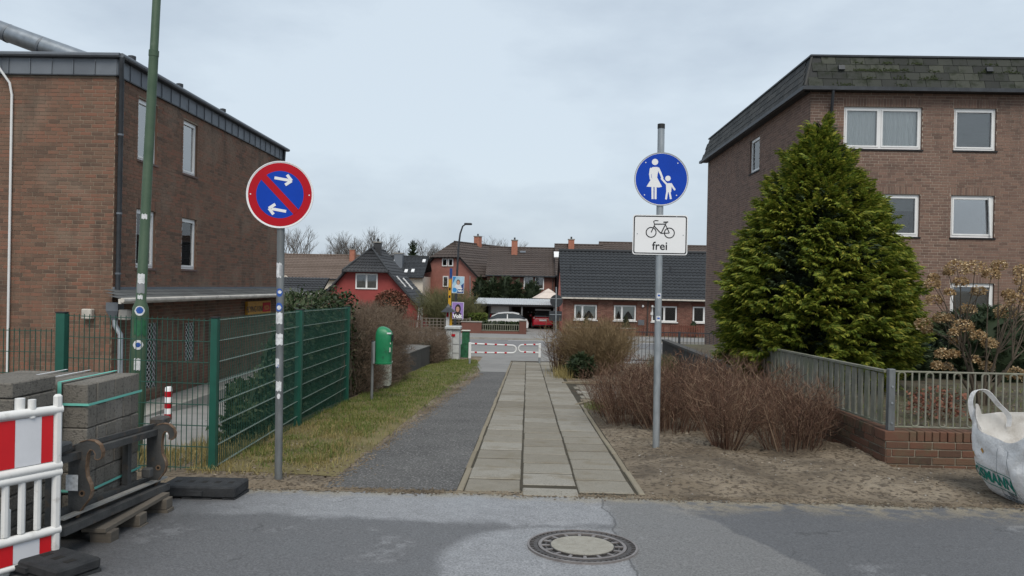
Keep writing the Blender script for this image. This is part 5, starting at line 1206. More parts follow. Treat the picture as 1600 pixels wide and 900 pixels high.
BG = thing('bulk_bag', 'slumped white woven builder bag with green print at the right edge', 'bulk bag', (4.75, 6.75, -.33))
def bagp(th, t, inner=0.):
    c, s = math.cos(th), math.sin(th); e = 2/4.2
    x = math.copysign(abs(c)**e, c); y = math.copysign(abs(s)**e, s)
    k = .80+.20*min(1, (t/.30))**.6 if t < .30 else 1+.03*math.sin((t-.30)*4.2)
    k -= inner
    a = (math.degrees(th)+360) % 360
    def bump(c0, w_): d = abs((a-c0+180) % 360-180); return math.exp(-(d/w_)**2)
    H = .62+.17*bump(138,14)+.10*bump(90,35)-.06*bump(185,22)+.10*bump(225,16)+.10*bump(315,20)+.08*bump(45,20)
    wr = .030*mnoise.noise((x*3+t*1.5, y*3, t*5))+.018*mnoise.noise((x*6, y*6+t*8, t*3))+.012*math.sin(a*.21+t*9)*t+.010*mnoise.noise((x*9, y*9, t*7))
    cx = 4.74+.05*(1-min(1,t/.6))
    return (cx+x*.53*k*(1+wr), 6.74+y*.50*k*(1+wr), -.335+H*t+.02*mnoise.noise((x*2,y*2,9))*t)
K, J = 96, 22
v = []; f = []
for j in range(J+1):
    for i in range(K): v.append(bagp(2*math.pi*i/K, j/J))
for j in range(J):
    for i in range(K): f.append((j*K+i, j*K+(i+1)%K, (j+1)*K+(i+1)%K, (j+1)*K+i))
f.append(tuple(range(K-1,-1,-1)))
from mathutils.bvhtree import BVHTree
bvh = BVHTree.FromPolygons([Vector(p) for p in v], f)
mkobj('sack', v, f, MT['bag'], BG, True)
v = []; f = []
for j in range(13):
    t = 1-.75*j/12
    for i in range(K): p = bagp(2*math.pi*i/K, t, .012+.30*(j/12)**2); v.append((p[0],p[1],p[2]-(.0 if j else .002)))
for j in range(12):
    for i in range(K): f.append((j*K+(i+1)%K, j*K+i, (j+1)*K+i, (j+1)*K+(i+1)%K))
f.append(tuple(12*K+i for i in range(K)))
mkobj('lining', v, f, MT['bag_in'], BG, True)
def ribbon(name, pts, w, m, parent, side):
    q = []; n = 8*(len(pts)-1); P3 = [Vector(p) for p in pts]
    def cr(t):
        i = min(int(t), len(P3)-2); u = t-i; p0, p1, p2, p3 = P3[max(i-1,0)], P3[i], P3[i+1], P3[min(i+2,len(P3)-1)]
        return .5*((2*p1)+(p2-p0)*u+(2*p0-5*p1+4*p2-p3)*u*u+(3*p1-p0-3*p2+p3)*u**3)
    vv = []; ff = []; s = Vector(side).normalized()*w/2
    for k in range(n+1):
        p = cr(k/8); vv += [p-s, p+s, p+s+Vector((0.002,0.003,.003)), p-s+Vector((0.002,0.003,.003))]
    for k in range(n):
        for a in range(4): b = (a+1)%4; ff.append((4*k+a,4*k+b,4*k+4+b,4*k+4+a))
    return mkobj(name, [tuple(p) for p in vv], ff, MT[m], parent, True)
ribbon('lifting_loop', [(4.30,7.12,.22),(4.25,7.15,.36),(4.235,7.16,.50),(4.27,7.14,.595),(4.36,7.12,.59),(4.48,7.14,.47),(4.60,7.17,.36),(4.62,7.2,.25)], .05, 'bag', BG, (.5,-.8,.3))
ribbon('lifting_loop', [(4.30,6.35,.28),(4.2,6.3,.36),(4.16,6.28,.2),(4.18,6.32,.0)], .05, 'bag', BG, (.5,.8,.2))
def wrap(name, vf, cy, cz, ang, m, off=.006):
    ca, sa = math.cos(RAD(ang)), math.sin(RAD(ang)); vv = []
    for p in vf[0]:
        y = cy-(p[0]*ca-p[1]*sa); z = cz+p[0]*sa+p[1]*ca
        h_ = bvh.ray_cast(Vector((3,y,z)), Vector((1,0,0)))
        vv.append(((h_[0].x if h_[0] is not None else 4.3)-off, y, z))
    return mkobj(name, vv, vf[1], MT[m], BG)
def grid_poly(x0,x1,y0,y1,n=12):
    vv = [(x0+(x1-x0)*i/n, y, 0) for y in (y0,y1) for i in range(n+1)]; return vv, [(i,i+1,n+2+i,n+1+i) for i in range(n)]
wrap('print_lettering', text_mesh('OSMANN', .135, .005), 6.79, -.145, -2, 'bag_green', .008)
for a in ((-.27,.27,.070,.077),(-.27,.27,-.075,-.068),(.268,.276,-.075,.077)): wrap('print_border', grid_poly(*a), 6.79, -.145, -2, 'bag_green')
wrap('print_lettering', text_mesh('BAU', .055, .002), 6.58, -.245, -2, 'bag_grey', .008); wrap('print_lettering', text_mesh('TIEFBAU', .05, .002), 6.62, -.29, -2, 'bag_grey', .008)
for cy, cz, w_, h_, a in ((6.92,.075,.045,.03,-40),(7.03,.02,.02,.05,20)): wrap('stain', grid_poly(-w_/2,w_/2,-h_/2,h_/2,4), cy, cz, a, 'stain', .004)
for cy in (6.70,6.52): wrap('seam', grid_poly(-.25,.20,-.002,.002,14), cy, -.05, 84 if cy > 6.6 else 100, 'bag_grey', .003)

# ================================================================== garden plants
HEADS = [(390,80,60),(335,108,24),(510,75,55),(665,55,40),(615,118,42),(815,88,40),(825,150,45),(240,145,30),(232,185,36),(245,290,40),(215,255,22),(345,240,25),(420,172,36),(440,235,18),(535,228,38),(725,122,22),(730,240,28),(770,280,45),(720,365,58),(840,215,30),(468,350,42),(290,410,36),(345,405,25),(180,455,45),(200,490,28),(440,465,50),(540,520,38),(380,505,25),(385,560,25),(615,570,40),(310,648,38),(378,645,30),(518,680,28),(340,730,28),(272,722,26),(600,720,36),(790,770,50),(760,480,20),(730,458,15),(930,120,45),(960,300,48),(900,420,40),(1000,500,45),(940,600,38),(880,330,35),(1010,200,45)]
def hydrangea():
    H = thing('dried_hydrangea', 'large bare hydrangea bush with dry brown flower heads behind the looped bar fence', 'shrub', (6.65, 11, -.1))
    st = MB(); r = random.Random(77); limbs = []
    for k in range(9):
        a = 2*math.pi*k/9+.3; t = (.22,.5,.34)[k % 3]; p0 = Vector((6.66+.06*math.cos(a), 11+.06*math.sin(a), -.14)); L_ = r.uniform(.45,.75)
        p1 = p0+Vector((math.cos(a)*t*.45, math.sin(a)*t*.35, .5))*L_; p2 = p1+Vector((math.cos(a)*t*1.1, math.sin(a)*t*.8, .8))*L_*.8
        st.tube([p0,p1,p2], [.034,.026,.017], 6, False); limbs.append((p1,p2))
    pet = (np.array([(0,0,0),(.5,.5,.15),(0,1,.05),(-.5,.5,.15)]), [(0,1,2),(0,2,3)])
    for i, (hx, hy, hr) in enumerate(HEADS):
        if hr < 24: continue
        s = hr/4.285*11/1160*1.22; c = Vector((5.405+hx*.002205, 11+r.uniform(-.45,.4), 2.065-hy*.00222)); c.x *= c.y/11; c.z = 1.5+(c.z-1.5)*c.y/11
        q = min(limbs, key=lambda l: (l[1]-c).length)[1] if c.z > .45 else min(limbs, key=lambda l: (l[0]-c).length)[0]
        m1 = q.lerp(c, .35)+Vector((r.uniform(-.04,.04), r.uniform(-.04,.04), .06+r.uniform(-.03,.05))); m2 = q.lerp(c, .7)+Vector((r.uniform(-.03,.03), 0, .04))
        st.tube([q,m1,m2,c], [.010,.008,.006,.004], 5, False)
        if r.random() < .8:
            a = r.uniform(0,6.28); e = m1+Vector((math.cos(a)*.2, math.sin(a)*.2, r.uniform(.15,.4))); st.tube([m1,(m1+e)/2+Vector((0,0,.03)),e], [.006,.005,.003], 4, False)
        n = int(110+170*(s/.1)); rr = np.random.default_rng(i+900); u = rr.uniform(-.75,1,n); a = rr.uniform(0,6.28,n); w_ = np.sqrt(1-u*u); q_ = rr.uniform(.78,1.03,n)
        P = np.stack([c.x+np.cos(a)*w_*s*q_, c.y+np.sin(a)*w_*s*q_, c.z+u*s*.75*q_],1)
        V, F = scatter([pet], np.zeros(n,int), xform(rotz(a-1.57+rr.normal(0,.8,n)) @ rotx(rr.uniform(-1.2,1.4,n)), rr.uniform(.02,.038,n), P)); mkobj('flower_head', V, F, MT['hyd'], H)
    st.build('branches', MT['bark'], H)
hydrangea()
def bush(name, label, cx, cy, z0, prof, n, m, seed, smin=.12, smax=.25, ell=(1,1)):
    o = thing(name, label, 'shrub', (cx,cy,z0)); conifer(o, 'foliage', cx, cy, [(z0+a, b) for a, b in prof], n, smin, smax, m, seed, .16, ell=ell); return o
bush('evergreen_shrub', 'dark evergreen shrub behind the dry hydrangea in front of the apartment block', 8.9, 14.6, -.1, [(0,.9),(.5,1.15),(.9,1.0),(1.15,.6),(1.3,.15)], 1500, 'hedgecon', 61, ell=(1.25,.8))
bush('evergreen_shrub', 'small dark evergreen shrub between the blue bin and the conifer', 7.05, 14.2, -.1, [(0,.45),(.4,.55),(.8,.4),(1.0,.1)], 700, 'hedgecon', 62)
RL = thing('red_leaf_shrub', 'small shrub with dry reddish leaves behind the looped bar fence', 'shrub', (5.25, 9.6, -.1))
def rl(r):
    a = r.uniform(0,6.28); q = math.sqrt(r.random())*.3; return (5.25+q*math.cos(a)*1.2, 9.6+q*math.sin(a), -.05+r.random()*.42*(1-q*1.2), a, r.uniform(-.3,.8))
V, F = leaf_cloud(420, rl, 8, .03, .06); mkobj('leaves', V, F, MT['redleaf'], RL)
V, F = shrub_mesh(24,.1,.25,.42,.7,5); o = mkobj('twigs', V+np.array([5.25,9.6,-.1]), F, MT['twig_red'], RL)
litter_o = None
n = 1500; r2 = np.random.default_rng(33); P = np.stack([r2.uniform(4.2,8.5,n), r2.uniform(8.5,13,n), np.full(n,-.095)],1)
V, F = scatter([(np.array([(-1,-.3,0),(0,-.5,.15),(1,0,.05),(0,.5,.2)]), [(0,1,3),(1,2,3)])], np.zeros(n,int), xform(rotz(r2.uniform(0,6.28,n)) @ rotx(r2.normal(0,.3,n)), r2.uniform(.01,.035,n), P))
tag(mkobj('garden_litter', V, F, MT['litter']), 'dead leaves covering the garden soil behind the low wall', 'litter', kind='stuff')
n = 1400; P = np.stack([r2.uniform(4.2,8.5,n), r2.uniform(8.6,13,n)],1)
tag(blades(n, P[:,0], P[:,1], np.full(n,-.1), .03, .08, MT['grass'], 'garden_grass', .008, 1.), 'thin patchy grass in the front garden of the apartment block', 'grass', kind='stuff')
BB = thing('wheelie_bin', 'dark blue wheelie bin between the conifer and the hydrangea', 'bin', (8.45, 16, -.1))
MB().add([(8.20,15.75,-.06),(8.68,15.75,-.06),(8.68,16.25,-.06),(8.20,16.25,-.06),(8.15,15.7,.50),(8.73,15.7,.50),(8.73,16.3,.50),(8.15,16.3,.50)],[(0,3,2,1),(4,5,6,7),(0,1,5,4),(1,2,6,5),(2,3,7,6),(3,0,4,7)]).build('body', MT['bluebin'], BB)
MB().bbox(8.12,8.76,15.66,16.34,.505,.58,.02).build('lid', MT['bluebin'], BB); MB().tube([(8.2,16.36,.53),(8.7,16.36,.53)], .02, 8).build('handle', MT['bluebin'], BB)
for x in (8.2,8.68): MB().tube([(x-.03,16.28,-.0),(x+.03,16.28,-.0)], .1, 14).build('wheel', MT['tyre'], BB)

# ================================================================== beside the path further back
LBN = thing('litter_bin', 'scuffed green rounded litter bin on a steel post in front of the bare hedge', 'litter bin', (-2.78, 13.33, -.6))
MB().tube([(-2.78,13.33,-.72),(-2.775,13.33,.45)], .026, 12).build('post', MT['galv_dull'], LBN, True)
MB().tube([(-2.775,13.33,.45),(-2.775,13.33,.468)], .028, 12).build('post_cap', MT['black'], LBN)
MB().box(-2.755,-2.722,13.26,13.40,.06,.45).build('bracket', MT['galv'], LBN)
v = []; f = []; K = 28
lev = [(.055,-2.725,-2.425,.14),(.08,-2.725,-2.425,.145),(.085,-2.715,-2.432,.135),(.30,-2.72,-2.428,.14),(.50,-2.725,-2.422,.145),(.585,-2.722,-2.424,.145),(.64,-2.708,-2.445,.132),(.685,-2.69,-2.49,.108),(.715,-2.66,-2.545,.07),(.725,-2.63,-2.58,.03)]
for z, x0, x1, d in lev:
    for i in range(K):
        a = 2*math.pi*i/K; c, s = math.cos(a), math.sin(a); e = .62
        v.append(((x0+x1)/2+(x1-x0)/2*math.copysign(abs(c)**e,c), 13.33+d*math.copysign(abs(s)**e,s), z))
for j in range(len(lev)-1):
    for i in range(K): f.append((j*K+i, j*K+(i+1)%K, (j+1)*K+(i+1)%K, (j+1)*K+i))
f += [tuple(range(K-1,-1,-1)), tuple((len(lev)-1)*K+i for i in range(K))]
bd = mkobj('body', v, f, MT['bin_green'], LBN, True)
MB().box(-2.50,-2.424,13.19,13.21,.60,.625).build('opening_lip', MT['s_white'], LBN); MB().box(-2.424,-2.420,13.24,13.42,.46,.58).build('opening_shade', MT['dark'], LBN)  # opening is a dark plate on the body, inner shade put into colour
MB().box(-2.45,-2.428,13.183,13.192,.28,.36).box(-2.44,-2.425,13.183,13.191,.42,.45).build('torn_sticker', MT['box_pale'], LBN)
PB = thing('cable_pillar', 'small weathered pale cable pillar standing behind the green litter bin', 'cable pillar', (-2.98, 15.5, -.75))
MB().bbox(-3.12,-2.975,15.38,15.62,-.8,-.17,.008).build('side_panel', MT['box_pale'], PB); MB().bbox(-2.972,-2.842,15.36,15.62,-.63,-.17,.008).build('door', MT['box_pale'], PB)
MB().bbox(-2.972,-2.86,15.37,15.62,-.8,-.632,.005).build('base', MT['zinc_dk'], PB); MB().bbox(-3.14,-2.825,15.34,15.64,-.168,-.13,.012).build('cap', MT['box_pale'], PB)
DW = thing('retaining_wall', 'dark concrete retaining wall with wide flat top beside the grass verge', 'wall', (-3.8, 21.5, -1.2))
for k in range(6):
    y0 = 18.5+k*1.0; y1 = y0+.985; za, zb = -.36-.034*(y0-19), -.36-.034*(y1-19)
    MB().add([(x,y,z) for y, zt in ((y0,za),(y1,zb)) for x, z in ((-4.4,-2.2),(-3.2,-2.2),(-3.2,zt),(-4.4,zt+.05))], [(0,1,2,3),(7,6,5,4),(0,4,5,1),(1,5,6,2),(3,7,4,0)]).build('wall_element', MT['wall_dk'], DW)
    MB().add([(x,y,z) for y, zt in ((y0,za),(y1,zb)) for x, z in ((-4.42,zt+.052),(-3.19,zt+.002),(-3.19,zt+.03),(-4.42,zt+.08))], [(0,1,2,3),(7,6,5,4),(0,4,5,1),(1,5,6,2),(2,6,7,3),(3,7,4,0)]).build('cap_slab', MT['wall_cap'], DW)
UC = thing('utility_cabinet', 'tall grey utility cabinet with red sticker at the end of the verge', 'cabinet', (-2.78, 27.9, -1.34))
MB().bbox(-3.02,-2.78,27.65,28.2,-1.4,-.16,.01).build('body', MT['cab_grey'], UC); MB().bbox(-2.775,-2.53,27.67,28.2,-1.36,-.16,.01).build('door', MT['cab_grey'], UC)
MB().bbox(-3.07,-2.48,27.58,28.26,-.158,-.05,.02).build('roof', MT['cab_grey'], UC); MB().box(-2.82,-2.68,27.64,27.648,-.42,-.33).build('sticker', MT['s_red'], UC)
MB().bbox(-3.03,-2.86,27.45,27.64,-1.4,-.72,.01).build('side_box', MT['box_pale'], UC)
for z in (-.72,-1.05): MB().box(-2.77,-2.535,27.662,27.668,z,z+.012).build('door_groove', MT['zinc_dk'], UC)
GC = thing('green_pillar', 'slim green painted cable pillar right of the grey utility cabinet', 'cable pillar', (-2.37, 29, -1.36))
MB().bbox(-2.53,-2.25,28.85,29.15,-.80,-.30,.01).build('upper_box', MT['cab_green'], GC); MB().bbox(-2.56,-2.22,28.8,29.2,-.295,-.26,.01).build('cap', MT['box_pale'], GC)
MB().bbox(-2.58,-2.28,28.84,29.12,-1.5,-.81,.01).build('lower_box', MT['cab_green'], GC)
def bar_gate(label, xp, xe, y, zt, group):
    g = base(y); G_ = thing('cycle_barrier', label, 'cycle barrier', (xp, y, g), group)
    MB().tube([(xp,y,g-.1),(xp,y,g+.22)], .04, 10).build('post_foot', MT['galv'], G_, True); MB().bbox(xp-.045,xp+.045,y-.04,y+.04,g+.22,zt+.04,.008).build('post', MT['p_white'], G_)
    s = 1 if xe > xp else -1; r = .13; pts = [(xp,y,zt)]+[(xe-s*r+s*r*math.sin(t), y, zt-.03-r+r*math.cos(t)) for t in [math.pi*i/8 for i in range(9)]]+[(xp,y,zt-.30)]
    MB().tube(pts, .028, 8).build('loop_rail', MT['p_white'], G_, True)
    n = max(2, round(abs(xe-xp)/.36))
    for k in range(n):
        f_ = (k+.6)/n*.86; x = xp+(xe-xp)*f_
        for top in (1, 0):
            z = zt+(-.03*f_ if top else -.30+.01*f_); MB().tube([(x-.04,y,z),(x+.04,y,z)], .0295, 8).build('red_band', MT['s_red'], G_, True)
bar_gate('longer red and white looped cycle barrier from the left across the path end', -1.94, -.36, 25.3, -.49, 'cycle barriers at the path end')
bar_gate('shorter red and white looped cycle barrier from the right across the path end', .47, -.30, 27.0, -.60, 'cycle barriers at the path end')
L2 = thing('street_lamp', 'thin far street lamp with curved arm carrying two election posters', 'street lamp', (-3.30, 34, -1.43))
MB().tube([(-3.33,34,-1.5),(-3.31,34,.2),(-3.26,34,2.2),(-3.22,34,3.3),(-3.16,34,3.85),(-3.05,34,4.2),(-2.88,34,4.32)], [.07,.06,.05,.045,.04,.035,.03], 10).build('pole', MT['zinc_dk'], L2, True)
MB().bbox(-2.98,-2.62,33.88,34.1,4.26,4.35,.03).build('lamp_head', MT['zinc_dk'], L2)
def poster(name, label, z0, h, bgm):
    P_ = thing(name, label, 'poster', (-3.2, 33.92, z0)); w = .55
    T = face_front((-3.20,33.92,z0+h/2)) @ Matrix.Rotation(RAD(-1.5),4,'Z'); b = MB(T).box(-w/2,w/2,-h/2,h/2,-.006,0).build('board', MT['s_white'], P_)
    MB(T).box(-w/2+.015,w/2-.015,-h/2+.015,h/2-.015,.002,.004).build('print_ground', MT[bgm], P_); return P_, T
p_, T = poster('election_poster', 'upper pale blue portrait poster on the far street lamp', 1.12, .78, 'p_sky')
MB(T).prism([(.02,-.15),(.26,.1),(.26,-.37),(-.05,-.37)],.005,.007).build('navy_field', MT['p_navy'], p_); MB(T).prism([(-.26,.37),(-.1,.37),(-.26,.0)],.005,.007).build('blue_field', MT['p_blue'], p_)
MB(T).prism([(.16*math.cos(t)-.0,.16*math.sin(t)*1.0-.13 if math.sin(t) > 0 else -.2) for t in [2*math.pi*i/24 for i in range(24)]],.008,.010).build('shoulders', MT['refl_white'], p_)
MB(T).prism([(.085*math.cos(t),.12+.12*math.sin(t)) for t in [2*math.pi*i/24 for i in range(24)]],.011,.013).build('hair', MT['hair'], p_); MB(T).prism([(.068*math.cos(t),.10+.10*math.sin(t)) for t in [2*math.pi*i/24 for i in range(24)]],.014,.016).build('face', MT['skin'], p_)
MB(T).prism(circ(-.15,-.24,.10,24),.011,.013).build('round_emblem', MT['p_blue'], p_); MB(T).box(.0,.2,-.18,-.14,.011,.013).build('text_line', MT['s_white'], p_)
tv, tf = text_mesh('AfD', .13, .006); MB(T @ Matrix.Translation((.11,-.28,.012))).add(tv, tf).build('lettering', MT['s_white'], p_)
p_, T = poster('election_poster', 'lower lilac portrait poster reading Volt on the far street lamp', -.06, .78, 'p_lilac')
MB(T).prism([(-.2,-.37),(-.16,-.12),(0,-.02),(.16,-.12),(.22,-.37)],.005,.007).build('shoulders', MT['hair'], p_)
MB(T).prism([(.135*math.cos(t)+.01,.08+.21*math.sin(t)) for t in [2*math.pi*i/24 for i in range(24)]],.008,.010).build('hair', MT['hair'], p_); MB(T).prism([(.078*math.cos(t),.06+.125*math.sin(t)) for t in [2*math.pi*i/24 for i in range(24)]],.011,.013).build('face', MT['skin'], p_)
for x in (-.032,.032): MB(T).box(x-.016,x+.016,.075,.09,.014,.015).build('eye', MT['hair'], p_)
MB(T).box(-.03,.03,-.015,-.002,.014,.015).build('mouth', MT['tail'], p_)
tv, tf = text_mesh('Volt', .235, .014); MB(T @ Matrix.Translation((0,-.26,.016))).add(tv, tf).build('lettering', MT['s_white'], p_)
BS = thing('bus_stop_mast', 'yellow mast with small blue sign left of the election posters', 'bus stop', (-3.62, 34.2, -1.43))
MB().tube([(-3.60,34.2,-1.5),(-3.60,34.2,2.2)], .03, 8).build('mast', MT['galv'], BS, True); MB().box(-3.66,-3.53,34.12,34.16,.55,1.75).build('yellow_panel', MT['s_yellow'], BS); MB().box(-3.62,-3.50,34.12,34.16,1.82,2.26).build('blue_sign', MT['p_navy'], BS)
for z in (.9,1.25): MB().box(-3.64,-3.56,34.11,34.118,z,z+.12).build('symbol', MT['s_black'], BS)
RP = thing('roofed_post', 'red and white post with small dark pyramid roof behind the grey utility cabinet', 'post', (-3.28, 29.6, -1.37))
MB().bbox(-3.24,-3.12,29.5,29.6,-1.4,.42,.01).build('white_post', MT['p_white'], RP); MB().bbox(-3.10,-3.0,29.52,29.6,-1.4,.42,.01).build('yellow_post', MT['s_yellow'], RP); MB().box(-3.22,-3.14,29.485,29.498,.22,.40).build('red_plate', MT['s_red'], RP)
MB().add([(-3.42,29.2,.42),(-2.86,29.2,.42),(-2.86,29.8,.42),(-3.42,29.8,.42),(-3.24,29.45,.60),(-3.06,29.45,.60),(-3.06,29.6,.60),(-3.24,29.6,.60),(-3.15,29.52,.76)],[(3,2,1,0),(0,1,5,4),(1,2,6,5),(2,3,7,6),(3,0,4,7),(4,5,8),(5,6,8),(6,7,8),(7,4,8)]).build('pyramid_roof', MT['zinc_dk'], RP)
SN = thing('traffic_sign_back', 'back of round and square traffic signs on a thin pole right of the red car', 'traffic sign', (1.53, 40, -1.52))
g = base(35)
SN.location = (1.36, 35, g)
MB().tube([(1.36,35,g),(1.33,35,1.5)], .03, 8).build('pole', MT['galv'], SN, True); MB(face_front((1.35,35.05,.84))).prism(circ(0,0,.30,32),-.004,0).build('round_plate', MT['zinc_dk'], SN); MB().box(1.02,1.62,35.04,35.046,-.10,.36).build('square_plate', MT['zinc_dk'], SN)
for z in (.95,.2): MB().box(1.05,1.6,35.03,35.037,z-.015,z+.015).build('bracket', MT['galv'], SN)
# right: bare shrubs by the path end, railing
def one_shrub(name, label, x, y, VF, m, sc=1.):
    o = bpy.data.objects.new(name, mesh_of(name, VF, MT[m])); COL.objects.link(o); o.location = (x, y, gz(x,y)); o.scale = (sc,)*3; return tag(o, label, 'shrub')
one_shrub('tan_shrub', 'big rounded tan bare shrub at the right of the path near its far end', 1.95, 22.0, shrub_mesh(420,.45,1.0,1.75,.62,101,STEMB), 'twig_tan')
one_shrub('tan_shrub', 'tan bare shrub behind the big rounded one', 2.5, 23.3, shrub_mesh(220,.4,1.0,1.6,.5,102,STEMB), 'twig_tan')
one_shrub('dark_shrub', 'thin dark bare shrub at the path edge by the far barrier', .95, 22.4, shrub_mesh(90,.18,.8,1.35,.35,103,STEM), 'twig_red')
LS = thing('low_evergreen', 'low dark evergreen shrub at the foot of the tan bare shrub', 'shrub', (1.5, 20.3, base(20.3)))
conifer(LS, 'foliage', 1.5, 20.4, [(base(20.3),.35),(base(20.3)+.25,.5),(base(20.3)+.5,.35),(base(20.3)+.62,.08)], 700, .08, .17, 'ivy', 64)
n = 500; xs = r_.normal(1.0,.14,n); ys = r_.normal(20.6,.6,n); tag(blades(n, xs, ys, np.array([gz(a,b) for a,b in zip(xs,ys)]), .12, .4, MT['straw'], 'dead_grass_tuft', .01, .9, 7), 'tuft of dead yellow grass at the path edge', 'grass', kind='stuff')
RG = thing('railing', 'dark metal garden railing with thin bars beyond the bare shrubs', 'railing', (4.5, 24, -1.1))
for x in (3.10,4.9,6.7): MB().bbox(x-.035,x+.035,23.97,24.03,-1.3,.14,.005).build('post', MT['zinc_dk'], RG)
for z in (.09,-.82): MB().box(3.1,6.7,23.985,24.015,z,z+.03).build('rail', MT['zinc_dk'], RG)
for k in range(29): MB().box(3.22+k*.12,3.235+k*.12,23.99,24.005,-.79,.09).build('bar', MT['zinc_dk'], RG)
WT = thing('garden_terrace_wall', 'low wall with pale mottled top running beside the apartment block garden', 'wall', (4.3, 18, -.6))
MB().box(4.0,4.118,14.5,22.0,-1.3,-.05).build('wall', MT['wall_dk'], WT); MB().box(3.97,4.16,14.5,22.0,-.045,.02).build('coping', MT['wall_dk'], WT)
one_shrub('green_shrub', 'small olive green shrub at the low garden wall beyond the bed', 3.6, 19.5, shrub_mesh(160,.2,.5,.8,.5,108,STEMB), 'twig_green')

# ================================================================== houses across the street
def tile_roof(parent, e0, e1, r1, r0, rows, cols, m, base_m='dark', amp=.025, th=.12):
    """pantiled slope e0-e1 (eave) to r0-r1 (ridge), rows stepping up"""
    e0, e1, r1, r0 = map(Vector, (e0,e1,r1,r0)); nrm = (e1-e0).cross(r0-e0)
    if nrm.length < 1e-6: nrm = (e1-e0).cross(r1-e0)
    nrm.normalize()
    if nrm.z < 0: nrm = -nrm
    b = MB(); b.add([tuple(p-nrm*.03) for p in (e0,e1,r1,r0)]+[tuple(p-nrm*th) for p in (e0,e1,r1,r0)], [(0,1,2,3),(7,6,5,4),(0,4,5,1),(1,5,6,2),(2,6,7,3),(3,7,4,0)])
    ro = b.build('roof', MT[base_m], parent)
    V = []; F = []; sub = 4; w = cols*sub
    for r in range(rows):
        v0, v1 = r/rows, min(1, (r+1.12)/rows); bs = len(V)
        for vv, lift in ((v0,.045),(v1,.0)):
            a = e0.lerp(r0, vv); c = e1.lerp(r1, vv)
            for i in range(w+1): V.append(tuple(a.lerp(c, i/w)+nrm*(lift+amp*math.cos(2*math.pi*i/sub))))
        a = e0.lerp(r0, v0); c = e1.lerp(r1, v0)
        for i in range(w+1): V.append(tuple(a.lerp(c, i/w)-nrm*.01))
        for i in range(w):
            F.append((bs+i, bs+i+1, bs+w+1+i+1, bs+w+1+i)); F.append((bs+2*(w+1)+i, bs+2*(w+1)+i+1, bs+i+1, bs+i))
    mkobj('roof_tiles', V, F, MT[m], ro, kind='stuff'); return ro
def ridge(parent, a, b, m, r=.09): return MB().tube([a,b], r, 8).build('ridge', MT[m], parent)
def skylight(parent, e0, e1, r1, r0, u, v, w, h, m='upvc'):
    e0, e1, r1, r0 = map(Vector, (e0,e1,r1,r0)); p = e0.lerp(e1,u).lerp(r0.lerp(r1,u), v); ux = (e1-e0).normalized(); up = (r0-e0) - ux*(r0-e0).dot(ux); up.normalize(); n = ux.cross(up)
    if n.z < 0: n = -n
    T = tmat(ux, up, n, p); MB(T).box(-w/2,w/2,0,h,.02,.11).build('skylight', MT[m], parent)
def chimney(parent, x0, x1, y0, y1, z0, z1, m='chim'):
    c = MB().box(x0,x1,y0,y1,z0,z1).build('chimney', MT[m], parent); MB().box(x0-.05,x1+.05,y0-.05,y1+.05,z1,z1+.08).build('chimney_cap', MT['concrete'], c)
    MB().tube([((x0+x1)/2,(y0+y1)/2,z1+.08),((x0+x1)/2,(y0+y1)/2,z1+.3)], .09, 8).build('chimney_pot', MT['zinc_dk'], c)
def hwin(parent, x0, x1, z0, z1, y, splits=(.5,), back=None, glass='glass', fw=.09):
    T = face_front((0,y,0)); f = MB(T); f.box(x0,x0+fw,z0,z1,-.05,.03); f.box(x1-fw,x1,z0,z1,-.05,.03); f.box(x0+fw,x1-fw,z0,z0+fw,-.05,.03); f.box(x0+fw,x1-fw,z1-fw,z1,-.05,.03)
    for s in splits: c = x0+(x1-x0)*s; f.box(c-.06,c+.06,z0+fw,z1-fw,-.05,.03)
    w = f.build('window', MT['upvc'], parent); cuts = [x0+fw]+[x0+(x1-x0)*s for s in splits]+[x1-fw]
    for i in range(len(cuts)-1): MB(T).box(cuts[i]+.01,cuts[i+1]-.01,z0+fw,z1-fw,.008,.014).build('pane', MT[glass], w)
    MB(T).box(x0+.02,x1-.02,z0+.02,z1-.02,-.048,-.044).build('room_back', MT['dark'], w)
    if back == 'swag':
        c = MB(T)
        for i in range(len(cuts)-1):
            a, b = cuts[i]+.02, cuts[i+1]-.02; n = 12
            for k in range(n):
                u0, u1 = k/n, (k+1)/n; f0 = lambda u: z1-fw-(z1-z0)*(.30+.62*abs(2*u-1)**1.4)
                c.quad((a+(b-a)*u0, f0(u0), -.02),(a+(b-a)*u1, f0(u1), -.02),(a+(b-a)*u1, z1-fw, -.02),(a+(b-a)*u0, z1-fw, -.02))
        c.build('curtain', MT['curtain'], w)
    elif back: MB(T).box(x0+.03,x1-.03,z0+.03,z1-.03,-.03,-.026).build('curtain', MT[back], w)
    return w
gF = base(50)
# ---- red gabled house
RH = thing('red_house', 'dark red rendered house with half hipped anthracite roof and white gable window', 'house', (-11.2, 52, gF))
x0, x1, ya, yb = -14.7, -7.75, 52.0, 58.0
prof = [(x0,gF-.2),(x1,gF-.2),(x1,.10),(-8.35,.62),(-9.92,2.36),(-12.75,2.36),(-13.95,.95),(x0,.36)]
MB(face_front((0,ya,0))).prism(prof, -6.0, 0).build('wall', MT['red_render'], RH)
hwin(RH, -12.13,-10.57,1.08,2.18, ya-.04, (.5,), 'blind')
pr = [(-7.55,-.02),(-8.25,.64),(-9.86,2.40),(-11.25,4.02)]
for i in range(3):
    a, b = pr[i], pr[i+1]; tile_roof(RH, (a[0],ya-.35,a[1]),(a[0],yb+.2,a[1]),(b[0],yb+.2,b[1]),(b[0],ya-.35+(1.3 if i == 2 else 0),b[1]), (4,7,7)[i], 20, 'tile_dk')
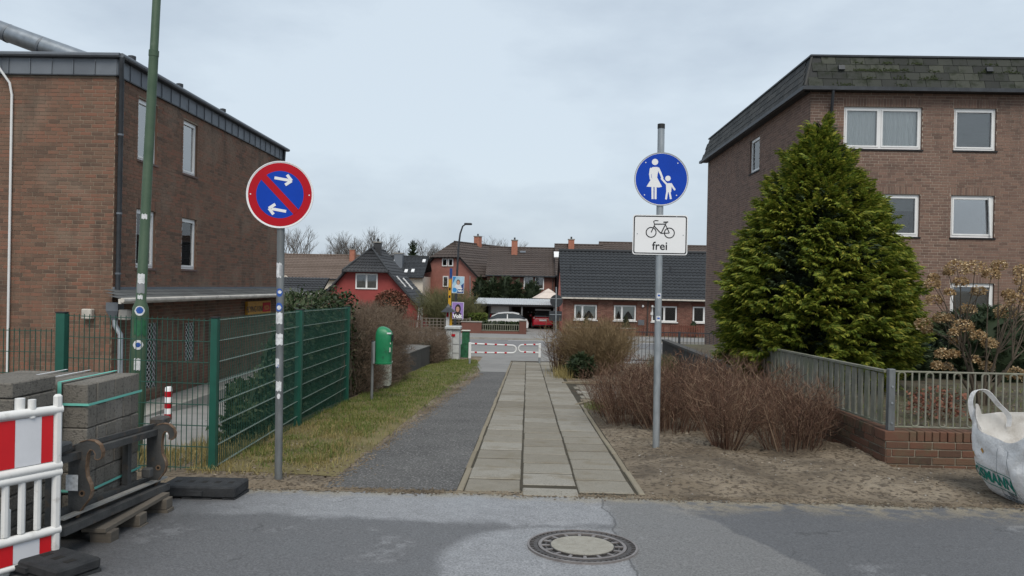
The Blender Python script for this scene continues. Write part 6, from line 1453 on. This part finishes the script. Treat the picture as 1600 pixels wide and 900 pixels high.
pl_ = [(-15.1,.05),(-14.1,.85),(-12.8,2.40),(-11.25,4.02)]
for i in range(3):
    a, b = pl_[i], pl_[i+1]; tile_roof(RH, (a[0],ya-.35,a[1]),(a[0],yb+.2,a[1]),(b[0],yb+.2,b[1]),(b[0],ya-.35+(1.3 if i == 2 else 0),b[1]), (4,6,7)[i], 20, 'tile_dk')
tile_roof(RH, (-12.95,ya-.5,2.34),(-9.72,ya-.5,2.34),(-11.2,ya+.95,4.03),(-11.3,ya+.95,4.03), 8, 12, 'tile_dk')
v_ = MB()
for P_ in (pr, pl_):
    for a, b in zip(P_[:2], P_[1:3]): v_.tube([(a[0],ya-.38,a[1]-.05),(b[0],ya-.38,b[1]-.05)], .07, 6)
v_.tube([(-13.0,ya-.53,2.30),(-9.7,ya-.53,2.30)], .06, 6); v_.build('verge_boards', MT['tile_dk'], RH)
for a in ((-12.95,ya-.5,2.38),(-9.72,ya-.5,2.38)): ridge(RH, a, (-11.25,ya+.95,4.06), 'tile_blue', .07)
ridge(RH, (-11.25,ya+.9,4.06),(-11.25,yb,4.06), 'tile_dk')
chimney(RH, -11.2,-10.75,53.6,54.1,3.4,4.45,'tile_dk')
skylight(RH, (-8.25,ya,.64),(-8.25,yb,.64),(-9.86,yb,2.4),(-9.86,ya,2.4), .55,.25,.18,1.1); skylight(RH, (-8.25,ya,.64),(-8.25,yb,.64),(-9.86,yb,2.4),(-9.86,ya,2.4), .18,.35,.14,1.0); skylight(RH, (-14.1,ya,.85),(-14.1,yb,.85),(-12.8,yb,2.4),(-12.8,ya,2.4), .1,.35,.5,.6)
MB().tube([(-7.6,52,.0),(-7.72,51.95,-1.6)], .05, 8).build('downpipe', MT['upvc'], RH); MB().box(-7.746,-7.70,53.2,54.4,-1.4,-.1).build('side_window', MT['upvc'], RH)
MB().box(-10.55,-10.35,51.88,51.99,-.75,-.40).build('wall_box', MT['upvc'], RH)
tile_roof(RH, (-19.0,52.6,.35),(-14.9,52.6,.35),(-14.9,55.4,1.85),(-19.0,55.4,1.85), 9, 16, 'tile_dk'); MB().box(-18.8,-14.75,52.9,57,gF-.2,.30).build('annex_wall', MT['red_render'], RH)
tile_roof(RH, (-15.6,54.5,.40),(-15.6,58,.40),(-12.6,58,2.7),(-12.6,54.5,2.7), 10, 12, 'tile_dk')
# ---- right brick bungalow with dark pantiles
GH = thing('brick_bungalow', 'low brick house with long anthracite pantile roof and curtained windows across the street', 'house', (7.5, 50, gF))
T = face_front((2.35,50,gF-.15)); ww = [(3.12,4.68,-.66,.34),(5.78,7.30,-.66,.36),(8.30,10.04,-.69,.36),(11.05,12.6,-.69,.37)]
op = [(a-2.35,b-2.35,c-gF+.15,d-gF+.15+.22) for a,b,c,d in ww]
brick_field(GH, T, 11.6, 2.55, op, MT['brick_h'], MT['mortar_l'], lambda p: False, 0, bl=.24, lintel=False, seedoff=12)
for i, (a,b,c,d) in enumerate(ww):
    hwin(GH, a+.03, b-.03, c, d, 50.06, (.36,) if i < 2 else (.5,), 'swag' if i < 2 else None); MB().box(a-.05,b+.05,49.93,50.1,d+.02,d+.23).build('shutter_box', MT['wood_rd'], GH); MB().box(a-.05,b+.05,49.9,50.05,c-.07,c-.01).build('sill', MT['upvc'], GH)
MB().box(2.4,13.9,50.2,59,gF-.2,.8).build('side_walls', MT['pink_brick'], GH)
MB(tmat((0,-1,0),(0,0,1),(-1,0,0),(2.38,59,0))).prism([(0,gF-.2),(9,gF-.2),(9,.86),(4.5,4.05),(0,.86)], -.2, 0).build('gable_wall', MT['orange_gable_lit'], GH)
tile_roof(GH, (2.22,49.65,.80),(14.0,49.65,.80),(14.0,54.5,4.15),(2.22,54.5,4.15), 16, 40, 'tile_blue', amp=.035); tile_roof(GH, (2.22,59.35,.80),(14.0,59.35,.80),(14.0,54.5,4.15),(2.22,54.5,4.15), 10, 20, 'tile_blue')
ridge(GH, (2.2,54.5,4.2),(14.0,54.5,4.2), 'tile_blue', .12)
MB().box(2.2,14.0,49.52,49.62,.74,.84).build('gutter', MT['gutter_w'], GH); MB().tube([(8.05,49.75,.75),(8.05,49.92,.5),(8.05,49.92,gF)], .045, 8).build('downpipe', MT['tile_br2'], GH)
for x in (7.72,8.35): MB().lathe([(.02,-.09),(.08,-.05),(.09,0),(.05,.08)], 10, (x,49.9,.33)).build('wall_lamp', MT['upvc'], GH)
MB().box(7.42,7.82,49.86,49.98,-.95,-.6).build('mailbox', MT['zinc'], GH); MB().box(8.25,8.42,49.95,49.99,-.25,-.08).build('house_number', MT['upvc'], GH)
for x in (2.9,9.9): MB().box(x,x+.15,52.3,52.4,2.9,3.05).build('roof_vent', MT['zinc_dk'], GH)
def picket(name, label, x0, x1, y, h, m, w=.09, gap=.05, z=None):
    z = base(y) if z is None else z; P_ = thing(name, label, 'fence', ((x0+x1)/2,y,z))
    me = proto_mesh('picket', MB().box(-w/2,w/2,-.012,.012,.06,h), MT[m]); x = x0
    while x < x1: piece('picket', me, (x, y, z+rng.uniform(-.01,.01)), P_); x += w+gap
    for q in (.2,h-.15): MB().box(x0,x1,y+.014,y+.05,z+q,z+q+.07).build('rail', MT[m], P_)
    return P_
picket('picket_fence', 'short dark red wooden fence left of the low brick house door', 7.2,7.75,48.9,.75,'wood_rd'); picket('picket_fence', 'dark red wooden gate between the two front fences of the low brick house', 8.1,9.0,48.9,.85,'wood_rd'); picket('picket_fence', 'long dark red wooden fence in front of the right end of the low brick house', 9.4,13.2,48.9,.8,'wood_rd')
FW = thing('front_garden_wall', 'low front garden brick wall before the low brick house', 'wall', (4.6,48.9,gF)); MB().box(2.5,7.1,48.8,49.0,gF-.1,-1.15).build('wall', MT['brick_h'], FW); MB().box(2.45,7.15,48.76,49.04,-1.149,-1.10).build('coping', MT['concrete'], FW)
for x, h, l in ((3.9,.9,'slim clipped conifer under the first curtained window of the low brick house'),(6.55,1.0,'slim dark conifer beside the second curtained window of the low brick house'),(11.0,.8,'slim conifer between the right windows of the low brick house')):
    o = thing('slim_conifer', l, 'shrub', (x,49.4,gF), 'slim conifers in front gardens'); conifer(o, 'foliage', x, 49.4, [(gF,.25),(gF+.5,.33),(gF+h,.25),(gF+h+.25,.05)], 260, .1,.2,'hedgecon', int(x*10))
# ---- fence and garden of the red house
picket('picket_fence', 'grey brown picket fence in front of the red house', -11.5,-6.9,48.5,.8,'wood_br',.09,.06)
TF_ = thing('trellis_fence', 'grey brown lattice trellis fence right of the red house', 'fence', (-5.3,48.6,gF))
for k in range(14): MB().box(-6.9+k*.24,-6.85+k*.24,48.55,48.58,gF,-.72).build('slat', MT['wood_gr'], TF_)
for k in range(5): MB().box(-6.9,-3.75,48.585,48.61,gF+.1+k*.2,gF+.16+k*.2).build('slat', MT['wood_gr'], TF_)
for x in (-6.9,-5.3,-3.75): MB().box(x-.05,x+.05,48.5,48.6,gF,-.62).build('post', MT['wood_gr'], TF_)
one_shrub('olive_shrub', 'large olive green bare shrub behind the trellis fence', -5.5, 50.2, shrub_mesh(360,.9,1.9,3.0,.5,111,STEMB,1.), 'twig_green')
one_shrub('olive_shrub', 'olive bare shrub right behind the lower election poster', -4.1, 50.6, shrub_mesh(200,.5,1.5,2.3,.4,112,STEMB), 'twig_green')
one_shrub('brown_shrub', 'thin reddish bare shrub before the right corner of the red house', -8.1, 49.4, shrub_mesh(160,.7,.9,1.5,.4,113,STEM,1.2), 'twig_red')
BC = thing('round_beech_bush', 'round clipped bush with dry red-brown leaves in front of the red house', 'shrub', (-6.1,33,-1.5))
def bc(r):
    a = r.uniform(0,6.28); u = r.uniform(-1,1); q = r.uniform(.85,1.03); w_ = math.sqrt(1-u*u)
    return (-6.1+w_*math.cos(a)*.72*q, 33+w_*math.sin(a)*.72*q, .58+u*.62*q, a, r.uniform(-.6,.6))
V, F = leaf_cloud(2600, bc, 16, .06, .12); mkobj('foliage', V, F, MT['redleaf'], BC); MB().lathe([(.05,-.52),(.45,-.4),(.58,0),(.45,.4),(.05,.52)], 16, (-6.1,33,.58)).build('dark_core', MT['core_shade'], BC); MB().tube([(-6.1,33,-1.5),(-6.1,33,0)], .06, 8).build('trunk', MT['bark'], BC)  # the lathe is a solid core coloured as inner shade
# ---- carport, garden wall, cars
GW = thing('garden_wall_fence', 'brick pillars with green railing and hedge before the carport', 'wall', (-1.9,48.5,gF))
for a, b, zt in ((-4.3,-2.98,-.90),(-.52,-.05,-.76)): p_ = MB().box(a,b,48.3,48.7,gF-.1,zt).build('pillar', MT['brick_h'], GW); MB().box(a-.04,b+.04,48.26,48.74,zt,zt+.05).build('pillar_cap', MT['concrete'], p_)
MB().box(-2.98,-.52,48.4,48.6,gF-.1,-1.47).build('plinth', MT['brick_h'], GW)
for z in (-1.06,-1.44): MB().box(-2.978,-.522,48.46,48.52,z,z+.05).build('rail', MT['fence_gal'], GW)
for k in range(17): MB().box(-2.9+k*.145,-2.86+k*.145,48.47,48.5,-1.39,-1.06).build('bar', MT['fence_gal'], GW)
def bhedge(label, x0, x1, y0, y1, z0, z1, m, n, seed):
    H = thing('clipped_hedge', label, 'hedge', ((x0+x1)/2,(y0+y1)/2,z0))
    def pt(r):
        k = r.random(); x, y, z = r.uniform(x0,x1), r.uniform(y0,y1), r.uniform(z0,z1)
        if k < .5: return (x, y0+abs(r.gauss(0,.05)), z, -1.57, r.uniform(-.4,.6))
        if k < .8: return (x, y, z1-abs(r.gauss(0,.05)), r.uniform(-3,3), 1.)
        return (x1-abs(r.gauss(0,.05)), y, z, 0, .2)
    V, F = leaf_cloud(n, pt, seed, .07, .14); mkobj('foliage', V, F, MT[m], H); MB().box(x0+.06,x1-.06,y0+.06,y1,z0,z1-.07).build('dark_core', MT['core_shade'], H)  # box core coloured as the shade behind the leaves
bhedge('low clipped green hedge behind the green railing before the white car', -3.0,-.5,48.8,49.3,gF,-.92,'ivy',1500,51); bhedge('taller yellow green clipped hedge block left of the white car', -4.0,-2.75,49.4,50.4,gF,-.42,'grass',1500,52)
CP = thing('carport', 'dark open carport with pale corrugated roof behind the white car', 'carport', (-1,57,base(57)))
rf = MB(); n = 90
for k in range(n):
    xa, xb = -4.0+6.1*k/n, -4.0+6.1*(k+1)/n; za, zb = .02*math.cos(k*math.pi), .02*math.cos((k+1)*math.pi)
    rf.quad((xa,55.4,.14+za),(xb,55.4,.14+zb),(xb,60.4,.50+zb),(xa,60.4,.50+za)); rf.quad((xa,55.4,.09+za),(xa,60.4,.45+za),(xb,60.4,.45+zb),(xb,55.4,.09+zb))
rf.build('corrugated_roof', MT['sheet'], CP); MB().box(-4.0,2.1,55.38,55.46,-.02,.10).build('fascia', MT['dark'], CP)
for x in (-3.9,-.42,2.0): MB().box(x-.06,x+.06,55.5,55.62,base(56),.1).build('post', MT['galv_dull'], CP)
MB().box(-4.0,2.1,60.3,60.4,base(57)-.1,.4).build('back_wall', MT['wood_br'], CP); MB().box(2.0,2.1,55.7,60.3,base(57)-.1,.3).build('side_wall', MT['wood_br'], CP); MB().box(-4.05,-3.98,55.7,60.3,base(57)-.1,.3).build('side_wall', MT['dark'], CP)
for k in range(6): MB().box(.0+k*.27,.12+k*.27,60.27,60.295,-.62,-.55).build('vent_hole', MT['upvc'], CP)
PA = thing('parasol', 'pale beige two tier parasol above the carport roof', 'parasol', (1.7,62,base(60)))
MB().tube([(1.7,62,base(60)),(1.7,62,1.3)], .03, 8).build('pole', MT['wood_gr'], PA); MB().lathe([(1.35,.50),(.45,1.02),(.44,1.0)], 8, (1.7,62,.05)).build('canopy', MT['cloth'], PA); MB().lathe([(.5,1.02),(.03,1.30)], 8, (1.7,62,.05)).build('vent_top', MT['cloth'], PA)
def wheel(P_, x, y, z, r, w=.2):
    t = MB().tube([(x-w/2,y,z),(x+w/2,y,z)], r, 20).build('wheel', MT['tyre'], P_); MB().tube([(x-w/2-.005,y,z),(x+w/2+.005,y,z)], r*.62, 16).build('rim', MT['silver'], t)
def loft_x(secs, name, m, parent, smooth=True):
    """secs: list of (y, [(x,z)...]) rings with equal counts"""
    n = len(secs[0][1]); v = [(x,y,z) for y, r in secs for x, z in r]; f = []
    for j in range(len(secs)-1):
        for i in range(n): f.append((j*n+i, j*n+(i+1)%n, (j+1)*n+(i+1)%n, (j+1)*n+i))
    f += [tuple(range(n-1,-1,-1)), tuple((len(secs)-1)*n+i for i in range(n))]; return mkobj(name, v, f, MT[m], parent, smooth)
def rr(cx, w, z0, z1, r=.12): return [(cx+x, z) for x, z in rrect(-w/2, w/2, z0, z1, min(r, (z1-z0)/2.2), 3)]
g = base(57)
SC = thing('small_red_car', 'small red two door city car with silver roof seen from behind in the driveway', 'car', (1.18,57.2,g))
cx = 1.18
loft_x([(56.30,rr(cx,1.40,g+.34,g+.80)),(56.42,rr(cx,1.60,g+.24,g+.95)),(57.0,rr(cx,1.66,g+.2,g+1.0)),(58.4,rr(cx,1.64,g+.2,g+.95)),(58.9,rr(cx,1.4,g+.3,g+.75))], 'body', 'car_red', SC)
loft_x([(56.46,rr(cx,1.36,g+.90,g+1.0,.04)),(56.72,rr(cx,1.24,g+.92,g+1.46,.14)),(57.6,rr(cx,1.22,g+.92,g+1.53,.14)),(58.3,rr(cx,1.2,g+.92,g+1.0,.03))], 'cabin', 'car_glass', SC)
loft_x([(56.66,rr(cx,1.20,g+1.44,g+1.50,.03)),(56.9,rr(cx,1.22,g+1.47,g+1.56,.04)),(57.6,rr(cx,1.18,g+1.47,g+1.57,.04))], 'roof', 'silver', SC)
for x in (cx-.78,cx+.78): wheel(SC, x+(.02 if x < cx else -.02), 56.75, g+.29, .29); wheel(SC, x+(.02 if x < cx else -.02), 58.5, g+.29, .29)
for s in (-1,1): MB().bbox(cx+s*.66-.09,cx+s*.66+.09,56.29,56.42,g+.74,g+.98,.03).build('tail_light', MT['tail'], SC); MB().bbox(cx+s*.67-.05,cx+s*.67+.05,56.27,56.30,g+.82,g+.93,.012).build('light_lens', MT['silver'], SC); MB().bbox(cx+s*.92-.09,cx+s*.92+.07,57.5,57.6,g+.92,g+1.08,.02).build('mirror', MT['car_red'], SC)
MB().box(cx-.27,cx+.27,56.285,56.298,g+.64,g+.76).build('number_plate', MT['s_white'], SC); MB().bbox(cx-.7,cx+.7,56.27,56.5,g+.27,g+.36,.03).build('lower_bumper', MT['black'], SC); MB().box(cx-.12,cx+.12,56.40,56.43,g+.86,g+.90).build('badge_strip', MT['silver'], SC)
WC = thing('white_car', 'white hatchback parked behind the low hedge and railing', 'car', (-1.7,52.3,g))
def sidecar(P_, cx, cy, g, L_, m, top=1.42, Wd=1.75):
    # profile along x, extruded in y with a narrower roof
    body = [(-.5,.30),(-.5,.62),(-.44,.82),(-.2,.92),(.30,.95),(.46,.86),(.5,.6),(.49,.30)]
    def lp(P2, y, k=1.): return [(cx+x*L_*k, y, g+z) for x, z in P2]
    v = lp(body, cy-Wd/2, .97)+lp(body, cy-Wd/2+.1)+lp(body, cy+Wd/2-.1)+lp(body, cy+Wd/2, .97); n = len(body); f = [(j*n+i,j*n+(i+1)%n,(j+1)*n+(i+1)%n,(j+1)*n+i) for j in range(3) for i in range(n)]+[tuple(range(n-1,-1,-1)),tuple(3*n+i for i in range(n))]
    mkobj('body', v, f, MT[m], P_, True)
    cab = [(-.42,.86),(-.34,1.04),(-.20,top-.06),(-.04,top),(.14,top),(.28,top-.08),(.42,.95)]; n = len(cab)
    v = [(cx+x*L_, cy-Wd/2+.08+.10*(z-.86)/.6, g+z) for x, z in cab]+[(cx+x*L_, cy+Wd/2-.08-.10*(z-.86)/.6, g+z) for x, z in cab]
    mkobj('cabin', v, [tuple(range(n-1,-1,-1)),tuple(n+i for i in range(n))]+[(i,(i+1)%n,n+(i+1)%n,n+i) for i in range(n)], MT['car_glass'], P_)
    r = MB()
    for i in range(n-1):
        a, b = cab[i], cab[i+1]
        if i in (0,5): # pillars
            continue
        r.add([(cx+x*L_, cy+s*(Wd/2-.06-.10*(z-.86)/.6), g+z+dz) for x, z in (a,b) for s in (-1,1) for dz in (.0,.05)], [(0,1,5,4),(2,6,7,3),(1,3,7,5),(0,4,6,2)])
    r.build('roof', MT[m], P_)
    p = MB(); 
    for x, z in ((.02,.9),): p.add([(cx+x*L_-.04,cy-Wd/2+.06,g+.9),(cx+x*L_+.04,cy-Wd/2+.06,g+.9),(cx+x*L_+.02,cy-Wd/2+.16,g+top),(cx+x*L_-.04,cy-Wd/2+.16,g+top)], [(0,1,2,3)])
    p.build('pillar', MT[m], P_)
    for x in (-.31,.31):
        t = MB().tube([(cx+x*L_,cy-Wd/2-.01,g+.3),(cx+x*L_,cy-Wd/2+.18,g+.3)], .3, 18).build('wheel', MT['tyre'], P_); MB().tube([(cx+x*L_,cy-Wd/2-.016,g+.3),(cx+x*L_,cy-Wd/2-.008,g+.3)], .19, 14).build('rim', MT['silver'], t)
g2 = base(52); sidecar(WC, -1.45, 52.4, g2-.02, 3.1, 'car_white', 1.30)
VN = thing('dark_van', 'dark van standing inside the carport seen from behind', 'van', (-2.1,57.5,g))
loft_x([(56.5,rr(-2.1,1.75,g+.3,g+1.85,.2)),(56.7,rr(-2.1,1.85,g+.25,g+1.9,.25)),(59.8,rr(-2.1,1.85,g+.25,g+1.9,.25))], 'body', 'car_dark', VN); MB().bbox(-2.8,-1.4,56.44,56.52,g+1.15,g+1.72,.03).build('rear_window', MT['silver'], VN)
for x in (-2.9,-1.3): wheel(VN, x, 57, g+.3, .3); MB().box(x+(.05 if x < -2 else -.17),x+(.17 if x < -2 else -.05),56.46,56.52,g+.8,g+1.1).build('tail_light', MT['tail'], VN)
# ---- conifers behind the carport
for i, (x, y, h, r, l) in enumerate(((-4.15,64,3.75,.75,'leftmost of the tall dark conifers behind the carport'),(-3.05,64.2,3.85,.78,'second tall dark conifer from the left behind the carport'),(-1.95,64,3.9,.75,'tall dark conifer in the middle behind the carport'),(-.95,64.1,3.6,.62,'conifer right of the middle one behind the carport'),(.35,63.6,3.55,.8,'broad dark conifer left of the parasol'),(1.7,65,2.6,.6,'low dark conifer behind the parasol'))):
    o = thing('hedge_conifer', l, 'tree', (x,y,base(60)), 'conifers behind the carport'); z0 = base(60)
    conifer(o, 'crown', x, y, [(z0,r*.9),(z0+h*.3,r*1.05),(z0+h*.7,r*.95),(z0+h*.92,r*.6),(z0+h*1.02,.08)], 520, .25,.5,'hedgecon', 130+i, .1); MB().tube([(x,y,z0),(x,y,z0+h*.6)], .08, 6).build('trunk', MT['bark'], o)
# ---- far row houses
def gabled(name, label, prof, ya, yb, wallm, roofm, gz0):
    """gable towards the camera; prof = (left eave), (left hip), (right hip), (right eave), apex height"""
    (xl, zl), (hl, hz), (hr, _), (xr, zr), ax, az = prof
    H = thing(name, label, 'house', ((xl+xr)/2, ya, gz0))
    MB(face_front((0,ya,0))).prism([(xl,gz0-.5),(xr,gz0-.5),(xr,zr),(hr,hz),(hl,hz),(xl,zl)], -(yb-ya), 0).build('wall', MT[wallm], H)
    for (ex, ez), (hx, s) in (((xl,zl),(hl,-1)),((xr,zr),(hr,1))):
        e = ex+s*.3; ezz = ez-.25
        tile_roof(H, (e,ya-.3,ezz),(e,yb,ezz),(hx,yb,hz+.05),(hx,ya-.3,hz+.05), 7, 22, roofm); tile_roof(H, (hx,ya-.3,hz+.05),(hx,yb,hz+.05),(ax,yb,az),(ax,ya+1.2,az), 6, 22, roofm)
    tile_roof(H, (hl-.2,ya-.4,hz),(hr+.2,ya-.4,hz),(ax+.05,ya+1.2,az),(ax-.05,ya+1.2,az), 6, 8, roofm); ridge(H, (ax,ya+1.2,az+.03),(ax,yb,az+.03), roofm); return H
gB = base(60)
D = gabled('gabled_house', 'pinkish brick house with half hipped brown roof left of the row houses', ((-11.2,2.45),(-9.45,4.15),(-6.35,4.15),(-4.55,2.55),-7.9,5.75), 72, 83, 'pink_brick', 'tile_br2', gB)
hwin(D,-8.46,-7.85,3.3,4.05,71.95,()); hwin(D,-7.75,-7.18,3.3,4.05,71.95,()); hwin(D,-8.32,-7.7,1.3,2.35,71.95,(),'blind'); chimney(D, -8.2,-7.6,77.4,78,5.0,6.55); D.rotation_euler = (0,0,RAD(-27))
MB().tube([(-5.15,71.8,2.4),(-5.1,71.9,-1)], .05, 6).build('downpipe', MT['galv'], D)
def rowhouse(name, label, x0, x1, ya, ez, rz, dep, wallm, roofm, gableL=True, gz0=gB):
    H = thing(name, label, 'house', ((x0+x1)/2, ya, gz0)); MB().box(x0,x1,ya,ya+2*dep,gz0-.5,ez).build('wall', MT[wallm], H)
    if gableL: MB(tmat((0,-1,0),(0,0,1),(-1,0,0),(x0+.01,ya+2*dep,0))).prism([(0,ez-.1),(2*dep,ez-.1),(dep,rz-.1)], -.2, 0.01).build('gable_wall', MT[wallm], H)
    c = int((x1-x0)/.34)
    tile_roof(H, (x0-.15,ya-.35,ez-.05),(x1+.1,ya-.35,ez-.05),(x1+.1,ya+dep,rz),(x0-.15,ya+dep,rz), 14, c, roofm); tile_roof(H, (x0-.15,ya+2*dep+.35,ez-.05),(x1+.1,ya+2*dep+.35,ez-.05),(x1+.1,ya+dep,rz),(x0-.15,ya+dep,rz), 7, c//2, roofm)
    ridge(H, (x0-.15,ya+dep,rz+.04),(x1+.1,ya+dep,rz+.04), roofm); MB().box(x0-.15,x1+.1,ya-.45,ya-.36,ez-.12,ez-.02).build('gutter', MT['zinc_dk'], H); return H
E_ = rowhouse('row_house', 'red brick row house with brown roof and two white windows above the carport', -3.75, 2.45, 68, 2.5, 5.2, 4, 'brick_h', 'tile_br2')
hwin(E_,-.40,.45,1.25,2.42,67.95,(),None); hwin(E_,.62,1.45,1.25,2.42,67.95,(),None); chimney(E_, -1.65,-1.08,70.8,71.3,4.0,5.85); skylight(E_, (-3.9,67.65,2.45),(2.5,67.65,2.45),(2.5,72,5.2),(-3.9,72,5.2), .52,.8,.55,.3,'zinc')
MB().tube([(2.25,67.6,2.4),(2.25,67.9,2.0),(2.25,67.9,-1)], .05, 6).build('downpipe', MT['tile_br2'], E_); hwin(E_,-3.6,-3.25,1.2,2.0,67.96,())
F1 = rowhouse('row_house', 'brown roofed row house with skylight rising behind the orange gable', 2.6, 7.0, 67.2, 2.6, 5.55, 4, 'brick_h', 'tile_br2', False); chimney(F1, 3.75,4.3,70.4,71,4.4,6.0); skylight(F1, (2.5,66.9,2.55),(7,66.9,2.55),(7,71.2,5.55),(2.5,71.2,5.55), .06,.55,.8,.95)
F2 = rowhouse('row_house', 'right row house whose brown roof shows above the anthracite roof', 7.1, 13.6, 70, 3.0, 6.0, 4, 'brick_h', 'tile_br', True); F3 = rowhouse('row_house', 'brown roofed house peeping out beside the apartment block', 15.9, 24, 72, 3.2, 5.9, 3.5, 'brick_h', 'tile_br', True)
TN = rowhouse('tan_roof_house', 'cream house with broad tan roof behind the red house at the left', -30, -17.2, 73, 1.9, 4.3, 3.5, 'cream', 'tile_tan', False)
MB().box(-23.9,-23.0,72.9,73.0,-.5,1.85).build('yellow_door', MT['yellow'], TN); MB(face_front((-24.2,72.55,0))).prism([(-1.2,.5),(1.5,.5),(1.0,1.5),(.3,2.1),(-1.2,2.1)], -.3, 0).build('gable_piece', MT['cream'], TN); MB(face_front((-24.2,72.2,0))).box(-.5,.55,.5,1.8,0,.05).build('yellow_panel', MT['yellow'], TN)
chimney(TN, -18.3,-17.8,75.5,76,3.6,4.9)
DC = rowhouse('dark_roof_house', 'house with anthracite roof and skylights between the red house and the pink brick house', -14.6, -9.6, 67.5, 2.2, 4.1, 3.2, 'cream', 'tile_blue', False)
for u, v_ in ((.35,.15),(.5,.2),(.68,.18),(.8,.2),(.95,.7),(.42,.72)): skylight(DC, (-14.7,67.2,2.15),(-9.6,67.2,2.15),(-9.6,70.7,4.1),(-14.7,70.7,4.1), u,v_,.28,.55)
chimney(DC, -12.45,-11.7,68.6,69.3,2.8,4.3,'zinc')
# ---- bare trees behind the houses
def bare_tree(seed, h, spread=.55, levels=5):
    r = random.Random(seed); tr = MB(); cr = MB()
    def grow(p, d, l, rad, lev):
        q = p; dd = d; pts = [p]; n = 3
        for i in range(n):
            dd = (dd+Vector((r.uniform(-.13,.13),r.uniform(-.13,.13),r.uniform(-.03,.10)))).normalized(); q = q+dd*l/n; pts.append(q)
        (tr if lev >= levels-1 else cr).tube(pts, [rad,rad*.9,rad*.78,rad*.62], 6 if lev >= levels-1 else 3, False)
        if lev == 0: return
        for k in range(4 if lev >= levels-1 else r.choice((3,4))):
            a = r.uniform(0,6.28); t = r.uniform(.35,1.); s = pts[1+min(2,int(t*2.9))]
            u = Vector((math.cos(a),math.sin(a),0)); nd = (dd*1.0+u*spread*r.uniform(.7,1.4)+Vector((0,0,.18))).normalized(); grow(s, nd, l*r.uniform(.55,.78), rad*.52, lev-1)
    grow(Vector((0,0,0)), Vector((0,0,1)), h*.36, h*.024, levels); return tr, cr
TV = []
for i in range(4):
    tr, cr = bare_tree(200+i, 10)
    def mk(mb, nm):
        me = bpy.data.meshes.new(nm); me.from_pydata(mb.v, [], mb.f); me.materials.append(MT['bark_hazed']); return me
    TV.append((mk(tr,'trunk'), mk(cr,'crown'), max(p[2] for p in cr.v)))
for i, (x, y, zt, lab) in enumerate(((-34.5,95,8.6,'bare tree left of the round red sign pole above the tan roof'),(-30.0,96,8.9,'wide bare tree just right of the red sign pole'),(-28.0,112,9.0,'bare tree above the middle of the tan roof'),(-25.3,104,7.8,'bare tree above the right part of the tan roof'),(-23.0,100,8.6,'bare tree left of the red house apex'),(-20.2,98,9.0,'tall bare tree behind the red house apex'),(-18.2,104,8.0,'bare tree right of the red house apex'),(-15.2,112,8.4,'bare tree left of the pink brick house roof'),(-12.6,110,7.8,'bare tree touching the pink brick house roof'),(-4.4,112,9.1,'bare tree behind the chimneys of the row houses'),(-32,118,8.0,'farthest bare tree at the left behind the tan roof'),(-22,120,7.6,'farthest bare tree behind the red house'),(-17,124,7.6,'low far bare tree between red house and pink house'))):
    t, c, hh = TV[i % 4]; s = (zt+1.9)/hh; o = thing('bare_tree', lab, 'tree', (x,y,-1.9), 'bare trees behind the houses'); o.rotation_euler = (0,0,i*1.3); o.scale = (s,s,s)
    for me, nm in ((t,'trunk'),(c,'crown')): ch = bpy.data.objects.new(nm, me); COL.objects.link(ch); ch.parent = o
FT = thing('fir_tree', 'small dark fir far behind between the bare trees', 'tree', (-14.4,92,-1.9)); conifer(FT, 'crown', -14.4, 92, [(1,1.2),(3,.9),(5,.4),(6.6,.05)], 420, .4,.8,'hedgecon', 171)
MB().tube([(-14.4,92,-1.9),(-14.4,92,3)], .12, 6).build('trunk', MT['bark'], FT)
struct(MB().box(-90,60,128,129,-2.2,1.2).build('far_hill', MT['hedgecon']))
